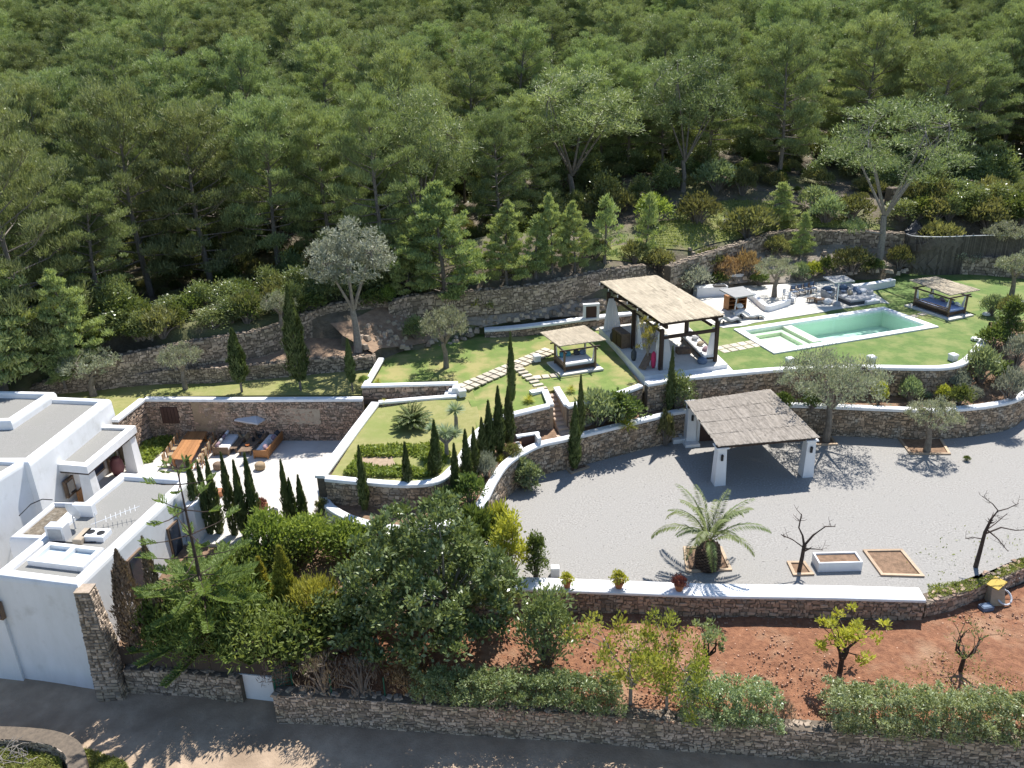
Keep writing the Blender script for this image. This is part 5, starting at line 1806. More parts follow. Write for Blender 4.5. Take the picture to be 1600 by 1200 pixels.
# bushes between house, patio and field
for a in (
        (372, 930, -0.6, 90, 100, 'araucaria_bush', None), ):
    pass
bush_proto('feather', 120, 3.2, 2.6, 'araucaria', 60, 56, 0.26, 0.06, up=0.35, jit=0.9)
bush_proto('feathergold', 121, 2.6, 2.6, 'conifer', 54, 54, 0.24, 0.055, up=0.6)
for (px, py, z, pw, ph, key, lab) in (
        (425, 872, 0.0, 66, 74, 'bright', 'bright green bush at the foot of the patio cypresses, left of two'),
        (482, 872, 0.0, 80, 66, 'bright', 'bright green bush in front of the pair of patio cypresses'),
        (450, 895, -0.2, 60, 52, 'shrub0', 'darker green bush in front of the bright bushes by the patio'),
        (548, 880, -0.3, 76, 66, 'bright', 'green bush beneath the white plastered wall end'),
        (455, 975, -0.6, 84, 118, 'gold', 'tall golden pointed conifer in the bed by the patio'),
        (418, 960, -0.6, 60, 88, 'gold', 'smaller golden conifer left of the tall golden one'),
        (500, 990, -0.7, 84, 92, 'feathergold', 'loose yellow green conifer next to the big glossy tree'),
        (370, 990, -0.8, 130, 100, 'feather', 'low spreading feathery bush right of the araucaria stem'),
        (300, 1025, -0.9, 110, 82, 'feather', 'low spreading feathery bush left of the araucaria stem'),
        (410, 1030, -0.9, 120, 90, 'feather', 'feathery green bush hanging over the brown screen'),
        (470, 1030, -0.9, 110, 74, 'shrub1', 'dark green bush below the golden conifers'),
        (540, 1010, -0.9, 90, 80, 'shrub0', 'dark bush under the left side of the big glossy tree'),
        (352, 925, -0.5, 70, 60, 'shrub1', 'green bush in the bed between the patio cypresses and the araucaria'),
        (310, 935, -0.6, 60, 60, 'feather', 'feathery green bush close to the side wall of the house'),
        (400, 905, -0.3, 60, 56, 'shrub0', 'mid green bush between the two bright bushes and the golden conifers'),
        (258, 1015, -0.9, 66, 92, 'shrub1', 'dark green bush between the dry cypresses and the araucaria'),
        (440, 1065, -1.0, 56, 44, 'twiggy', 'bare twiggy shrub behind the green gate'),
        (505, 1078, -1.0, 72, 58, 'twiggy', 'wide bare twiggy shrub at the left end of the hedge'),
        (565, 1080, -1.0, 70, 56, 'twiggy', 'brown twiggy shrub next to the start of the hedge'),
        (640, 1072, -1.0, 64, 42, 'ochre', 'reddish brown shrub in the shade at the hedge'),
        (797, 908, 0.0, 52, 118, 'limecolumn', 'tall yellow green shrub at the left edge of the gravel yard'),
        (780, 860, 0.0, 44, 76, 'lime', 'yellow shrub beside the curved wall at the gravel yard'),
        (838, 905, 0.0, 30, 84, 'column', 'narrow upright shrub by the gravel yard, near the flower pots'),
        (745, 880, -0.1, 76, 90, 'shrub0', 'loose green shrub half under the big glossy tree by the yard'),
        (855, 1035, -0.95, 84, 124, 'dark', 'dense dark green bush tree on the red field by the pots'),
        (822, 762, 0.0, 44, 46, 'round', 'round clipped grey green bush at the bend of the curved wall'),
        (760, 752, 1.65, 30, 42, 'silver0', 'silver grey bush between the cypresses and the curved coping'),
        (800, 716, 1.8, 30, 22, 'scrub0', 'low yellowish plant at the foot of the last curved row cypress'),
        (735, 790, 1.7, 44, 50, 'shrub1', 'green shrub behind the curved coping above the glossy tree'),
        (700, 800, 1.6, 40, 36, 'shrub0', 'green shrub in the curved bed below the cypress row'),
        (935, 664, 1.9, 66, 50, 'oleander0', 'white flowered oleander in the bed right of the stone stairs'),
        (968, 660, 1.9, 62, 46, 'shrub0', 'dark green shrub in the bed next to the oleander'),
        (1058, 640, 1.9, 44, 56, 'dark', 'dark shrub in front of the pergola platform, next to a slim cypress'),
        (1110, 608, 1.95, 22, 30, 'silver1', 'small pale shrub against the wall behind the carport'),
        (1165, 612, 1.95, 22, 26, 'oleander1', 'small green shrub behind the carport roof'),
        (970, 702, 0.05, 26, 26, 'dark', 'small dark shrub growing against the yard wall'),
        (233, 672, 0.3, 34, 48, 'shrub1', 'dark green shrub in the shaded corner of the patio wall'),
        (552, 676, 0.3, 24, 34, 'scrub1', 'yellowish shrub at the right end of the patio wall'),
        (505, 808, 0.9, 22, 30, 'scrub0', 'small yellow shrub at the left tip of the curved bed'),
        (1372, 630, 1.95, 22, 34, 'lime', 'yellow green shrub next to the wide olive tree'),
        (1421, 626, 1.95, 30, 34, 'oleander0', 'pale green oleander in the middle of the raised bed'),
        (1446, 610, 1.95, 18, 22, 'oleander1', 'small oleander close to the pool lawn wall'),
        (1463, 606, 1.95, 18, 26, 'oleander0', 'upright oleander next to the silver shrub, by the pool lawn wall'),
        (1491, 614, 1.95, 36, 34, 'silver0', 'silver shrub below the corner of the pool lawn coping'),
        (1473, 628, 1.95, 22, 24, 'lime', 'small yellow shrub in the raised bed'),
        (1497, 634, 1.95, 34, 30, 'shrub0', 'green shrub beside the small yellow shrub in the raised bed'),
        (1521, 624, 1.95, 22, 20, 'silver1', 'low blue grey shrub in the raised bed'),
        (1578, 626, 2.0, 44, 46, 'silver0', 'large silver grey shrub at the right end of the raised bed'),
        (1530, 600, 2.3, 50, 54, 'oleander1', 'large pale oleander below the end of the pool lawn coping'),
        (1560, 596, 2.5, 34, 30, 'shrub1', 'green shrub right of the large pale oleander'),
        (1588, 570, 3.0, 40, 44, 'silver1', 'silver shrub at the right edge of the picture, below the white wall'),
        (1550, 545, 3.6, 40, 36, 'shrub0', 'green shrub right of the end of the pool lawn'),
        (1572, 540, 3.6, 34, 76, 'column', 'tall narrow dark shrub at the right of the pool lawn'),
        (1548, 492, 3.8, 30, 28, 'oleander0', 'pale shrub at the far right edge of the pool lawn'),
        (1575, 500, 3.8, 34, 34, 'scrub1', 'wild shrub beside the white wall at the right edge'),
        (1510, 668, 0.05, 28, 28, 'lime', 'yellow green shrub hanging before the yard wall by the small olive'),
        (1268, 640, 1.95, 30, 26, 'shrub1', 'green shrub under the wide olive tree'),
        (1224, 638, 1.95, 26, 24, 'shrub0', 'green shrub under the left side of the wide olive tree'),
        (1510, 720, 0.0, 10, 8, 'shrub0', 'tiny weed on the gravel yard'),
        (1222, 1128, -1.05, 32, 36, 'dead', 'dry grey brown bush in the gap between the two hedges'),
        (570, 600, 3.5, 18, 12, 'bright', 'small bright plant by the upper angled coping')):
    put('shrub', key, px, py, z, pw, ph, lab, 'shrub', None, crown='foliage', stem='stem')

# fruit trees on the red field
def fruit_proto(key, seed, H, W, leaf, npuff, n, Ln, Wl, bark='darkbark'):
    r = random.Random(seed)
    lv = Leaves(seed)
    tb = MB()
    th = H*0.22
    tb.tube([(0, 0, -0.2), (0.04, 0, th), (0.0, 0.05, th*1.5)], [0.09, 0.075, 0.06], 6)
    limbs = []
    for i in range(5):
        a = i*1.26+r.uniform(-0.4, 0.4)
        q = r.uniform(0.25, 0.55)*W/2
        e = Vector((math.cos(a)*q, math.sin(a)*q, th+(H-th)*r.uniform(0.3, 0.55)))
        m1 = Vector((0, 0.04, th*1.1)).lerp(e, 0.5)+Vector((r.uniform(-.12, .12), r.uniform(-.12, .12), -0.05))
        tb.tube([(0, 0.04, th*1.1), m1, e], [0.055, 0.042, 0.03], 5, cap=False)
        limbs.append(e)
    for i in range(npuff):
        e = limbs[i % 5]
        d = Vector((r.uniform(-1, 1), r.uniform(-1, 1), r.uniform(-0.25, 1.0)))
        d = d.normalized()*r.uniform(0.25, 0.42)*W*(0.6+0.4*r.random())
        x, y, z = e+d
        x += e.x*0.5
        y += e.y*0.5
        z = min(H, max(th*1.1, z+d.z*0.4*(H/W)))
        k_ = e.lerp(Vector((x, y, z)), 0.5)+Vector((r.uniform(-.1, .1), r.uniform(-.1, .1), 0.05))
        tb.tube([e, k_, (x, y, z)], [0.022, 0.014, 0.006], 4, cap=False)
        s = 0.17*W*r.uniform(0.7, 1.2)
        lv.puff((x, y, z), (s, s, s), n, Ln, Wl, up=0.4, shell=0.3, tone=0.35+0.4*r.random(), tv=0.3, low=-0.6)
    PROTO[key] = (tb.mesh('trunk', M[bark]), lv.mesh('crown', L[leaf]), H, W)


L['fruit'] = leafmat('fruit_tree_leaves', (0.12, 0.15, 0.03), (0.28, 0.29, 0.07), 0.35, var=0.1)
bush_proto('limed', 122, 2.0, 2.0, 'lime', 30, 44, 0.16, 0.075, stem=0.3)
fruit_proto('fruit0', 130, 3.2, 3.8, 'fruit', 34, 70, 0.17, 0.085, 'greybark')
fruit_proto('fruit1', 131, 2.6, 1.9, 'lime', 24, 46, 0.15, 0.07)
fruit_proto('fruit2', 132, 2.0, 1.4, 'oleander', 16, 40, 0.15, 0.07)
fruit_proto('fruit3', 133, 2.4, 2.0, 'scrub', 20, 12, 0.13, 0.05)
for (px, py, z, pw, ph, key, lab) in (
        (985, 1098, -1.0, 132, 118, 'fruit0', 'loose many stemmed yellow green fruit tree before the hedge'),
        (1042, 1108, -1.05, 108, 112, 'fruit0', 'bushy yellow green fruit tree rising out of the hedge'),
        (1104, 1042, -0.95, 44, 76, 'fruit2', 'small pale grey fruit tree with a dark short trunk on the red field'),
        (1312, 1052, -1.0, 84, 96, 'fruit1', 'young fruit tree with yellow leaves on the red field'),
        (1500, 1048, -1.0, 74, 82, 'fruit3', 'nearly leafless small fruit tree at the right of the red field')):
    put('fruit_tree', key, px, py, z, pw, ph, lab, 'fruit tree')


# bare winter trees on the gravel yard
def bare_tree(name, label, base, limbs, r0):
    o = thing(name, label, 'bare tree', base)
    rs = random.Random(len(label))
    m = MB()
    tw = MB()
    for path, r1, r2 in limbs:
        P = [Vector(base)+Vector(p) for p in path]
        m.tube(P, [0.72*(r1+(r2-r1)*i/(len(P)-1)) for i in range(len(P))], 6)
        for i in range(max(4, int(9*(P[-1]-P[-2]).length))):
            t = rs.uniform(0.2, 1.0)
            a = P[-2].lerp(P[-1], t)
            d = Vector((rs.uniform(-1, 1), rs.uniform(-1, 1), rs.uniform(-0.1, 0.8)))*rs.uniform(0.2, 0.55)
            tw.tube([a, a+d*0.6, a+d+Vector((0, 0, 0.08))], [r2*0.55, r2*0.35, 0.006], 4, cap=False)
            e_ = a+d*0.6
            tw.tube([e_, e_+Vector((d.y, -d.x, 0.15))*0.6], [r2*0.3, 0.005], 4, cap=False)
    m.build('trunk', M['darkbark'], o)
    tw.build('twigs', M['darkbark'], o)
    return o


bare_tree('bare_tree', 'forked leafless tree in a small square bed on the gravel yard', at(1248, 893, 0.0), (
    ([(0, 0, -0.2), (0.08, 0, 0.9), (0.12, 0.05, 1.6)], 0.15, 0.12), ([(0.12, 0.05, 1.55), (0.0, 0.1, 2.1), (-0.25, 0.1, 2.6), (-0.2, 0.1, 3.4)], 0.09, 0.035),
    ([(0.12, 0.05, 1.55), (0.5, 0, 2.2), (1.0, -0.1, 2.75), (1.5, -0.1, 2.75)], 0.09, 0.03), ([(0.1, 0, 1.45), (-0.5, 0.1, 1.9), (-1.1, 0.1, 2.2)], 0.06, 0.03),
    ([(0.1, 0, 1.4), (0.5, -0.5, 1.7), (0.7, -0.9, 1.9)], 0.05, 0.02)), 0.15)
bare_tree('bare_tree', 'dark leafless tree with spreading limbs at the right edge of the yard', at(1524, 886, 0.0), (
    ([(0, 0, -0.2), (0.05, 0, 1.0), (0.08, 0.0, 2.1), (0.25, 0, 2.9)], 0.17, 0.08), ([(0.25, 0, 2.9), (0.55, 0.1, 3.3), (0.2, 0.1, 3.7), (-0.35, 0.2, 4.1)], 0.06, 0.025),
    ([(0.5, 0.1, 3.25), (1.0, 0.1, 3.4), (1.5, 0.1, 3.7)], 0.05, 0.02), ([(0.08, 0, 2.0), (0.9, 0.1, 2.3), (1.7, 0.1, 2.1), (2.4, 0, 2.2)], 0.07, 0.02),
    ([(0.1, 0, 2.3), (0.6, -0.3, 1.9), (1.0, -0.7, 1.4)], 0.06, 0.02), ([(0.06, 0, 1.7), (-0.4, 0, 1.8), (-0.8, 0.1, 1.7)], 0.05, 0.02),
    ([(0.08, 0, 2.2), (0.9, 0.6, 2.2), (1.6, 0.9, 2.6)], 0.05, 0.02)), 0.17)


# fronds
def frond_mesh(key, seed, ln, lift, droop, lw, leaf, n=46, wl=0.05, vee=0.35, stemmat='palm'):
    """a feather leaf along +X, arching up and over"""
    lv = Leaves(seed)
    r = lv.r
    P = []
    x = z = 0.0
    ang = lift
    for i in range(25):
        P.append((x, 0.0, z))
        x += ln/24*math.cos(ang)
        z += ln/24*math.sin(ang)
        ang -= droop/24*(0.5+i/24)
    P = np.array(P)
    for i in range(24):
        c = (P[i]+P[i+1])/2
        lv.raw([c, c], [P[i+1]-P[i]]*2, [[0, 0, 1], [0, 1, 0]], ln/24*1.5, 0.05*(1-i/30), 0.75)
    for i in range(n):
        t = 0.10+0.9*(i+0.5)/n
        k = t*24
        j = min(int(k), 23)
        b = P[j]+(P[j+1]-P[j])*(k-j)
        tg = P[j+1]-P[j]
        tg = tg/np.linalg.norm(tg)
        w_ = lw*(math.sin(math.pi*min(0.98, 0.12+t*0.82))**0.6)
        up = np.cross(tg, [0, 1, 0])*-1
        for sd in (-1, 1):
            d = tg*0.75+np.array([0, sd*1.0, 0])+up*vee+r.normal(size=3)*0.08
            d = d/np.linalg.norm(d)
            lv.raw([b+d*w_*0.5], [d-np.array([0, 0, 0.12])], [[0, 0, 1.0]+r.normal(size=3)*0.25], w_, wl, 0.35+0.5*r.rand())
    PROTO[key] = lv.mesh('frond', L[leaf])


for i, (lf, dr) in enumerate(((1.38, 1.15), (1.12, 1.75), (0.85, 2.1), (0.55, 1.9))):
    frond_mesh('palmfrond%d' % i, 140+i, 3.3, lf, dr, 0.46, 'palm', 60, 0.05)
pb = at(1105, 886, 0.0)
palm = thing('palm_tree', 'stout date palm with arching fronds in a square bed on the gravel yard', 'palm', pb)
m_ = MB()
rs = random.Random(9)
for k in range(15):
    for j in range(14):
        a = (j+0.5*(k % 2))*2*math.pi/14
        rr = 0.52+0.08*math.sin(k*0.25+0.3)
        zz = k*0.088
        c, s_ = math.cos(a), math.sin(a)
        o_ = [(pb[0]+c*rr-s_*w_*0.11, pb[1]+s_*rr+c*w_*0.11, zz+dz_) for w_, dz_ in ((-1, 0), (1, 0), (0.5, 0.15), (-0.5, 0.15))]
        i_ = [(pb[0]+c*(rr+0.09)-s_*w_*0.09, pb[1]+s_*(rr+0.09)+c*w_*0.09, zz+dz_) for w_, dz_ in ((-1, 0.07), (1, 0.07), (0.4, 0.17), (-0.4, 0.17))]
        add_stone(m_, o_, i_, rs.random())
m_.lathe((pb[0], pb[1], -0.1), [(0.55, 0), (0.53, 1.2), (0.45, 1.5), (0.2, 1.75)], 14)
m_.build('trunk', M['palmboot'], palm)
for i in range(21):
    k = 0 if i < 7 else 1 if i < 14 else 2
    f = link('frond', PROTO['palmfrond%d' % k], palm, (0.12*math.cos(i*2.4), 0.12*math.sin(i*2.4), 1.62))
    f.rotation_euler = (rs.uniform(-0.15, 0.15), rs.uniform(-0.12, 0.12), i*2.39996)
    sc = rs.uniform(0.82, 1.08)
    f.scale = (sc, sc, sc)
for i, (lf, dr) in enumerate(((1.15, 1.0), (0.7, 0.9), (0.25, 0.6))):
    frond_mesh('cycasfrond%d' % i, 150+i, 1.4, lf, dr, 0.26, 'cycas', 46, 0.045)
cb_ = at(645, 668, 2.93)
cyc = thing('cycad', 'round cycad with radiating stiff fronds on the dry lawn', 'cycad', cb_)
m_ = MB()
m_.lathe((cb_[0], cb_[1], 2.85), [(0.22, 0), (0.25, 0.2), (0.2, 0.45), (0.08, 0.55)], 10)
m_.build('trunk', M['palmboot'], cyc)
for i in range(46):
    k = 0 if i < 12 else 1 if i < 29 else 2
    f = link('frond', PROTO['cycasfrond%d' % k], cyc, (0, 0, 0.45))
    f.rotation_euler = (rs.uniform(-0.1, 0.1), rs.uniform(-0.1, 0.1), i*2.39996)
    sc = rs.uniform(0.9, 1.05)
    f.scale = (sc, sc, sc)


def head_mesh(key, seed, n, ln, wl, leaf):
    lv = Leaves(seed)
    r = lv.r
    d = r.normal(size=(n, 3))
    d[:, 2] = np.abs(d[:, 2])*0.9-0.25
    d /= np.linalg.norm(d, axis=1, keepdims=True)
    lv.raw(d*ln*0.5, d, np.array([0, 0, 1])+r.normal(size=(n, 3))*0.2, ln*(0.85+0.3*r.rand(n)), wl, 0.3+0.6*r.rand(n))
    PROTO[key] = lv.mesh('leaf_head', L[leaf])


head_mesh('dragon', 160, 170, 0.72, 0.055, 'dragon')
head_mesh('yucca', 161, 120, 0.6, 0.05, 'dragon')
head_mesh('yuccay', 162, 120, 0.75, 0.05, 'lime')
for (px, py, z, hs, lab) in ((713, 672, 3.0, ((0, 0, 1.35, 1.0),), 'dragon tree with one spiky round head nearest the path'),
                             (698, 712, 3.0, ((0, 0, 1.5, 1.0), (-0.75, 0.15, 1.7, 0.75), (0.55, 0.2, 1.35, 0.85)), 'dragon tree with three spiky heads behind the dark cypress')):
    b = at(px, py, z)
    t = thing('dragon_tree', lab, 'dragon tree', b)
    m_ = MB()
    m_.tube([(b[0], b[1], z-0.2), (b[0]+0.02, b[1], z+0.9)], [0.14, 0.11], 8)
    for (dx, dy, dz_, s_) in hs:
        m_.tube([(b[0]+0.02, b[1], z+0.8), (b[0]+dx*0.6, b[1]+dy*0.6, z+0.8+(dz_-0.8)*0.5), (b[0]+dx, b[1]+dy, z+dz_)], [0.10, 0.085, 0.07], 7)
    m_.build('trunk', M['greybark'], t)
    for (dx, dy, dz_, s_) in hs:
        h_ = link('leaf_head', PROTO['dragon'], t, (dx, dy, dz_))
        h_.scale = (s_, s_, s_)
for (px, py, z, s_, key, lab) in ((979, 668, 2.0, 1.15, 'yuccay', 'spiky yellow green yucca behind the coping of the yard wall'), (1450, 622, 2.0, 0.7, 'yucca', 'small spiky plant in the raised bed'),
                                  (590, 600, 3.5, 0.5, 'yuccay', 'small spiky plant by the upper angled coping'), (892, 612, 3.5, 0.6, 'yuccay', 'spiky plant at the corner of the stairs coping'),
                                  (826, 628, 3.4, 0.7, 'yuccay', 'spiky plant on the lawn left of the stone stairs'), (600, 632, 2.95, 0.5, 'yuccay', 'small spiky plant at the corner of the cycad lawn'),
                                  (782, 722, 1.85, 0.6, 'yuccay', 'spiky yellowish plant at the foot of the cypress row')):
    b = at(px, py, z)
    t = thing('yucca', lab, 'plant', b)
    h_ = link('leaf_head', PROTO[key], t, (0, 0, 0.12))
    h_.scale = (s_, s_, s_)

# ================================================================== HEDGES
def hedge(label, line, z, w_, h_, seed, leaf='hedge', n=120, Ln=0.14, Wl=0.058, step=0.36):
    lv = Leaves(seed)
    r = random.Random(seed)
    P = interp_line([at(a, b, z) for a, b in line], 200)
    tot = sum(math.dist(P[i], P[i+1]) for i in range(199))
    k = int(tot/step)
    P = interp_line(P, k)
    tb = MB()
    org = P[k//2]
    for i, p in enumerate(P):
        hh = h_*(1+0.05*math.sin(i*0.41+seed)+0.04*math.sin(i*1.3))
        for j in range(5):
            u = (j-2)/2*w_/2*0.82
            lay = 3 if abs(j-2) < 2 else 2
            for v in range(lay):
                if r.random() < 0.06:
                    continue
                c = (p[0]-org[0]+r.uniform(-.2, .2), p[1]-org[1]+u+r.uniform(-.15, .15), 0.25+hh*(v+0.5)/3*(1.0 if abs(j-2) < 2 else 0.85)+r.uniform(-.08, .1))
                s = r.uniform(0.28, 0.42)
                lv.puff(c, (s, s, s*0.85), n//2 if v < lay-1 and abs(j-2) < 2 else n, Ln, Wl, up=0.3, shell=0.35, tone=0.42+0.32*r.random(), tv=0.35, low=-0.7, jit=0.9)
        q = Vector((p[0], p[1], z))
        for _ in range(2):
            d = Vector((r.uniform(-.3, .3), r.uniform(-.4, .4), h_*0.8))
            tb.tube([q+Vector((0, 0, -0.15)), q+d], [0.03, 0.012], 4, cap=False)
    o = thing('hedge', label, 'hedge', org)
    link('foliage', lv.mesh('foliage', L[leaf]), o)
    tb.build('stem', M['bark'], o)


L['hedgeg'] = leafmat('hedge_leaves_mixed', (0.09, 0.125, 0.04), (0.27, 0.30, 0.15), 0.25, rough=0.4, spec=0.45, var=0.1)
hedge('low ragged hedge above the dry stone wall, from the twiggy shrubs to the fruit trees', ((655, 1088), (760, 1092), (880, 1096), (960, 1104)), -1.0, 1.6, 1.15, 171, 'hedgeg', 96)
hedge('dense glossy hedge above the dry stone wall, right of the bushy fruit tree', ((1070, 1118), (1150, 1122), (1202, 1126)), -1.05, 2.0, 1.7, 172)
hedge('long dense grey green hedge above the dry stone wall at the bottom right', ((1296, 1130), (1400, 1136), (1500, 1142), (1640, 1152)), -1.05, 2.0, 1.75, 173)

# ================================================================== GROUND COVER
def cover(name, poly, z, n, Ln, Wl, leaf, h, seed):
    lv = Leaves(seed)
    r = lv.r
    P = np.array([q[:2] for q in poly])
    lo, hi = P.min(0), P.max(0)
    C = []
    while len(C) < n:
        q = lo+(hi-lo)*r.rand(2)
        c = False
        for i in range(len(P)):
            a, b = P[i], P[i-1]
            if (a[1] > q[1]) != (b[1] > q[1]) and q[0] < (b[0]-a[0])*(q[1]-a[1])/(b[1]-a[1])+a[0]:
                c = not c
        if c:
            C.append((q[0], q[1], z+h*(0.25+0.75*r.rand())*(0.7+0.3*math.sin(q[0]*2.3)*math.cos(q[1]*2.9))))
    C = np.array(C)
    D = r.normal(size=(n, 3))*0.8+np.array([0, 0, 0.9])
    lv.raw(C, D, r.normal(size=(n, 3))+np.array([0, 0, 1.0]), Ln*(0.7+0.6*r.rand(n)), Wl*(0.7+0.6*r.rand(n)), r.rand(n))
    o = link(name, lv.mesh(name, L[leaf]))
    o['kind'] = 'stuff'


cover('ground_cover', pts(2.9, (552, 722), (563, 700), (690, 696), (706, 712), (690, 738), (665, 738), (662, 722), (640, 715), (566, 716), (562, 728)), 2.88, 2600, 0.30, 0.12, 'bright', 0.4, 180)
cover('ground_cover', pts(2.9, (536, 742), (552, 724), (566, 730), (640, 732), (662, 738), (690, 738), (670, 748), (560, 745)), 2.88, 2000, 0.30, 0.12, 'bright', 0.4, 181)
surface('soil_patch', pts(2.94, (566, 714), (636, 711), (655, 718), (650, 732), (566, 730)), M['curb'], cell=0.8)
cover('ground_cover', pts(0.3, (206, 706), (232, 680), (272, 680), (276, 688), (238, 722), (200, 732), (196, 720)), 0.3, 2600, 0.3, 0.13, 'bright', 0.5, 182)
cover('grass', pts(-2.66, (104, 1215), (104, 1176), (140, 1172), (196, 1192), (215, 1225)), -2.68, 3600, 0.28, 0.035, 'grassblade', 0.22, 183)
cover('grass', pts(-2.0, (-60, 1240), (-60, 1166), (40, 1166), (92, 1182), (98, 1240)), -2.25, 4200, 0.28, 0.035, 'grassblade', 0.3, 184)
surface('bank', pts(-2.25, (-160, 1300), (-160, 1157), (50, 1160), (96, 1182), (104, 1300)), M['meadow'], cell=1.0, bumpz=0.04, skirt=-2.9)
cover('weeds', pts(0.0, (1390, 905), (1440, 850), (1500, 820), (1610, 840), (1610, 872), (1520, 905), (1448, 928)), 0.0, 110, 0.15, 0.05, 'grassblade', 0.08, 188)
cover('weeds', pts(0.0, (1450, 938), (1450, 915), (1530, 905), (1600, 872), (1610, 884), (1520, 922)), 0.0, 1500, 0.18, 0.05, 'grassblade', 0.14, 185)
cover('weeds', pts(-0.9, (1460, 965), (1540, 955), (1600, 1000), (1600, 1100), (1420, 1090), (1400, 1000)), -0.95, 900, 0.14, 0.05, 'grassblade', 0.08, 186)
cover('weeds', pts(1.9, (1380, 620), (1470, 618), (1540, 600), (1590, 560), (1600, 590), (1500, 632)), 1.95, 700, 0.2, 0.05, 'scrub', 0.15, 187)
rb = MB()
for i in range(22):
    a = at(rnd.uniform(5, 60), rnd.uniform(1168, 1198), -2.2)
    rb.tube([a, (a[0]+rnd.uniform(-.5, .5), a[1]+rnd.uniform(-.5, .5), -1.9), (a[0]+rnd.uniform(-.9, .9), a[1]+rnd.uniform(-.9, .9), -1.6+rnd.uniform(-.2, .3))], [0.03, 0.02, 0.01], 4)
single(rb, 'branch_pile', M['greybark'], 'heap of bare grey branches behind the curved corner wall', 'branches')

# ================================================================== THE WOOD
HAND = []


def pine(px, py, ty, pw, key, label, group=None, z=None, rz=None):
    p = ground_at(px, py) if z is None else at(px, py, z)
    t, c, H, Wd = PROTO[key][:4]
    h = zat(px, ty, p[1])-p[2]
    HAND.append((p[0], p[1], pw/ppm(p)/2))
    return plant('pine_tree', key, p, pw/ppm(p)/Wd, h/H, label, 'pine', group, rz)


pine(1372, 412, 135, 225, 'open', 'tall open crowned pine with a pale forked trunk by the reed fence', rz=0.6)
pine(1067, 300, 72, 160, 'pine5', 'pine with bare grey lower branches above the grassy terrace')
pine(1215, 285, 62, 134, 'pine2', 'dense dark pine right behind the broken terrace wall')
pine(893, 320, 95, 215, 'pine5', 'broad pine with a leaning trunk in front of the old stone wall')
pine(600, 432, 160, 135, 'pine4', 'bright tall pine behind the large silvery tree')
pine(694, 474, 292, 165, 'bushy', 'bushy young pine low on the slope above the upper lawn')
pine(792, 452, 318, 96, 'bushy', 'light green young pine left of the slender pair')
pine(838, 438, 340, 70, 'young0', 'small young pine between the bushy one and the slender pair')
pine(862, 432, 306, 72, 'bushy', 'slender young pine, left of the closely standing pair')
pine(897, 428, 318, 70, 'bushy', 'slender young pine, right of the closely standing pair')
pine(945, 412, 312, 80, 'young2', 'sparse young pine with level branches behind the pergola')
pine(1010, 402, 308, 62, 'young2', 'thin young pine behind the pergola roof')
pine(1215, 354, 288, 66, 'young0', 'small bright young pine on the grassy terrace')
pine(735, 300, 234, 74, 'young0', 'pale young pine in the dark gap of the wood')
pine(640, 470, 370, 96, 'bushy', 'young pine beside the silvery tree')
pine(330, 452, 195, 185, 'pine0', 'large pine above the upper dry stone wall, left of the lawn cypress')
pine(440, 438, 185, 160, 'pine3', 'tall pine directly behind the tallest lawn cypress')
pine(235, 462, 165, 185, 'pine1', 'large pine above the left part of the upper stone wall')
pine(520, 428, 190, 130, 'pine4', 'narrow bright pine just left of the silvery tree')
pine(60, 566, 190, 210, 'pine0', 'big pine at the left edge, behind the house roof', z=4.6)
pine(10, 606, 385, 220, 'bushy', 'wide bushy pine low at the left edge behind the house', z=4.0)
pine(120, 582, 425, 130, 'bushy', 'bushy pine between the house roof and the left olive tree', z=4.4)
pine(102, 600, 520, 56, 'young0', 'small bright young pine next to the left end of the stone walls', z=3.9)
pine(165, 500, 300, 130, 'pine4', 'pale pine behind the start of the upper dry stone wall')

FX = [-90, -40, -33, -27, -20, -13, -8, -4, 2, 6, 12, 20, 30, 40, 50, 70, 110]
FY = [53, 61, 66, 69.5, 70.5, 71, 72, 73, 80, 86, 91, 93.5, 96, 94, 92, 88, 80]
cand = []
y = 50.0
row = 0
fr_ = random.Random(77)
while y < 330:
    sp = 6.2+max(0, (y-75))*0.006
    lim = 0.66*y+16
    x = -lim+(row % 2)*sp/2
    while x < lim:
        X_, Y_ = x+fr_.uniform(-.36, .36)*sp, y+fr_.uniform(-.36, .36)*sp
        x += sp
        if Y_ < np.interp(X_, FX, FY)-1.0:
            continue
        if any((X_-h[0])**2+(Y_-h[1])**2 < (h[2]*0.55+1.3)**2 for h in HAND):
            continue
        if fr_.random() < 0.10 or math.sin(X_*0.13+1)*math.cos(Y_*0.11)+0.4*math.sin(X_*0.31+Y_*0.2) > 1.12:
            continue
        cand.append((X_, Y_))
    y += sp*0.9
    row += 1
cand.sort(key=lambda c: c[1])
zc_ = hill_z([c[0] for c in cand], [c[1] for c in cand])
keys = ['pine0', 'pine1', 'pine2', 'pine3', 'pine4', 'pine5']
far = []
nearn = 0
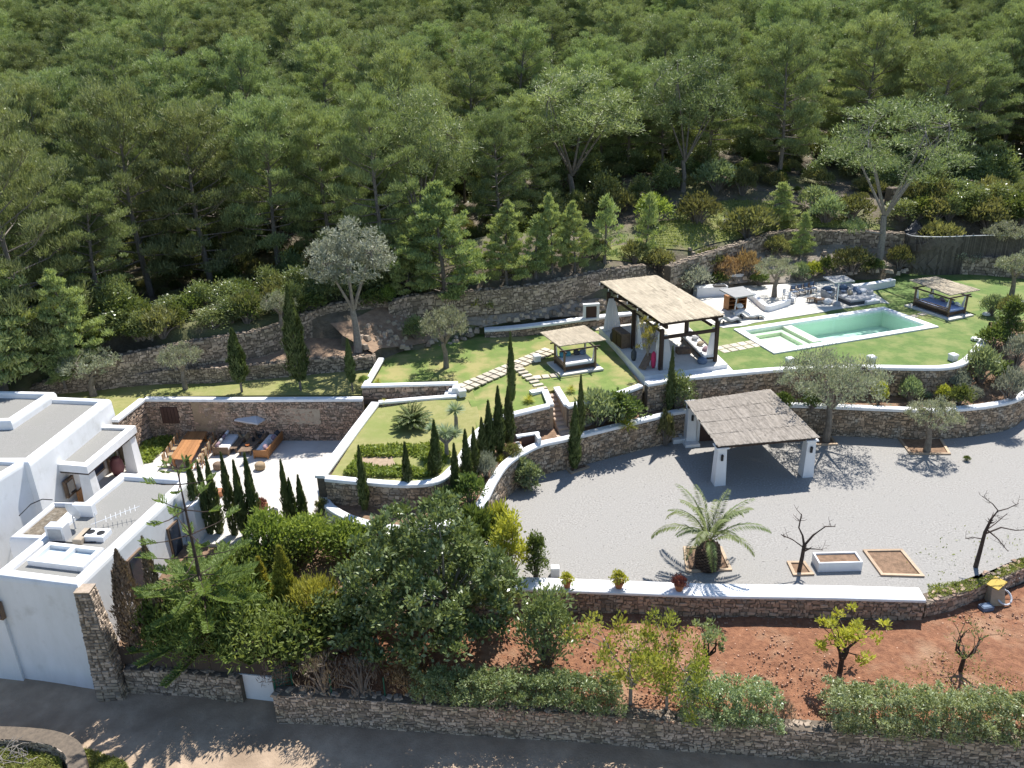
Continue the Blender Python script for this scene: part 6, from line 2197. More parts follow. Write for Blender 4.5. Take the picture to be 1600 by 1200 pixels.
for (X_, Y_), Z_ in zip(cand, zc_):
    s_ = (fr_.uniform(0.55, 0.8) if fr_.random() < 0.35 else fr_.uniform(0.8, 1.15))*(0.97 if Y_ < 110 else 0.92)
    if nearn < 268:
        nearn += 1
        k_ = keys[fr_.randrange(6)]
        side = 'left of the silvery tree' if X_ < -14 else 'above the pergola' if X_ < 14 else 'behind the pool garden'
        kd = {'pine0': 'round crowned pine', 'pine1': 'round crowned pine', 'pine2': 'round crowned pine', 'pine3': 'round crowned pine', 'pine4': 'bright green pine', 'pine5': 'spreading pine'}[k_]
        szw = 'tall' if s_ > 0.95 else 'mid sized' if s_ > 0.72 else 'small'
        ft = float(np.interp(X_, FX, FY))
        bandw = 'front edge of the wood' if Y_ < ft+6 else 'second rows of the wood' if Y_ < ft+16 else 'deeper in the wood' if Y_ < ft+30 else 'high up in the wood'
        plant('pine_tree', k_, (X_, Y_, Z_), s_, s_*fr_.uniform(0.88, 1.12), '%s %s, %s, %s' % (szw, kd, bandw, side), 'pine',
              {'left of the silvery tree': 'pines of the wood at the left', 'above the pergola': 'pines of the wood in the middle', 'behind the pool garden': 'pines of the wood at the right'}[side])
    else:
        far.append((X_, Y_, Z_, s_))


def scatter(name, P, scales, sources, seed):
    """one object: crowns set on points of the hillside"""
    me_ = bpy.data.meshes.new(name)
    me_.from_pydata([tuple(p) for p in P], [], [])
    a = me_.attributes.new('size', 'FLOAT', 'POINT')
    a.data.foreach_set('value', scales)
    o = link(name, me_)
    o['kind'] = 'stuff'
    g_ = bpy.data.node_groups.new(name+'_nodes', 'GeometryNodeTree')
    g_.interface.new_socket('Geometry', in_out='INPUT', socket_type='NodeSocketGeometry')
    g_.interface.new_socket('Geometry', in_out='OUTPUT', socket_type='NodeSocketGeometry')
    gi, go = g_.nodes.new('NodeGroupInput'), g_.nodes.new('NodeGroupOutput')
    j = g_.nodes.new('GeometryNodeJoinGeometry')
    for s in sources:
        n_ = g_.nodes.new('GeometryNodeObjectInfo')
        n_.inputs['Object'].default_value = s
        n_.inputs['As Instance'].default_value = True
        g_.links.new(n_.outputs['Geometry'], j.inputs[0])
    ip = g_.nodes.new('GeometryNodeInstanceOnPoints')
    ip.inputs['Pick Instance'].default_value = True
    ri = g_.nodes.new('FunctionNodeRandomValue')
    ri.data_type = 'INT'
    ri.inputs[4].default_value = 0
    ri.inputs[5].default_value = len(sources)-1
    ri.inputs['Seed'].default_value = seed
    rr_ = g_.nodes.new('FunctionNodeRandomValue')
    rr_.data_type = 'FLOAT_VECTOR'
    rr_.inputs[0].default_value = (0, 0, 0)
    rr_.inputs[1].default_value = (0.06, 0.06, 6.283)
    rr_.inputs['Seed'].default_value = seed+1
    na = g_.nodes.new('GeometryNodeInputNamedAttribute')
    na.data_type = 'FLOAT'
    na.inputs[0].default_value = 'size'
    g_.links.new(gi.outputs[0], ip.inputs['Points'])
    g_.links.new(j.outputs[0], ip.inputs['Instance'])
    g_.links.new(ri.outputs[2], ip.inputs['Instance Index'])
    g_.links.new(rr_.outputs[0], ip.inputs['Rotation'])
    g_.links.new(na.outputs[0], ip.inputs['Scale'])
    g_.links.new(ip.outputs[0], go.inputs[0])
    md = o.modifiers.new('scatter', 'NODES')
    md.node_group = g_
    return o


def source(mesh_):
    for o in bpy.data.objects:
        if o.data is mesh_ and o.parent is not None:
            return o


scatter('forest', [(a, b, c-0.3) for a, b, c, d in far], [d for a, b, c, d in far], [source(PROTO[k][1]) for k in keys if source(PROTO[k][1])], 5)

# undergrowth and wild shrubs on the slope
ug, us = [], []
for i in range(2400):
    X_, Y_ = fr_.uniform(-75, 80), fr_.uniform(50, 125)
    if abs(X_) > 0.66*Y_+10 or Y_ < np.interp(X_, FX, FY)-(9 if X_ > 36 else 5 if X_ > 4 else 3 if X_ > -9 else 9):
        continue
    ug.append((X_, Y_, hz(X_, Y_)-0.1))
    us.append(fr_.uniform(0.5, 1.5))
put('shrub', 'scrub0', 1170, 374, None, 78, 44, 'wide grey green wild shrub on top of the broken terrace wall', 'shrub', crown='foliage', stem='stem')
put('shrub', 'scrub1', 1090, 350, None, 66, 40, 'wild shrub at the left of the grassy terrace', 'shrub', crown='foliage', stem='stem')
put('shrub', 'oleander0', 1275, 330, None, 50, 34, 'pale wild shrub beneath the dense dark pine', 'shrub', crown='foliage', stem='stem')
scatter('undergrowth', ug, us, [source(PROTO['scrub0'][1]), source(PROTO['scrub1'][1]), source(PROTO['shrub0'][1]), source(PROTO['dark'][1])], 9)
for (px, py, pw, ph, key, lab) in (
        (1076, 452, 58, 34, 'silver0', 'grey green shrub behind the pergola roof, near the outdoor kitchen'),
        (1132, 440, 44, 32, 'ochre', 'dry ochre shrub behind the outdoor kitchen, left of two'),
        (1165, 436, 40, 36, 'ochre', 'taller dry ochre shrub behind the outdoor kitchen'),
        (1120, 446, 30, 18, 'shrub0', 'low dark shrub behind the white kitchen counter'),
        (1186, 448, 26, 22, 'shrub1', 'dark green shrub beside the olive planter'),
        (1248, 440, 28, 26, 'oleander0', 'pale green shrub behind the row of poolside chairs'),
        (1268, 436, 26, 24, 'lime', 'yellowish shrub behind the row of poolside chairs'),
        (1288, 432, 24, 26, 'shrub0', 'green shrub left of the pool parasol'),
        (1330, 428, 62, 34, 'scrub0', 'wide wild shrub in the shade behind the pool parasol'),
        (1362, 434, 30, 20, 'shrub1', 'dark shrub behind the low white bench wall'),
        (1404, 418, 34, 30, 'scrub1', 'shrub beside the foot of the tall open pine'),
        (1250, 405, 44, 50, 'bushy', None),
        (1458, 422, 62, 36, 'scrub1', 'broad olive green shrub behind the right daybed'),
        (1487, 436, 34, 26, 'silver1', 'small silver shrub right behind the roof of the right daybed'),
        (1512, 440, 28, 18, 'silver0', 'low silver shrub on the lawn behind the right daybed'),
        (1210, 400, 40, 28, 'scrub0', 'wild shrub before the broken terrace wall, above the olive planter'),
        (1108, 420, 44, 26, 'scrub1', 'yellowish wild shrub below the left end of the broken terrace wall'),
        (745, 492, 22, 26, 'lime', 'small bright bush against the shaded terrace wall'),
        (764, 490, 18, 22, 'bright', 'small bright bush right of another at the shaded wall'),
        (650, 532, 34, 34, 'dark', 'dark bush on the bare slope left of the upper lawn olive'),
        (607, 480, 26, 30, 'bright', 'bright bush at the end of the upper dry stone wall'),
        (585, 485, 40, 26, 'shrub0', 'green bush behind the silvery tree trunk'),
        (240, 541, 20, 26, 'lime', 'tiny bright young plant on top of the upper stone wall'),
        (160, 560, 40, 24, 'bright', 'bright bush at the left end of the upper stone wall'),
        (10, 622, 60, 26, 'bright', 'bright low bush right behind the house roof'),
        (1030, 425, 46, 30, 'scrub0', 'wild shrub on the slope at the back of the pergola'),
        (990, 412, 40, 30, 'scrub1', 'wild shrub on the slope left behind the pergola roof'),
        (930, 402, 40, 26, 'scrub0', 'wild shrub among the young pines'),
        (1540, 360, 50, 24, 'scrub0', 'dark shrub behind the grey reed fence'),
        (1460, 345, 60, 30, 'scrub1', 'shrub behind the black tarp'),
        (1330, 345, 56, 34, 'scrub0', 'shrub left of the tall open pine on the terrace'),
        (1290, 350, 46, 36, 'oleander1', 'pale shrub on the terrace above the pool garden'),
        (1020, 350, 50, 40, 'bright', 'bright green wild bush left of the grassy terrace'),
        (960, 340, 60, 40, 'scrub1', 'wide wild shrub below the old stone wall'),
        (1120, 300, 60, 40, 'oleander0', 'pale wild shrub beside the trunk of the bare branched pine'),
        (1160, 305, 40, 36, 'scrub0', 'wild shrub between two tall pine trunks')):
    if lab is None:
        pine(1250, 405, 335, 44, 'young0', 'young pine growing at the foot of the broken terrace wall')
        continue
    put('shrub', key, px, py, None, pw, ph, lab, 'shrub', crown='foliage', stem='stem')
for i in range(22):
    px, py = fr_.uniform(1405, 1615), fr_.uniform(318, 358)
    k_ = fr_.choice(('scrub0', 'scrub1', 'shrub0', 'dark', 'shrub1'))
    put('shrub', k_, px, py, None, fr_.uniform(36, 62), fr_.uniform(26, 46), 'wild shrub on the shaded ground between the reed fence and the wall under the pines', 'shrub', 'shrubs behind the reed fence', crown='foliage', stem='stem')
for i in range(30):
    px, py = fr_.uniform(130, 500), 0
    py = 556-(px-176)*0.19+fr_.uniform(-44, -8)
    k_ = fr_.choice(('scrub0', 'shrub0', 'dark', 'shrub1', 'dark'))
    put('shrub', k_, px, py, None, fr_.uniform(30, 64), fr_.uniform(22, 46), 'wild shrub under the pines just behind the upper dry stone wall at the left', 'shrub', 'shrubs behind the upper dry stone wall', crown='foliage', stem='stem')
draped('meadow', ((1000, 392), (1035, 345), (1075, 322), (1130, 314), (1185, 316), (1240, 338), (1300, 348), (1372, 352), (1400, 362), (1330, 360), (1240, 358), (1200, 362), (1150, 378), (1080, 398)), M['meadow'], 0.07, 64, 0.06)
draped('meadow', ((930, 412), (960, 385), (1010, 372), (1040, 392), (1045, 412), (1000, 414)), M['meadow'], 0.07, 65, 0.06)
lv = Leaves(190)
r_ = lv.r
C_ = []
while len(C_) < 4200:
    px, py = r_.uniform(1000, 1390), r_.uniform(316, 396)
    if py > 396-(px-1000)*0.13 or py < 345-(px-1000)*0.2 or (px > 1200 and py < 340):
        continue
    p = ground_at(px, py)
    C_.append((p[0], p[1], p[2]+0.2))
C_ = np.array(C_)
n_ = len(C_)
lv.raw(C_, r_.normal(size=(n_, 3))*0.5+np.array([0, 0, 1]), r_.normal(size=(n_, 3))+np.array([0, 0, .6]), 0.32, 0.06, r_.rand(n_))
o = link('grass', lv.mesh('grass', L['grassblade']))
o['kind'] = 'stuff'
# loose rocks on the bare slopes
rk = MB()
for i in range(420):
    px, py = rnd.choice(((rnd.uniform(560, 760), rnd.uniform(484, 552)), (rnd.uniform(740, 980), rnd.uniform(476, 512)), (rnd.uniform(1060, 1420), rnd.uniform(388, 440))))
    if px < 700 and py < 560-(px-560)*0.35-40:
        continue
    p = ground_at(px, py)
    s = rnd.uniform(0.1, 0.42)
    rk.box((p[0], p[1], p[2]+0.05), (s*1.4, s, s*0.8), rnd.random()*3, 0, rnd.random(), 0.6)
rk.build('rocks', M['stoneg'])['kind'] = 'stuff'


# ================================================================== THATCHED ROOFS AND CANOPIES
def thatch(parent, corners, rows, th, m, straws=260, seed=1, nm='reed_mat', lap=0.0):
    """corners far-left, far-right, near-right, near-left (x, y, z); mats lie across, reeds run from far to near"""
    rs_ = random.Random(seed)
    A, B, C, D = [Vector(p) for p in corners]

    def q(u, v, dz=0.0):
        return A.lerp(B, u).lerp(D.lerp(C, u), v)+Vector((0, 0, dz))
    for r in range(rows):
        v0, v1 = r/rows-(0.012 if r else 0), (r+1)/rows+0.006
        dz = 0.018*r if lap == 0 else lap*(rows-r)
        m_ = MB()
        u0, u1 = rs_.uniform(-0.012, 0.012), 1+rs_.uniform(-0.012, 0.012)
        m_.hexa([q(u0, v1, dz-th), q(u1, v1, dz-th), q(u1, v0, dz-th), q(u0, v0, dz-th)], [q(u0, v1, dz), q(u1, v1, dz), q(u1, v0, dz), q(u0, v0, dz)])
        for i in range(straws):
            u = rs_.uniform(0.0, 1.0)
            a = rs_.uniform(-0.02, 0.75)
            b = min(1.02, a+rs_.uniform(0.15, 0.5))
            if rs_.random() < 0.22:
                b = 1.0+rs_.uniform(0.0, 0.05)
            wv = rs_.uniform(0.004, 0.009)
            z_ = dz+rs_.uniform(0.006, 0.03)
            sk_ = rs_.uniform(-0.012, 0.012)
            p = [q(u-wv, v0+(v1-v0)*a, z_), q(u+wv, v0+(v1-v0)*a, z_), q(u+sk_+wv, v0+(v1-v0)*b, z_), q(u+sk_-wv, v0+(v1-v0)*b, z_)]
            m_.add(p, [(3, 2, 1, 0)], 0, rs_.random())
        m_.build(nm, m, parent)


voile, _n, _o = nodes('curtain_voile')
_d = _n.nodes.new('ShaderNodeBsdfDiffuse')
_d.inputs['Color'].default_value = (0.9, 0.9, 0.9, 1)
_t = _n.nodes.new('ShaderNodeBsdfTranslucent')
_t.inputs['Color'].default_value = (0.92, 0.92, 0.92, 1)
_x = _n.nodes.new('ShaderNodeMixShader')
_x.inputs[0].default_value = 0.4
_n.links.new(_d.outputs[0], _x.inputs[1])
_n.links.new(_t.outputs[0], _x.inputs[2])
_n.links.new(_x.outputs[0], _o.inputs[0])


def drape(parent, top, bottom, wt, wb, ang, m, nm='curtain', folds=7, depth=0.07):
    """a hanging curtain, gathered at the top and spreading below in pleats"""
    m_ = MB()
    N_ = folds*4
    T, Bm = Vector(top), Vector(bottom)
    d = Vector((math.cos(ang), math.sin(ang), 0))
    e = Vector((-math.sin(ang), math.cos(ang), 0))
    for k in range(7):
        t = k/6
        c = T.lerp(Bm, t)
        w_ = wt+(wb-wt)*t**0.8
        for i in range(N_+1):
            s = i/N_-0.5
            m_.v.append(tuple(c+d*(s*w_)+e*(depth*(0.5+t)*math.sin(i/N_*folds*2*math.pi+t))))
    n1 = N_+1
    for k in range(6):
        for i in range(N_):
            m_.f.append([k*n1+i, (k+1)*n1+i, (k+1)*n1+i+1, k*n1+i+1])
            m_.m.append(0)
            m_.t.append(0.5)
    return m_.build(nm, m, parent, smooth=True)


# ------------------------------------------------------------------ the pergola
zp = 4.02
pc = [at(936, 511, zp), at(1007, 588, zp), at(1137, 569, zp), at(1062, 497, zp)]
plat = MB()
plat.prism([tuple(p) for p in pc], 3.3, 1, 0)
single(plat, 'platform', [M['white'], M['paving']], 'white walled paved platform under the large pergola', 'platform')
led = MB()
lq = [at(1007, 601, 3.72), at(1142, 585, 3.72), at(1160, 578, 3.72), at(1134, 566, 3.72), at(1009, 583, 3.72)]
led.prism([tuple(p) for p in lq], 3.2, 0, 0)
single(led, 'ledge', M['cope'], 'broad white ledge along the front of the pergola platform', 'ledge')
posts = {'FR': (14.45, 54.95), 'FM': (10.35, 53.62), 'ML': (9.05, 57.9), 'BL': (7.75, 62.6), 'BR': (12.0, 63.95), 'MR': (13.25, 59.2)}
perg = thing('pergola', 'large dark timber pergola with a reed roof and white curtains by the pool', 'pergola', (11.1, 58.8, zp))
PT = 7.0
for k, (x, y) in posts.items():
    m_ = MB()
    m_.box((x, y, zp), (0.24, 0.24, PT-zp), 0.3)
    m_.build('post', M['timber'], perg)
RC = [at(938, 440, 7.45), at(1025, 430, 7.45), at(1130, 492, 7.45), at(1034, 505, 7.45)]


def rq(u, v, z):
    A, B, C, D = [Vector(p) for p in RC]
    p = A.lerp(B, u).lerp(D.lerp(C, u), v)
    return (p.x, p.y, z)


for u in (0.09, 0.91):
    m_ = MB()
    m_.beam(rq(u, -0.01, PT+0.10), rq(u, 1.0, PT+0.10), 0.18, 0.24)
    m_.build('long_beam', M['timber'], perg)
    m_ = MB()
    m_.beam(rq(u, 0.12, PT-0.5), rq(u, 0.93, PT-0.5), 0.12, 0.16)
    m_.build('tie_beam', M['timber'], perg)
m_ = MB()
m_.beam((posts['FM'][0], posts['FM'][1], PT-0.62), (posts['FR'][0], posts['FR'][1], PT-0.62), 0.16, 0.22)
m_.build('tie_beam', M['timber'], perg)
m_ = MB()
m_.beam((posts['BL'][0], posts['BL'][1], PT-0.62), (posts['BR'][0], posts['BR'][1], PT-0.62), 0.16, 0.22)
m_.build('tie_beam', M['timber'], perg)
for i in range(13):
    v = 0.015+0.97*i/12
    m_ = MB()
    m_.beam(rq(-0.02, v, PT+0.29), rq(1.02, v, PT+0.29), 0.10, 0.15)
    jo = m_.build('joist', M['timber'], perg)
    if i % 2 == 0:
        m_ = MB()
        m_.beam(rq(-0.026, v, PT+0.29), rq(-0.0205, v, PT+0.29), 0.12, 0.17)
        m_.build('white_end', M['white'], jo)
thatch(perg, [rq(0, 0, 7.46), rq(1, 0, 7.46), rq(1, 1, 7.46), rq(0, 1, 7.46)], 3, 0.06, M['reed'], 620, 3)
for (k, dx, dy, wb, an_, side) in (('BL', 0.30, -0.55, 1.15, 0.3, 0), ('ML', 0.42, 0.10, 0.85, -1.2, 0), ('ML', -0.05, 0.45, 0.4, 1.8, 0), ('FM', -0.25, 0.45, 0.5, 1.9, 0), ('FM', 0.42, 0.08, 0.75, 0.3, 0),
                                   ('FR', -0.42, -0.02, 0.45, 0.3, 0), ('BR', 0.35, -0.3, 0.5, 1.2, 0), ('MR', 0.12, 0.3, 0.45, 1.9, 0)):
    x, y = posts[k]
    drape(perg, (x+dx*0.6, y+dy*0.6, PT-0.4), (x+dx, y+dy, zp+0.03), wb*0.4, wb*1.35, an_, voile)
cbn = at(972, 543, zp)
con = thing('console_cabinet', 'dark wooden cabinet standing under the pergola', 'cabinet', cbn)
m_ = MB()
m_.cbox((cbn[0], cbn[1]+0.6, zp), (0.7, 1.7, 1.15), 0.3, ch=0.02)
m_.build('body', M['oldwood'], con)
for k in (-0.42, 0.42):
    m_ = MB()
    m_.box((cbn[0]-0.36-k*0.28, cbn[1]+0.49+k*0.95, zp+0.08), (0.04, 0.72, 0.95), 0.3)
    m_.build('door', M['timber'], con)
for (px, py, h, lab) in ((957, 533, 0.95, 'tall dark vase on the platform edge, the farther of two'), (990, 563, 1.05, 'tall dark vase on the platform edge, the nearer of two')):
    a = at(px, py, zp)
    m_ = MB()
    m_.lathe(a, [(0.13, 0), (0.2, h*0.2), (0.2, h*0.6), (0.08, h*0.78), (0.07, h*0.95), (0.1, h)], 12)
    single(m_, 'vase', M['dgrey'], lab, 'vase', smooth=True)
a = at(1018, 578, zp)
fruit_proto('inner', 134, 3.0, 1.7, 'conifer', 30, 60, 0.11, 0.045, 'greybark')
put('potted_tree', 'inner', 1012, 572, zp, 36, 66, 'small yellow green tree with a bent trunk under the pergola', 'tree')
m_ = MB()
a = at(1024, 578, zp)
m_.cushion((a[0]-0.1, a[1]+0.35, zp+0.62), (0.32, 0.3, 1.24), 0.3)
single(m_, 'rolled_mat', M['pink'], 'pink rolled mat standing by the front pergola curtain', 'mat', smooth=True)
m_ = MB()
a, b = at(1003, 576, zp+0.1), at(1016, 552, zp+0.9)
m_.beam(a, b, 0.55, 0.08)
single(m_, 'wooden_board', M['oldwood'], 'worn wooden lounger leaning beside the small tree under the pergola', 'lounger')
a, b = at(1066, 531, zp), at(1100, 566, zp)
bn = thing('day_bench', 'long dark wooden bench bed with pale mattress along the pergola side', 'bench', a)
dx, dy = b[0]-a[0], b[1]-a[1]
ln = math.hypot(dx, dy)
an_ = math.atan2(dy, dx)
cx_, cy_ = (a[0]+b[0])/2+0.35, (a[1]+b[1])/2
m_ = MB()
m_.box((cx_, cy_, zp+0.22), (ln, 1.0, 0.12), an_)
m_.build('frame', M['timber'], bn)
for i in (-1, 1):
    for j in (-1, 1):
        m_ = MB()
        m_.box((cx_+i*math.cos(an_)*(ln/2-0.1)-j*math.sin(an_)*0.42, cy_+i*math.sin(an_)*(ln/2-0.1)+j*math.cos(an_)*0.42, zp), (0.12, 0.12, 0.34), an_)
        m_.build('leg', M['timber'], bn)
m_ = MB()
m_.cbox((cx_, cy_, zp+0.345), (ln-0.1, 0.9, 0.2), an_, ch=0.05)
m_.build('mattress', M['fabric'], bn)
m_ = MB()
m_.beam((cx_-math.cos(an_)*ln/2-math.sin(an_)*0.47, cy_-math.sin(an_)*ln/2+math.cos(an_)*0.47, zp+0.65), (cx_+math.cos(an_)*ln/2-math.sin(an_)*0.47, cy_+math.sin(an_)*ln/2+math.cos(an_)*0.47, zp+0.65), 0.08, 0.1)
m_.build('backrest', M['timber'], bn)
for t, mm, lab in ((-0.35, 'dgrey', 'charcoal cushion on the far end of the bench bed'), (-0.12, 'grey', 'grey cushion on the bench bed'), (0.12, 'sack', 'beige star shaped cushion on the bench bed'), (0.36, 'mauve', 'brownish cushion on the near end of the bench bed')):
    m_ = MB()
    m_.cushion((cx_+dx*t, cy_+dy*t+0.15, zp+0.7), (0.55, 0.5, 0.2), an_+0.4, tilt=0.6)
    single(m_, 'cushion', M[mm], lab, 'cushion', smooth=True)
m_ = MB()
m_.cbox((cx_-1.15, cy_-0.4, zp), (0.6, 1.0, 0.4), an_, ch=0.03)
single(m_, 'low_table', M['oldwood'], 'low brown table in front of the bench bed under the pergola', 'table')
m_ = MB()
a = at(1113, 566, zp)
m_.lathe((a[0]-0.75, a[1]-0.1, zp), [(0.3, 0), (0.36, 0.15), (0.3, 0.38), (0.1, 0.42)], 12)
single(m_, 'pouf', M['silver' if False else 'blue'], 'blue grey round pouf at the near end of the bench bed', 'pouf', smooth=True)


# ------------------------------------------------------------------ daybeds with reed roofs
def daybed(label, c, ang, sx, sy, z, roof, slab_s, seedn, cloth, hz_=1.55):
    root = thing('daybed', label, 'daybed', (c[0], c[1], z))
    ca, sa_ = math.cos(ang), math.sin(ang)

    def q(lx, ly, lz):
        return (c[0]+lx*ca-ly*sa_, c[1]+lx*sa_+ly*ca, z+lz)
    for i in (-1, 1):
        for j in (-1, 1):
            m_ = MB()
            m_.box(q(i*(sx/2-0.06), j*(sy/2-0.06), 0.07), (0.12, 0.12, hz_), ang)
            m_.build('post', M['oldwood'], root)
    m_ = MB()
    for i in (-1, 1):
        m_.beam(q(i*(sx/2-0.06), -sy/2, 0.32), q(i*(sx/2-0.06), sy/2, 0.32), 0.07, 0.28)
        m_.beam(q(-sx/2, i*(sy/2-0.06), 0.32), q(sx/2, i*(sy/2-0.06), 0.32), 0.06, 0.24)
        m_.beam(q(i*(sx/2-0.06), -sy/2-0.3, hz_+0.06), q(i*(sx/2-0.06), sy/2+0.3, hz_+0.06), 0.08, 0.11)
        m_.beam(q(-sx/2-0.3, i*(sy/2-0.06), hz_+0.13), q(sx/2+0.3, i*(sy/2-0.06), hz_+0.13), 0.08, 0.1)
    m_.build('frame', M['timber'], root)
    for k in range(3):
        m_ = MB()
        m_.beam(q(-sx/2-0.0, -sy/2+0.1, 0.52+k*0.13), q(-sx/2-0.0, sy/2-0.1, 0.52+k*0.13), 0.03, 0.09)
        m_.build('slat', M['oldwood'], root)
    m_ = MB()
    m_.cbox(q(0, 0, 0.40), (sx-0.22, sy-0.22, 0.24), ang, ch=0.05)
    m_.build('mattress', M[cloth], root)
    thatch(root, roof, 2, 0.07, M['reed'], 260, seedn)
    for i in (-1, 1):
        for j in (-1, 1):
            drape(root, q(i*(sx/2-0.1), j*(sy/2-0.1)-j*0.1, hz_), q(i*(sx/2-0.14), j*(sy/2-0.16)-j*0.12, 0.66), 0.10, 0.3, ang+1.2, voile, folds=4, depth=0.05)
    s_ = MB()
    s_.cbox(q(0, 0, -0.05), (slab_s[0], slab_s[1], 0.13), ang, ch=0.015)
    single(s_, 'paved_base', M['paving'], 'pale square paved base under the %s' % ('daybed with teal cushions' if cloth == 'fabric' else 'daybed with a blue mattress'), 'slab')
    return q


d1c = ((at(855, 568, 3.5)[0]+at(942, 575, 3.5)[0])/2, (at(855, 568, 3.5)[1]+at(942, 575, 3.5)[1])/2-0.1)
q1 = daybed('small reed roofed daybed with white curtains on the lawn left of the pergola', d1c, 0.32, 2.5, 1.95, 3.5, [at(844, 519, 5.22), at(913, 508, 5.22), at(946, 531, 5.22), at(873, 541, 5.22)], (3.3, 2.8), 11, 'fabric')
for lx, ly, mm, lab in ((-0.75, 0.55, 'teal', 'teal cushion on the small daybed, far left corner'), (-0.3, 0.6, 'teal', 'second teal cushion on the small daybed'), (0.35, 0.55, 'dgrey', 'dark cushion on the small daybed'), (0.8, 0.5, 'blue', 'blue cushion on the small daybed, far right')):
    m_ = MB()
    m_.cushion(q1(lx, ly, 0.82), (0.5, 0.42, 0.18), 0.4, tilt=0.9)
    single(m_, 'cushion', M[mm], lab, 'cushion', smooth=True)
A_, D_, C_2 = at(1415.5, 476, 3.8), at(1480, 502, 3.8), at(1519, 495, 3.8)
d2c = ((A_[0]+C_2[0])/2, (A_[1]+C_2[1])/2)
d2a = math.atan2(C_2[1]-D_[1], C_2[0]-D_[0])
q2 = daybed('reed roofed daybed with a blue mattress on the pool lawn', d2c, d2a+0.05, 2.0, 3.5, 3.8, [at(1421, 437, 5.5), at(1463, 432, 5.5), at(1531, 453, 5.5), at(1484, 461, 5.5)], (2.75, 4.5), 12, 'bluesheet')
for lx, ly, mm, lab in ((0.4, 1.2, 'fabric', 'white cushion on the pool lawn daybed, farther'), (0.5, 0.2, 'mauve', 'brown cushion on the pool lawn daybed'), (0.55, -0.7, 'blue', 'blue cushion on the pool lawn daybed'), (0.5, -1.3, 'fabric', 'white cushion at the near end of the pool lawn daybed')):
    m_ = MB()
    m_.cushion(q2(lx, ly, 0.84), (0.5, 0.5, 0.2), d2a+1.5, tilt=0.8)
    single(m_, 'cushion', M[mm], lab, 'cushion', smooth=True)
for (px, py) in ((1428, 494), (1441, 491)):
    a = at(px, py, 3.78)
    m_ = MB()
    m_.cbox((a[0], a[1], 3.74), (0.6, 0.5, 0.075), 0.35, ch=0.012)
    single(m_, 'stepping_stone', M['slab'], 'flat stepping stone in the lawn between the pool and the daybed' if px < 1435 else 'flat stepping stone right against the base of the pool lawn daybed', 'stone')

# lantern cubes
for (px, py, z, lab) in ((1235.5, 571, 3.75, 'white lantern cube on the pool lawn edge, left of three'), (1363, 568, 3.75, 'white lantern cube on the pool lawn edge, middle of three'),
                         (1491, 565, 3.75, 'white lantern cube at the rounded corner of the pool lawn'), (839, 566, 3.5, 'white lantern cube beside the path before the small daybed'), (722, 621, 3.22, 'white lantern cube at the foot of the garden steps')):
    a = at(px, py, z)
    o = thing('lantern_cube', lab, 'lantern', a, 'white lantern cubes')
    m_ = MB()
    m_.cbox((a[0], a[1]+0.25, z), (0.46, 0.46, 0.36), 0.3, ch=0.01)
    m_.build('body', M['wmetal'], o)
    m_ = MB()
    m_.cbox((a[0], a[1]+0.25, z+0.362), (0.52, 0.52, 0.14), 0.3, ch=0.05)
    m_.build('lid', M['white'], o)


# ------------------------------------------------------------------ parasols
def parasol(label, cpx, zt_, base, zb, rise, m, bname='parasol'):
    b = at(base[0], base[1], zb)
    o = thing('parasol', label, 'parasol', b)
    C4 = [Vector(at(px, py, zt_)) for px, py in cpx]
    apex = (C4[0]+C4[1]+C4[2]+C4[3])/4+Vector((0, 0, rise))
    m_ = MB()
    V = [tuple(c) for c in C4]+[tuple(apex)]+[tuple(c-Vector((0, 0, 0.10))) for c in C4]
    m_.add(V, [(0, 1, 4), (1, 2, 4), (2, 3, 4), (3, 0, 4)]+[(i, 5+i, 5+(i+1) % 4, (i+1) % 4) for i in range(4)])
    m_.build('canopy', m, o)
    m_ = MB()
    for c in C4:
        m_.tube([tuple(apex-Vector((0, 0, 0.08))), tuple(c-Vector((0, 0, 0.05)))], 0.018, 4)
    m_.build('ribs', M['wmetal'], o)
    m_ = MB()
    m_.tube([(b[0], b[1], zb), (apex.x, apex.y, apex.z-0.06)], 0.06, 8)
    m_.build('pole', M['wmetal'], o)
    m_ = MB()
    m_.lathe(b, [(0.34, 0), (0.34, 0.16), (0.24, 0.28), (0.08, 0.34)], 12)
    m_.build('base', M['grey'], o)


zz = zat(1310, 436, at(1307, 477, 3.8)[1])
parasol('flat grey square parasol on a white pole by the pool chairs', ((1286, 432), (1304, 442), (1336, 439), (1320, 430)), zz, (1307, 477), 3.8, 0.08, M['taupe'])
zz = zat(1150, 457, at(1147, 490, 3.8)[1])
parasol('flat grey parasol over the outdoor kitchen', ((1124, 452), (1149, 465), (1179, 460), (1161, 447)), zz, (1147, 490), 3.8, 0.06, M['taupe'])
zz = zat(402, 652, at(403, 686, 0.3)[1])
parasol('pale square parasol over the patio coffee table', ((366, 656), (402, 662), (432, 644), (397, 639)), zz, (403, 686), 0.3, 0.42, mat('pale_canopy', (0.55, 0.55, 0.56), None, rough=0.9))


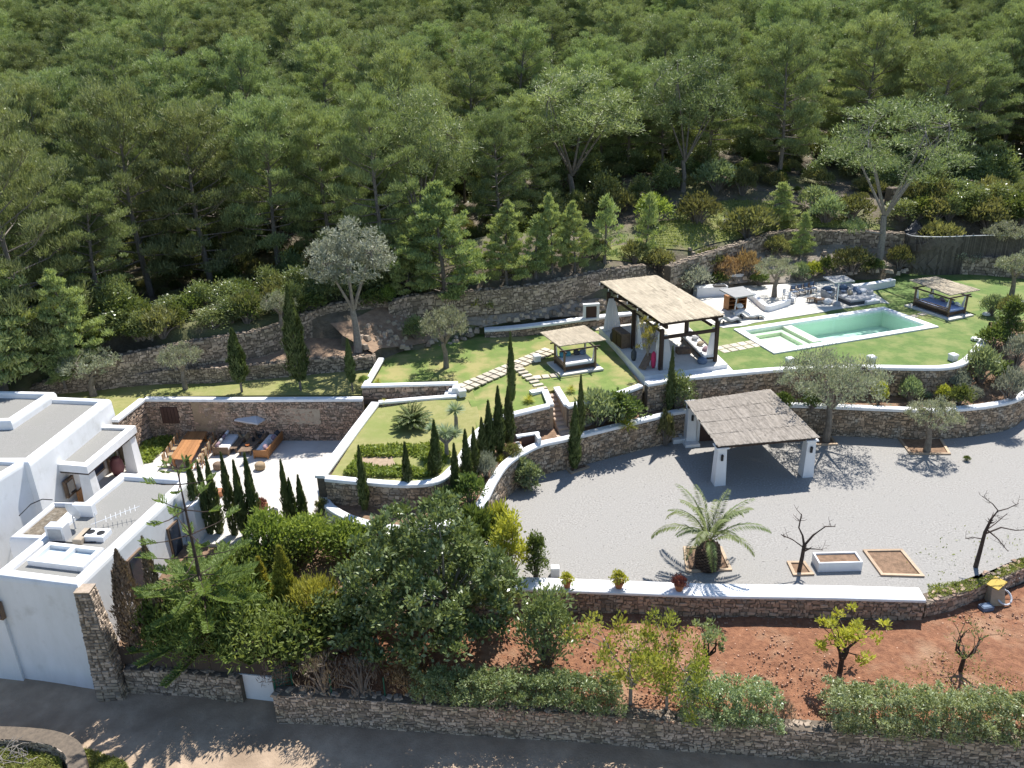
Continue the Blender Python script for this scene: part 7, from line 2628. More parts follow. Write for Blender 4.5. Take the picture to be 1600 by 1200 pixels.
# ------------------------------------------------------------------ pool patio furniture
kb = at(1108, 466, 3.8)
kit = thing('outdoor_kitchen', 'white outdoor kitchen counter with a black grill behind the pergola', 'kitchen counter', kb)
a, b = at(1088, 466, 3.8), at(1136, 462, 3.8)
m_ = MB()
m_.beam((a[0], a[1]+0.6, 4.22), (b[0], b[1]+0.6, 4.22), 0.9, 0.84)
m_.build('counter', M['white'], kit)
m_ = MB()
m_.beam((a[0]+1.6, a[1]+0.65, 4.69), (a[0]+2.7, a[1]+0.75, 4.69), 0.6, 0.09)
m_.build('grill', M['black'], kit)
m_ = MB()
m_.beam((b[0]-1.0, b[1]+0.10, 4.2), (b[0]-0.02, b[1]+0.18, 4.2), 0.06, 0.62)
m_.build('cupboard_door', mat('orange_wood', (0.52, 0.27, 0.07), (0.44, 0.22, 0.05), 5, 0.6), kit)
m_ = MB()
a2, b2 = at(1084, 457, 3.8), at(1168, 449, 3.8)
m_.beam((a2[0], a2[1]+1.0, 4.3), (b2[0], b2[1]+1.0, 4.3), 0.25, 1.1)
m_.build('back_wall', M['white'], kit)
sb = at(1150, 484, 3.8)
sh = thing('wooden_shelf', 'open teak shelf cabinet standing on the pool patio', 'cabinet', sb)
m_ = MB()
m_.box((sb[0], sb[1]+0.45, 4.92), (1.75, 0.85, 0.06), 0.3)
m_.build('top', M['teak'], sh)
for i in (-0.85, 0, 0.85):
    m_ = MB()
    m_.box((sb[0]+i*math.cos(0.3), sb[1]+0.45+i*math.sin(0.3), 3.8), (0.05, 0.8, 1.12), 0.3)
    m_.build('side_panel', M['teak'], sh)
for k in range(3):
    m_ = MB()
    m_.box((sb[0]-0.02, sb[1]+0.47, 3.85+k*0.36), (1.64, 0.74, 0.03), 0.3)
    m_.build('shelf', M['teak'], sh)
m_ = MB()
m_.box((sb[0]-0.12, sb[1]+0.84, 3.8), (1.7, 0.03, 1.12), 0.3)
m_.build('back_panel', M['oldwood'], sh)
pl = smooth_line(pts(4.28, (1163, 452), (1176, 462), (1196, 478), (1216, 475), (1236, 468)), 3)
m_ = MB()
sweep(m_, pl, [(0.0, -0.5), (0.0, -0.03), (-0.03, 0), (-0.42, 0), (-0.45, -0.03), (-0.45, -0.5)])
single(m_, 'planter_wall', M['white'], 'low white planter wall in a corner round the poolside olive tree', 'planter')


def lounger(label, px, py, ang, m, z=3.8, ln=2.1):
    b = at(px, py, z)
    o = thing('sun_lounger', label, 'sun lounger', b)
    ca, sa_ = math.cos(ang), math.sin(ang)
    pf = [(0, 0.42), (0.3, 0.62), (0.55, 0.72), (0.75, 0.55), (1.0, 0.36), (1.3, 0.34), (1.6, 0.44), (1.85, 0.40), (2.1, 0.22)]
    m_ = MB()
    for s in (-0.36, 0.36):
        for x, h in pf:
            x = x*ln/2.1-ln/2
            m_.v += [(b[0]+x*ca-s*sa_, b[1]+x*sa_+s*ca, z+h), (b[0]+x*ca-s*sa_, b[1]+x*sa_+s*ca, z+max(0.05, h-0.16))]
    n_ = len(pf)*2
    for i in range(len(pf)-1):
        j = 2*i
        m_.f += [[j, j+2, n_+j+2, n_+j][::-1], [j+1, n_+j+1, n_+j+3, j+3][::-1], [j, j+1, j+3, j+2][::-1], [n_+j, n_+j+2, n_+j+3, n_+j+1][::-1]]
    m_.f += [[0, n_, n_+1, 1], [n_-2, n_-1, 2*n_-1, 2*n_-2]]
    m_.m += [0]*(len(pf)*4-2)
    m_.t += [0.5]*(len(pf)*4-2)
    m_.build('mattress', m, o, smooth=False)
    m_ = MB()
    for x in (-0.6, 0.7):
        for s in (-0.3, 0.3):
            m_.box((b[0]+x*ca-s*sa_, b[1]+x*sa_+s*ca, z), (0.12, 0.1, 0.3), ang)
    m_.build('base', M['dgrey'], o)


lounger('pale wavy sun lounger on the pool patio before the shelf cabinet', 1170, 497, -0.05, M['fabric'], ln=2.4)
lounger('grey sun lounger in the shade beside the pergola corner', 1138, 504, 0.25, M['grey'])
m_ = MB()
a = at(1158, 486, 4.2)
m_.cushion((a[0]-0.1, a[1]+0.2, 4.6), (0.6, 0.5, 0.25), 0.4, tilt=0.5)
single(m_, 'cushion', M['fabric'], 'white patterned cushion on the head of the pale lounger', 'cushion', smooth=True)


def dchair(label, px, py, z, ang, seatm, framem, group=None, h=0.86, proto={}):
    b = at(px, py, z)
    key = (seatm, framem)
    if key not in proto:
        o = thing('chair', label, 'chair', (0, 0, 0), group)
        m_ = MB()
        m_.cbox((0, 0, 0.42), (0.52, 0.5, 0.08), 0, ch=0.02)
        m_.build('seat', M[seatm], o)
        m_ = MB()
        m_.beam((-0.25, 0.25, 0.74), (0.25, 0.25, 0.74), 0.05, 0.36)
        m_.build('backrest', M[seatm], o)
        for i in (-1, 1):
            for j in (-1, 1):
                m_ = MB()
                m_.box((i*0.24, j*0.22, 0), (0.05, 0.05, 0.42 if j < 0 else 0.9), 0)
                m_.build('leg', M[framem], o)
        for i in (-1, 1):
            m_ = MB()
            m_.beam((i*0.27, -0.22, 0.62), (i*0.27, 0.24, 0.64), 0.05, 0.04)
            m_.build('armrest', M[framem], o)
        proto[key] = o
    else:
        o = copy_tree(proto[key])
        o['label'] = label
        if group:
            o['group'] = group
    o.location = b
    o.rotation_euler = (0, 0, ang)
    return o


for i, (px, py) in enumerate(((1240, 463), (1250, 461), (1260, 459), (1269, 457))):
    dchair('blue backed wooden chair by the pool, %s of the row' % ('leftmost', 'second from left', 'third from left', 'rightmost')[i], px, py, 3.8, 0.25, 'blue', 'oldwood', 'blue backed chairs by the pool')
for (px, py, lab, mm) in ((1228, 468, 'white slatted lounge chair next to the planter wall', 'fabric'), (1237, 473, 'white cushioned chair before the row of blue chairs', 'fabric')):
    dchair(lab, px, py, 3.8, 0.9, mm, 'wmetal')


def tubchair(label, px, py, z, ang, r_, shell, cush):
    b = at(px, py, z)
    o = thing('armchair', label, 'armchair', b)
    m_ = MB()
    n_ = 14
    for k, (rr, zz_) in enumerate(((0.92, 0.05), (1.0, 0.3), (1.04, 0.72), (0.92, 0.74), (0.88, 0.36), (0.0, 0.34))):
        for i in range(n_+1):
            a_ = ang+0.75+(2*math.pi-1.5)*i/n_
            if k >= 4 or k < 2:
                a_ = ang+2*math.pi*i/n_
            m_.v.append((b[0]+math.cos(a_)*rr*r_, b[1]+math.sin(a_)*rr*r_, z+zz_))
    for k in range(5):
        for i in range(n_):
            m_.f.append([k*(n_+1)+i, k*(n_+1)+i+1, (k+1)*(n_+1)+i+1, (k+1)*(n_+1)+i])
            m_.m.append(0)
            m_.t.append(0.5)
    m_.build('shell', M[shell], o)
    m_ = MB()
    m_.cushion((b[0], b[1], z+0.42), (r_*1.5, r_*1.5, 0.2), ang)
    m_.build('seat_cushion', M[cush], o, smooth=True)
    m_ = MB()
    m_.cushion((b[0]-math.cos(ang)*r_*0.55, b[1]-math.sin(ang)*r_*0.55, z+0.68), (0.25, r_*1.3, 0.45), ang)
    m_.build('back_cushion', M[cush], o, smooth=True)


tubchair('round grey woven armchair with blue cushions left of the pool parasol', 1293, 464, 3.8, -1.6, 0.62, 'grey', 'blue')
tubchair('round grey woven armchair behind the pool parasol pole', 1316, 462, 3.8, -1.9, 0.55, 'grey', 'blue')
for i, (px, py, s_, lab) in enumerate(((1281, 473, 0.36, 'low brown wooden table amid the pool chairs'), (1268, 472, 0.3, 'small brown side table left of the low table'))):
    a = at(px, py, 3.8)
    o = thing('side_table', lab, 'table', a)
    m_ = MB()
    m_.cbox((a[0], a[1], 4.12), (s_*2.4, s_*1.9, 0.06), 0.3, ch=0.01)
    m_.build('top', M['oldwood'], o)
    for i_ in (-1, 1):
        for j_ in (-1, 1):
            m_ = MB()
            m_.box((a[0]+i_*s_, a[1]+j_*s_*0.7, 3.8), (0.06, 0.06, 0.32), 0.3)
            m_.build('leg', M['oldwood'], o)
for (px, py, r_, lab) in ((1293, 474, 0.42, 'white round pouf in front of the round armchair'), (1279, 471.5, 0.3, 'small white pouf beside the low brown table'), (1234, 474, 0.36, 'grey boulder pouf next to the planter wall')):
    a = at(px, py, 3.8)
    m_ = MB()
    m_.lathe(a, [(r_*0.8, 0), (r_, 0.14), (r_*0.95, 0.3), (r_*0.6, 0.40), (r_*0.1, 0.42)], 14)
    single(m_, 'pouf', M['grey' if 'grey' in lab else 'fabric'], lab, 'pouf', smooth=True)
a = at(1338, 474, 3.8)
sbd = thing('sun_bed', 'wide low grey sun bed with cushions beside the pool parasol', 'sun bed', a)
m_ = MB()
m_.cbox((a[0], a[1]+0.6, 3.8), (2.2, 1.9, 0.26), 0.3, ch=0.02)
m_.build('base', M['dgrey'], sbd)
m_ = MB()
m_.cbox((a[0], a[1]+0.6, 4.065), (2.1, 1.8, 0.2), 0.3, ch=0.06)
m_.build('mattress', M['grey'], sbd)
for dx_, dy_, mm, lab in ((-0.2, 1.1, 'sack', 'beige cushion standing on the wide sun bed'), (0.6, 1.2, 'blue', 'blue cushion on the wide sun bed')):
    m_ = MB()
    m_.cushion((a[0]+dx_, a[1]+dy_, 4.45), (0.55, 0.5, 0.22), 0.5, tilt=0.8)
    single(m_, 'cushion', M[mm], lab, 'cushion', smooth=True)
a = at(1360, 474, 3.8)
m_ = MB()
m_.cbox((a[0], a[1]+0.4, 3.8), (1.4, 1.2, 0.3), 0.35, ch=0.08)
single(m_, 'sun_bed', M['fabric'], 'smaller white padded bed right of the wide grey sun bed', 'sun bed')
a, b = at(1330, 455, 4.2), at(1366, 463, 4.2)
m_ = MB()
m_.beam((a[0], a[1], 4.05), (b[0], b[1], 4.05), 0.6, 0.5)
single(m_, 'bench', M['white'], 'white built bench behind the sun beds', 'bench')
for i in range(3):
    t = 0.2+0.3*i
    m_ = MB()
    m_.cushion((a[0]+(b[0]-a[0])*t, a[1]+(b[1]-a[1])*t, 4.48), (0.6, 0.5, 0.24), -0.2, tilt=0.6)
    single(m_, 'cushion', M[('blue', 'fabric', 'grey')[i]], ('blue', 'white', 'grey')[i]+' cushion on the white built bench behind the sun beds', 'cushion', smooth=True)

# ------------------------------------------------------------------ carport
cp_c = [at(1072, 628, 3.15), at(1203, 609, 3.15), at(1279, 683, 2.82), at(1121, 697, 2.86)]
car = thing('carport', 'carport with a grey reed roof on four tapered white pillars', 'carport', (14.8, 47.5, 0))
for (x, y, h) in ((12.55, 44.75, 2.62), (18.2, 45.5, 2.58), (11.95, 50.42, 2.95), (17.3, 51.6, 2.95)):
    m_ = MB()
    m_.box((x, y, 0), (0.70, 0.70, h-0.1), 0.12, taper=0.8)
    pi_ = m_.build('pillar', M['white'], car)
    m_ = MB()
    m_.cbox((x, y, h-0.098), (0.78, 0.78, 0.1), 0.12, ch=0.02)
    m_.build('cap', M['cope'], pi_)
    m_ = MB()
    m_.box((x+0.03, y-0.345, 1.75), (0.13, 0.12, 0.34), 0.12)
    m_.lathe((x+0.03, y-0.37, 2.09), [(0.1, 0), (0.02, 0.09)], 8)
    m_.build('lamp', M['black'], pi_)
m_ = MB()
a = at(1086, 690, 0)
m_.cbox((11.95, 50.0, 0), (1.0, 0.9, 0.22), 0.12, ch=0.03)
m_.build('plinth', M['white'], car)
A, B, C, D = [Vector(p) for p in cp_c]


def cq(u, v, dz):
    p = A.lerp(B, u).lerp(D.lerp(C, u), v)
    return (p.x, p.y, p.z+dz)


for v in (0.05, 0.95):
    m_ = MB()
    m_.beam(cq(0.01, v, -0.22), cq(0.99, v, -0.22), 0.18, 0.2)
    m_.build('beam', M['timber'], car)
for i in range(10):
    m_ = MB()
    u = 0.02+0.96*i/9
    m_.beam(cq(u, 0.0, -0.09), cq(u, 0.99, -0.09), 0.1, 0.1)
    m_.build('rafter', M['timber'], car)
thatch(car, [tuple(p) for p in (A, B, C, D)], 4, 0.04, M['reedg'], 420, 21, lap=0.014)
dr = thing('yard_door', 'brown door in the stone wall under the back of the carport', 'door', (13.0, 50.45, 0))
m_ = MB()
m_.box((13.1, 50.52, 0.0), (0.95, 0.12, 1.85), 0.1)
m_.build('leaf', M['door'], dr)
m_ = MB()
m_.box((12.5, 50.5, 0), (0.2, 0.2, 1.95), 0.1)
m_.build('frame', M['white'], dr)
a = at(1061, 692, 0)
m_ = MB()
m_.cbox((a[0], a[1]+0.2, 0), (0.95, 0.6, 0.3), 0.15, ch=0.03)
single(m_, 'white_block', M['white'], 'low white block beside the back left carport pillar', 'block')
m_ = MB()
m_.lathe((a[0]+0.1, a[1]+0.2, 0.3), [(0.1, 0), (0.16, 0.2), (0.14, 0.24)], 10)
single(m_, 'flower_pot', M['grey'], 'small grey pot on the low white block', 'flower pot')
put('shrub', 'scrub0', 1039, 697, 0.0, 24, 54, 'thin dark climber against the yard wall left of the carport', 'shrub', crown='foliage', stem='stem')


# ------------------------------------------------------------------ beds, planters, pots on the yard
def curb_bed(name, label, cpx, z, soil=True, h=0.10, m='curb', wd_=0.16):
    P = [at(px, py, z) for px, py in cpx]
    c = (sum(p[0] for p in P)/4, sum(p[1] for p in P)/4, z)
    o = thing(name, label, 'planting bed', c)
    for i in range(4):
        a, b = P[i], P[(i+1) % 4]
        d = Vector(b)-Vector(a)
        d.normalize()
        k = wd_/2 if i % 2 else -wd_/2
        m_ = MB()
        m_.beam((a[0]+d.x*k, a[1]+d.y*k, z+h/2-0.03), (b[0]-d.x*k, b[1]-d.y*k, z+h/2-0.03), wd_, h+0.06, 0, rnd.random())
        m_.build('curb_stone', M[m], o)
    m_ = MB()
    m_.add([(p[0], p[1], z+0.03) for p in P], [(3, 2, 1, 0) if (P[1][0]-P[0][0])*(P[2][1]-P[1][1])-(P[1][1]-P[0][1])*(P[2][0]-P[1][0]) < 0 else (0, 1, 2, 3)])
    m_.build('soil', M['bed'] if m == 'curb' else M['red'], o)


curb_bed('planting_bed', 'square stone edged bed round the palm trunk', ((1070, 857), (1126, 857), (1141, 891), (1074, 894)), 0)
curb_bed('planting_bed', 'small square bed at the foot of the forked bare tree', ((1232, 880), (1256, 880), (1269, 898), (1241, 899)), 0)
curb_bed('planting_bed', 'empty stone edged bed beside the white planter box', ((1351, 862), (1408, 861), (1441, 901), (1378, 899)), 0)
curb_bed('planting_bed', 'stone edged bed round the small olive tree', ((1402, 682), (1466, 681), (1483, 710), (1423, 710)), 0)
curb_bed('planting_bed', 'stone edged bed under the wide olive by the carport', ((1262, 684), (1298, 684), (1307, 695), (1276, 696)), 0)
curb_bed('planting_bed', 'stone edged bed round the cypress against the yard wall', ((880, 727), (908, 722), (919, 731), (893, 740)), 0)
a = at(1312, 893, 0)
wp = thing('planter_box', 'white rectangular planter box on the gravel yard', 'planter', a)
m_ = MB()
L_, W_, H_ = 2.25, 0.95, 0.55
for i, (lx, ly, sx_, sy_) in enumerate(((0, 0.04, L_, 0.08), (0, W_-0.04, L_, 0.08), (-L_/2+0.04, W_/2, 0.08, W_-0.164), (L_/2-0.04, W_/2, 0.08, W_-0.164))):
    m_.box((a[0]+lx, a[1]+ly, 0), (sx_, sy_, H_), 0)
m_.build('box', M['white'], wp)
m_ = MB()
m_.box((a[0], a[1]+W_/2, 0.02), (L_-0.165, W_-0.165, H_-0.12), 0)
m_.build('soil', M['bed'], wp)
for (px, py, key, lab) in ((886, 917, 'potgreen', 'small yellow green plant in a terracotta pot on the white wall top, left of three'), (967, 918, 'potgreen', 'larger yellow green ball plant in a terracotta pot on the white wall top'),
                           (1061, 922, 'potred', 'dark red plant in a terracotta pot on the white wall top')):
    a = at(px, py, 0.44)
    k = 0.82 if px < 900 else 1.0
    o = thing('potted_plant', lab, 'potted plant', a)
    m_ = MB()
    m_.lathe(a, [(0.16, 0), (0.24*k, 0.28), (0.27*k, 0.30), (0.27*k, 0.36), (0.2*k, 0.35)], 12)
    m_.build('pot', M['terra'], o)
    f = link('foliage', PROTO[key][1], o, (0, 0, 0.22))
    f.scale = (k*1.15, k*1.15, k*1.15)
m_ = MB()
a = at(868, 908, 0.0)
m_.cbox((a[0], a[1]+0.5, 0), (0.45, 0.4, 0.55), 0, ch=0.03)
single(m_, 'white_block', M['white'], 'small white block behind the leftmost flower pot', 'block')
surface('path', pts(0.012, (768, 905), (776, 850), (792, 850), (800, 905)), M['paving'], cell=1.5)
# things left at the field corner
a = at(1556, 945, -0.9)
m_ = MB()
m_.hexa([(a[0]-0.35, a[1]-0.1, -0.95), (a[0]+0.4, a[1]-0.15, -0.95), (a[0]+0.4, a[1]+0.45, -0.95), (a[0]-0.35, a[1]+0.45, -0.95)], [(a[0]-0.3, a[1]+0.12, 0.0), (a[0]+0.3, a[1]+0.05, 0.0), (a[0]+0.32, a[1]+0.5, 0.0), (a[0]-0.3, a[1]+0.5, 0.0)])
single(m_, 'feed_sack', M['sack'], 'beige sack leaning on the weedy bank wall', 'sack')
m_ = MB()
m_.beam((a[0]-0.28, a[1]+0.15, 0.05), (a[0]+0.35, a[1]+0.55, 0.22), 0.6, 0.05)
single(m_, 'board', M['yellow'], 'small yellow board lying on the beige sack', 'board')
a = at(1540, 951, -0.9)
m_ = MB()
m_.cbox((a[0], a[1], -0.95), (0.6, 0.4, 0.25), 0.2, ch=0.02)
m_.box((a[0], a[1], -0.695), (0.5, 0.3, 0.02), 0.2)
single(m_, 'crate', M['blue'], 'blue crate on the ground beside the beige sack', 'crate')
a = at(1568, 945, -0.9)
m_ = MB()
m_.tube([(a[0]+0.35*math.cos(t), a[1]+0.1+0.3*math.sin(t), -0.5+0.25*math.sin(t)) for t in np.linspace(0, 6.28, 18)], 0.05, 6)
single(m_, 'hose_ring', M['metal'], 'pale ring of hose hanging beside the beige sack', 'hose')

# little white framed door in the rocky slope
a = at(924, 496, 4.45)
dd = thing('slope_door', 'small brown door in a white frame in the rocky slope behind the pergola', 'door', a)
m_ = MB()
m_.box((a[0], a[1]+0.3, 4.2), (0.85, 0.1, 1.1), 0.1)
m_.build('leaf', M['door'], dd)
m_ = MB()
for sx_ in (-0.55, 0.55):
    m_.box((a[0]+sx_, a[1]+0.28+sx_*0.1, 4.1), (0.2, 0.3, 1.25), 0.1)
m_.box((a[0], a[1]+0.28, 5.352), (1.35, 0.32, 0.18), 0.1)
m_.build('frame', M['white'], dd)

# grey reed fence and black tarp above the pool lawn
rfn = thing('reed_fence', 'curved grey reed fence above the right end of the pool lawn', 'fence', at(1500, 385, 6))
rl = smooth_line(pts(7.35, (1416, 367, 7.3), (1430, 370), (1475, 371), (1530, 369), (1570, 369), (1625, 372)), 4)
rs = random.Random(8)
for i in range(len(rl)-1):
    a, b = Vector(rl[i]), Vector(rl[i+1])
    m_ = MB()
    n_ = max(4, int((b-a).length/0.11))
    m_.beam((a.x, a.y, 6.2), (b.x, b.y, 5.55), 0.03, 3.6)
    for k in range(n_):
        t = (k+0.5)/n_
        p = a.lerp(b, t)
        m_.box((p.x, p.y-0.03, 3.75), (0.07, 0.05, 3.6+rs.uniform(-0.05, 0.08)), 0, 0, rs.random())
    m_.build('reed_panel', M['reedfence'], rfn)
m_ = MB()
m_.tube([(p[0], p[1]-0.05, 7.42) for p in rl], 0.035, 5)
m_.build('rail', M['metal'], rfn)
tp = at(1441, 366, 7.2)
m_ = MB()
nr, nc = 6, 14
for k in range(nr+1):
    t = k/nr
    for i in range(nc):
        a_ = 2*math.pi*i/nc
        rr = (1.6*(1-t**1.6)+0.02)*(1+0.18*math.sin(a_*3+k))
        m_.v.append((tp[0]+math.cos(a_)*rr*1.1, tp[1]+1.5+math.sin(a_)*rr*0.8, 6.4+1.75*t*(1+0.12*math.sin(a_*2))))
for k in range(nr):
    for i in range(nc):
        m_.f.append([k*nc+i, k*nc+(i+1) % nc, (k+1)*nc+(i+1) % nc, (k+1)*nc+i])
        m_.m.append(0)
        m_.t.append(0.5)
single(m_, 'tarp_heap', M['tarp'], 'heap under a black tarp behind the grey reed fence', 'tarp')
a = at(1588, 484, 3.8)
m_ = MB()
m_.cbox((a[0]+0.6, a[1]+0.4, 3.6), (3.0, 0.5, 0.75), 0.1, ch=0.05)
single(m_, 'white_wall', M['white'], 'short white wall at the right edge beyond the pool lawn', 'wall')
for (px, py, s_, lab) in ((1524, 531, 0.32, 'round white stone with a hollow at the end of the pool lawn coping'), (1541, 492, 0.3, 'flat pale stone on the bare soil right of the pool lawn daybed')):
    a = at(px, py, 3.8)
    m_ = MB()
    m_.lathe(a, [(s_, 0), (s_*1.05, 0.1), (s_*0.85, 0.18), (s_*0.5, 0.15)], 12)
    single(m_, 'garden_stone', M['cope'], lab, 'stone')

# ------------------------------------------------------------------ patio furniture
tq = [at(293, 674, 1.05), at(324, 674, 1.05), at(299, 719, 1.05), at(265, 716, 1.05)]
tb_ = thing('dining_table', 'long plank dining table of orange wood on the patio', 'table', at(295, 705, 0.3))
A, B, C, D = [Vector(p) for p in tq]
for i in range(6):
    u0, u1 = i/6+0.004, (i+1)/6-0.004
    m_ = MB()
    p4 = [A.lerp(B, u0), A.lerp(B, u1), D.lerp(C, u1), D.lerp(C, u0)]
    m_.hexa([(p.x, p.y, 0.99) for p in p4[::-1]], [(p.x, p.y, 1.05) for p in p4[::-1]], 0, None, rnd.random())
    m_.build('plank', M['teak'], tb_)
for u, v in ((0.1, 0.05), (0.9, 0.05), (0.1, 0.95), (0.9, 0.95)):
    p = A.lerp(B, u).lerp(D.lerp(C, u), v)
    m_ = MB()
    m_.box((p.x, p.y, 0.3), (0.12, 0.12, 0.69), 0.1)
    m_.build('leg', M['teak'], tb_)
ta = math.atan2((D-A).y, (D-A).x)


def wchair(label, x, y, ang, z=0.3, proto={}):
    if 'o' not in proto:
        o = thing('dining_chair', label, 'chair', (0, 0, 0), 'wooden chairs round the patio table')
        m_ = MB()
        m_.cbox((0, 0, 0.42), (0.48, 0.48, 0.06), 0, ch=0.015)
        m_.build('seat', M['wicker'], o)
        m_ = MB()
        m_.beam((-0.22, 0.23, 0.72), (0.22, 0.23, 0.72), 0.05, 0.4)
        m_.build('backrest', M['wicker'], o)
        for i in (-1, 1):
            for j in (-1, 1):
                m_ = MB()
                m_.box((i*0.21, j*0.21, 0), (0.05, 0.05, 0.42 if j < 0 else 0.95), 0)
                m_.build('leg', M['teak'], o)
        proto['o'] = o
    else:
        o = copy_tree(proto['o'])
        o['label'] = label
    o.location = (x, y, z)
    o.rotation_euler = (0, 0, ang)


for side in (0, 1):
    for i in range(5):
        v = 0.1+0.2*i
        p = A.lerp(D, v) if side == 0 else B.lerp(C, v)
        nrm = Vector((math.sin(ta), -math.cos(ta), 0))
        if nrm.x > 0:
            nrm = -nrm
        p = p+nrm*(0.30 if side == 0 else -0.34)
        wchair('wooden chair on the %s side of the orange patio table, %s' % (('planting', 'sofa')[side], ('farthest from the camera', 'second from the far end', 'middle one', 'second from the near end', 'nearest the house roof')[i]),
               p.x, p.y, ta+(math.pi/2 if False else 0)+(0.0 if side == 0 else math.pi)+math.pi)
p = A.lerp(B, 0.5)-(D-A).normalized()*0.5
wchair('wooden chair at the far head of the orange patio table', p.x, p.y, ta+math.pi*0.5)


def sofa(label, a, b, depth, side, wood, cush, pillows, z=0.3, back=0.75, arm=True):
    """seat from a to b (world x, y); the back stands on the right hand of a -> b when side = 1"""
    o = thing('sofa', label, 'sofa', (a[0], a[1], z))
    d = Vector((b[0]-a[0], b[1]-a[1], 0))
    ln_ = d.length
    d.normalize()
    n_ = Vector((d.y, -d.x, 0))*side
    an2 = math.atan2(d.y, d.x)
    c = Vector((a[0], a[1], 0))+d*ln_/2-n_*depth/2
    m_ = MB()
    m_.box((c.x, c.y, z+0.1), (ln_, depth, 0.24), an2)
    m_.build('frame', M[wood], o)
    k = 5
    for i in range(3):
        m_ = MB()
        e = Vector((a[0], a[1], 0))
        zz_ = z+0.34+i*(back-0.30)/3+0.06
        m_.beam((e.x, e.y, zz_), (e.x+d.x*ln_, e.y+d.y*ln_, zz_), 0.06, (back-0.3)/3*0.9, 0, rnd.random())
        m_.build('back_slat', M[wood], o)
    for s in (0, 1):
        e = Vector((a[0], a[1], 0))+d*(ln_*s)
        m_ = MB()
        m_.beam((e.x, e.y, z+0.42), (e.x-n_.x*depth, e.y-n_.y*depth, z+0.42), 0.07, 0.4)
        m_.build('armrest', M[wood], o)
        for t in (0.03, 0.97):
            m_ = MB()
            m_.box((e.x-n_.x*depth*t, e.y-n_.y*depth*t, z), (0.09, 0.09, 0.45 if t > 0.5 else back+0.02), an2)
            m_.build('leg', M[wood], o)
    ns = 3
    for i in range(ns):
        e = Vector((a[0], a[1], 0))+d*(ln_*(i+0.5)/ns)-n_*(depth*0.53)
        m_ = MB()
        m_.cbox((e.x, e.y, z+0.345), (ln_/ns-0.05, depth*0.86, 0.16), an2, ch=0.05)
        m_.build('seat_cushion', M[cush], o)
    for i, pm in enumerate(pillows):
        e = Vector((a[0], a[1], 0))+d*(ln_*(i+0.5)/len(pillows))-n_*0.25
        m_ = MB()
        m_.cushion((e.x, e.y, z+0.68), (0.5, 0.42, 0.2), an2, tilt=0.9*(1 if side > 0 else -1))
        single(m_, 'cushion', M[pm], '%s cushion on the %s, %s along its back' % ({'mauve': 'mauve patterned', 'grey': 'grey', 'fabric': 'white', 'dgrey': 'dark grey'}[pm], 'wooden patio sofa' if wood == 'teak' else 'white patio sofa', ('nearest', 'second', 'third', 'fourth', 'farthest')[i]), 'cushion', smooth=True)


a, b = at(420, 717, 0.3), at(450, 680, 0.3)
sofa('long orange wood sofa with white cushions at the right of the patio parasol', a, b, 1.0, 1, 'teak', 'fabric', ('mauve', 'grey', 'mauve', 'dgrey', 'mauve'))
a, b = at(334, 712, 0.3), at(358, 682, 0.3)
sofa('white cushioned sofa opposite the orange wood sofa on the patio', a, b, 1.05, -1, 'oldwood', 'fabric', ('mauve', 'grey', 'mauve', 'fabric', 'grey'), back=0.7)
for (px, py, sx_, sy_, lab) in ((392, 702, 0.9, 2.0, 'brown wooden coffee table between the two patio sofas'), (372, 700, 0.5, 1.6, 'narrow dark table in front of the white patio sofa')):
    a = at(px, py, 0.3)
    o = thing('coffee_table', lab, 'table', a)
    m_ = MB()
    for k in range(5):
        m_.box((a[0]+(k-2)*sx_/5, a[1]+(k-2)*0.015, 0.62), (sx_/5-0.01, sy_, 0.05), -0.12, 0, rnd.random())
    m_.build('top', M['oldwood'], o)
    for i in (-1, 1):
        for j in (-1, 1):
            m_ = MB()
            m_.box((a[0]+i*sx_*0.4+j*0.1, a[1]+j*sy_*0.44, 0.3), (0.09, 0.09, 0.32), -0.12)
            m_.build('leg', M['oldwood'], o)
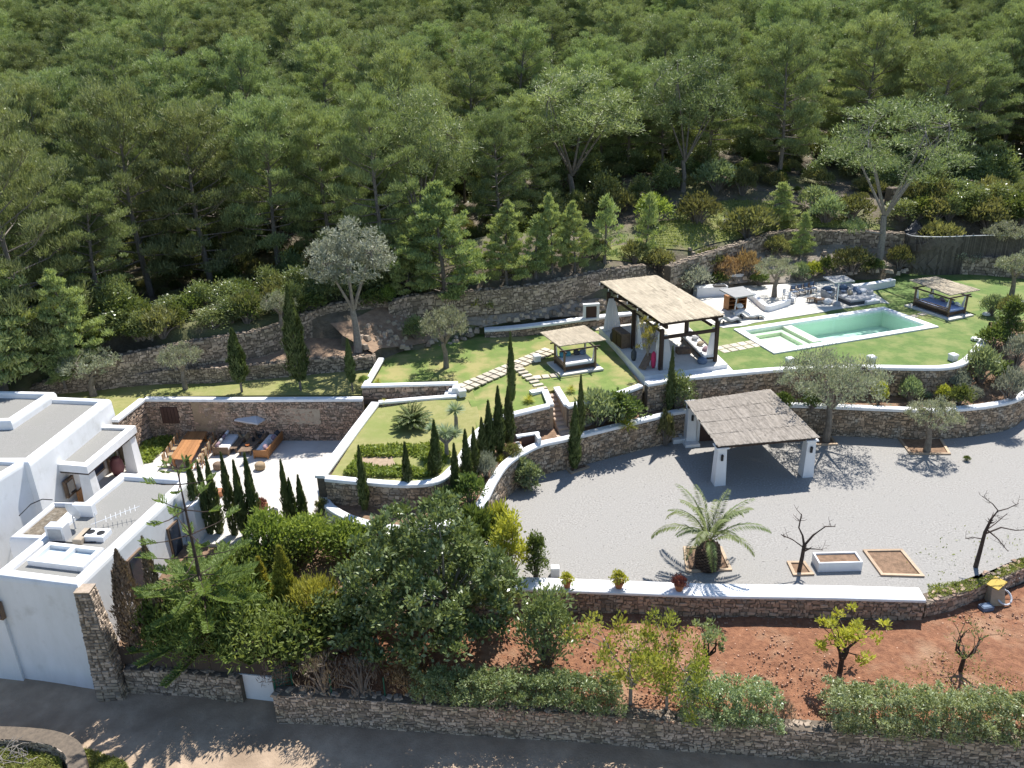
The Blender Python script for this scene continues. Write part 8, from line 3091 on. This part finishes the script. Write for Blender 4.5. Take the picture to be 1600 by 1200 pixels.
for dx_, dy_, mm, lab in ((0.1, 0.5, 'black', 'small dark lantern on the brown coffee table'), (-0.1, -0.2, 'orange', 'orange bowl on the brown coffee table')):
    a = at(392, 702, 0.3)
    m_ = MB()
    m_.lathe((a[0]+dx_, a[1]+dy_, 0.67), [(0.1, 0), (0.17, 0.1), (0.15, 0.12)] if mm == 'orange' else [(0.1, 0), (0.1, 0.22), (0.03, 0.3)], 10)
    single(m_, 'bowl' if mm == 'orange' else 'lantern', M[mm], lab, 'bowl' if mm == 'orange' else 'lantern')
tubchair('wicker armchair behind the coffee table, left of the parasol pole', 384, 688, 0.3, -1.5, 0.42, 'wicker', 'sack')
tubchair('dark wicker armchair behind the coffee table, right of the parasol pole', 410, 690, 0.3, -1.7, 0.42, 'oldwood', 'dgrey')
for (px, py, s_, mm, lab) in ((407, 733, 0.34, 'wicker', 'yellowish wicker stool before the orange wood sofa'), (341, 733, 0.3, 'oldwood', 'small brown stool behind the patio cypresses')):
    a = at(px, py, 0.3)
    m_ = MB()
    m_.lathe(a, [(s_*0.75, 0), (s_, 0.12), (s_, 0.36), (s_*0.7, 0.46), (s_*0.1, 0.47)], 12)
    single(m_, 'stool', M[mm], lab, 'stool', smooth=True)
for (px, py, s_, mm, lab, leafk) in ((411, 801, 0.36, 'terra', 'terracotta pot with a brown plant at the front edge of the patio', 'potred'), (428, 808, 0.30, 'dgrey', 'dark round pot at the front edge of the patio', None), (344, 775, 0.28, 'terra', 'terracotta pot between the patio cypresses', None)):
    a = at(px, py, 0.3)
    o = thing('flower_pot', lab, 'flower pot', a)
    m_ = MB()
    m_.lathe(a, [(s_*0.6, 0), (s_, s_*0.9), (s_, s_*1.5), (s_*0.8, s_*1.55)], 12)
    m_.build('pot', M[mm], o)
    m_ = MB()
    m_.lathe((a[0], a[1], a[2]+s_*1.4), [(s_*0.9, 0), (s_*0.1, 0.06)], 10)
    m_.build('soil', M['bed'], o)
    if leafk:
        f = link('foliage', PROTO[leafk][1], o, (0, 0, s_*1.2))
a = at(186, 742, 0.3)
m_ = MB()
m_.lathe(a, [(0.25, 0), (0.45, 0.5), (0.38, 1.0), (0.24, 1.2), (0.28, 1.26)], 14)
single(m_, 'jar', mat('dark_red_jar', (0.16, 0.06, 0.06), None, rough=0.5), 'large dark red jar under the house porch', 'jar', smooth=True)
m_ = MB()
a = at(10, 862, 1.6)
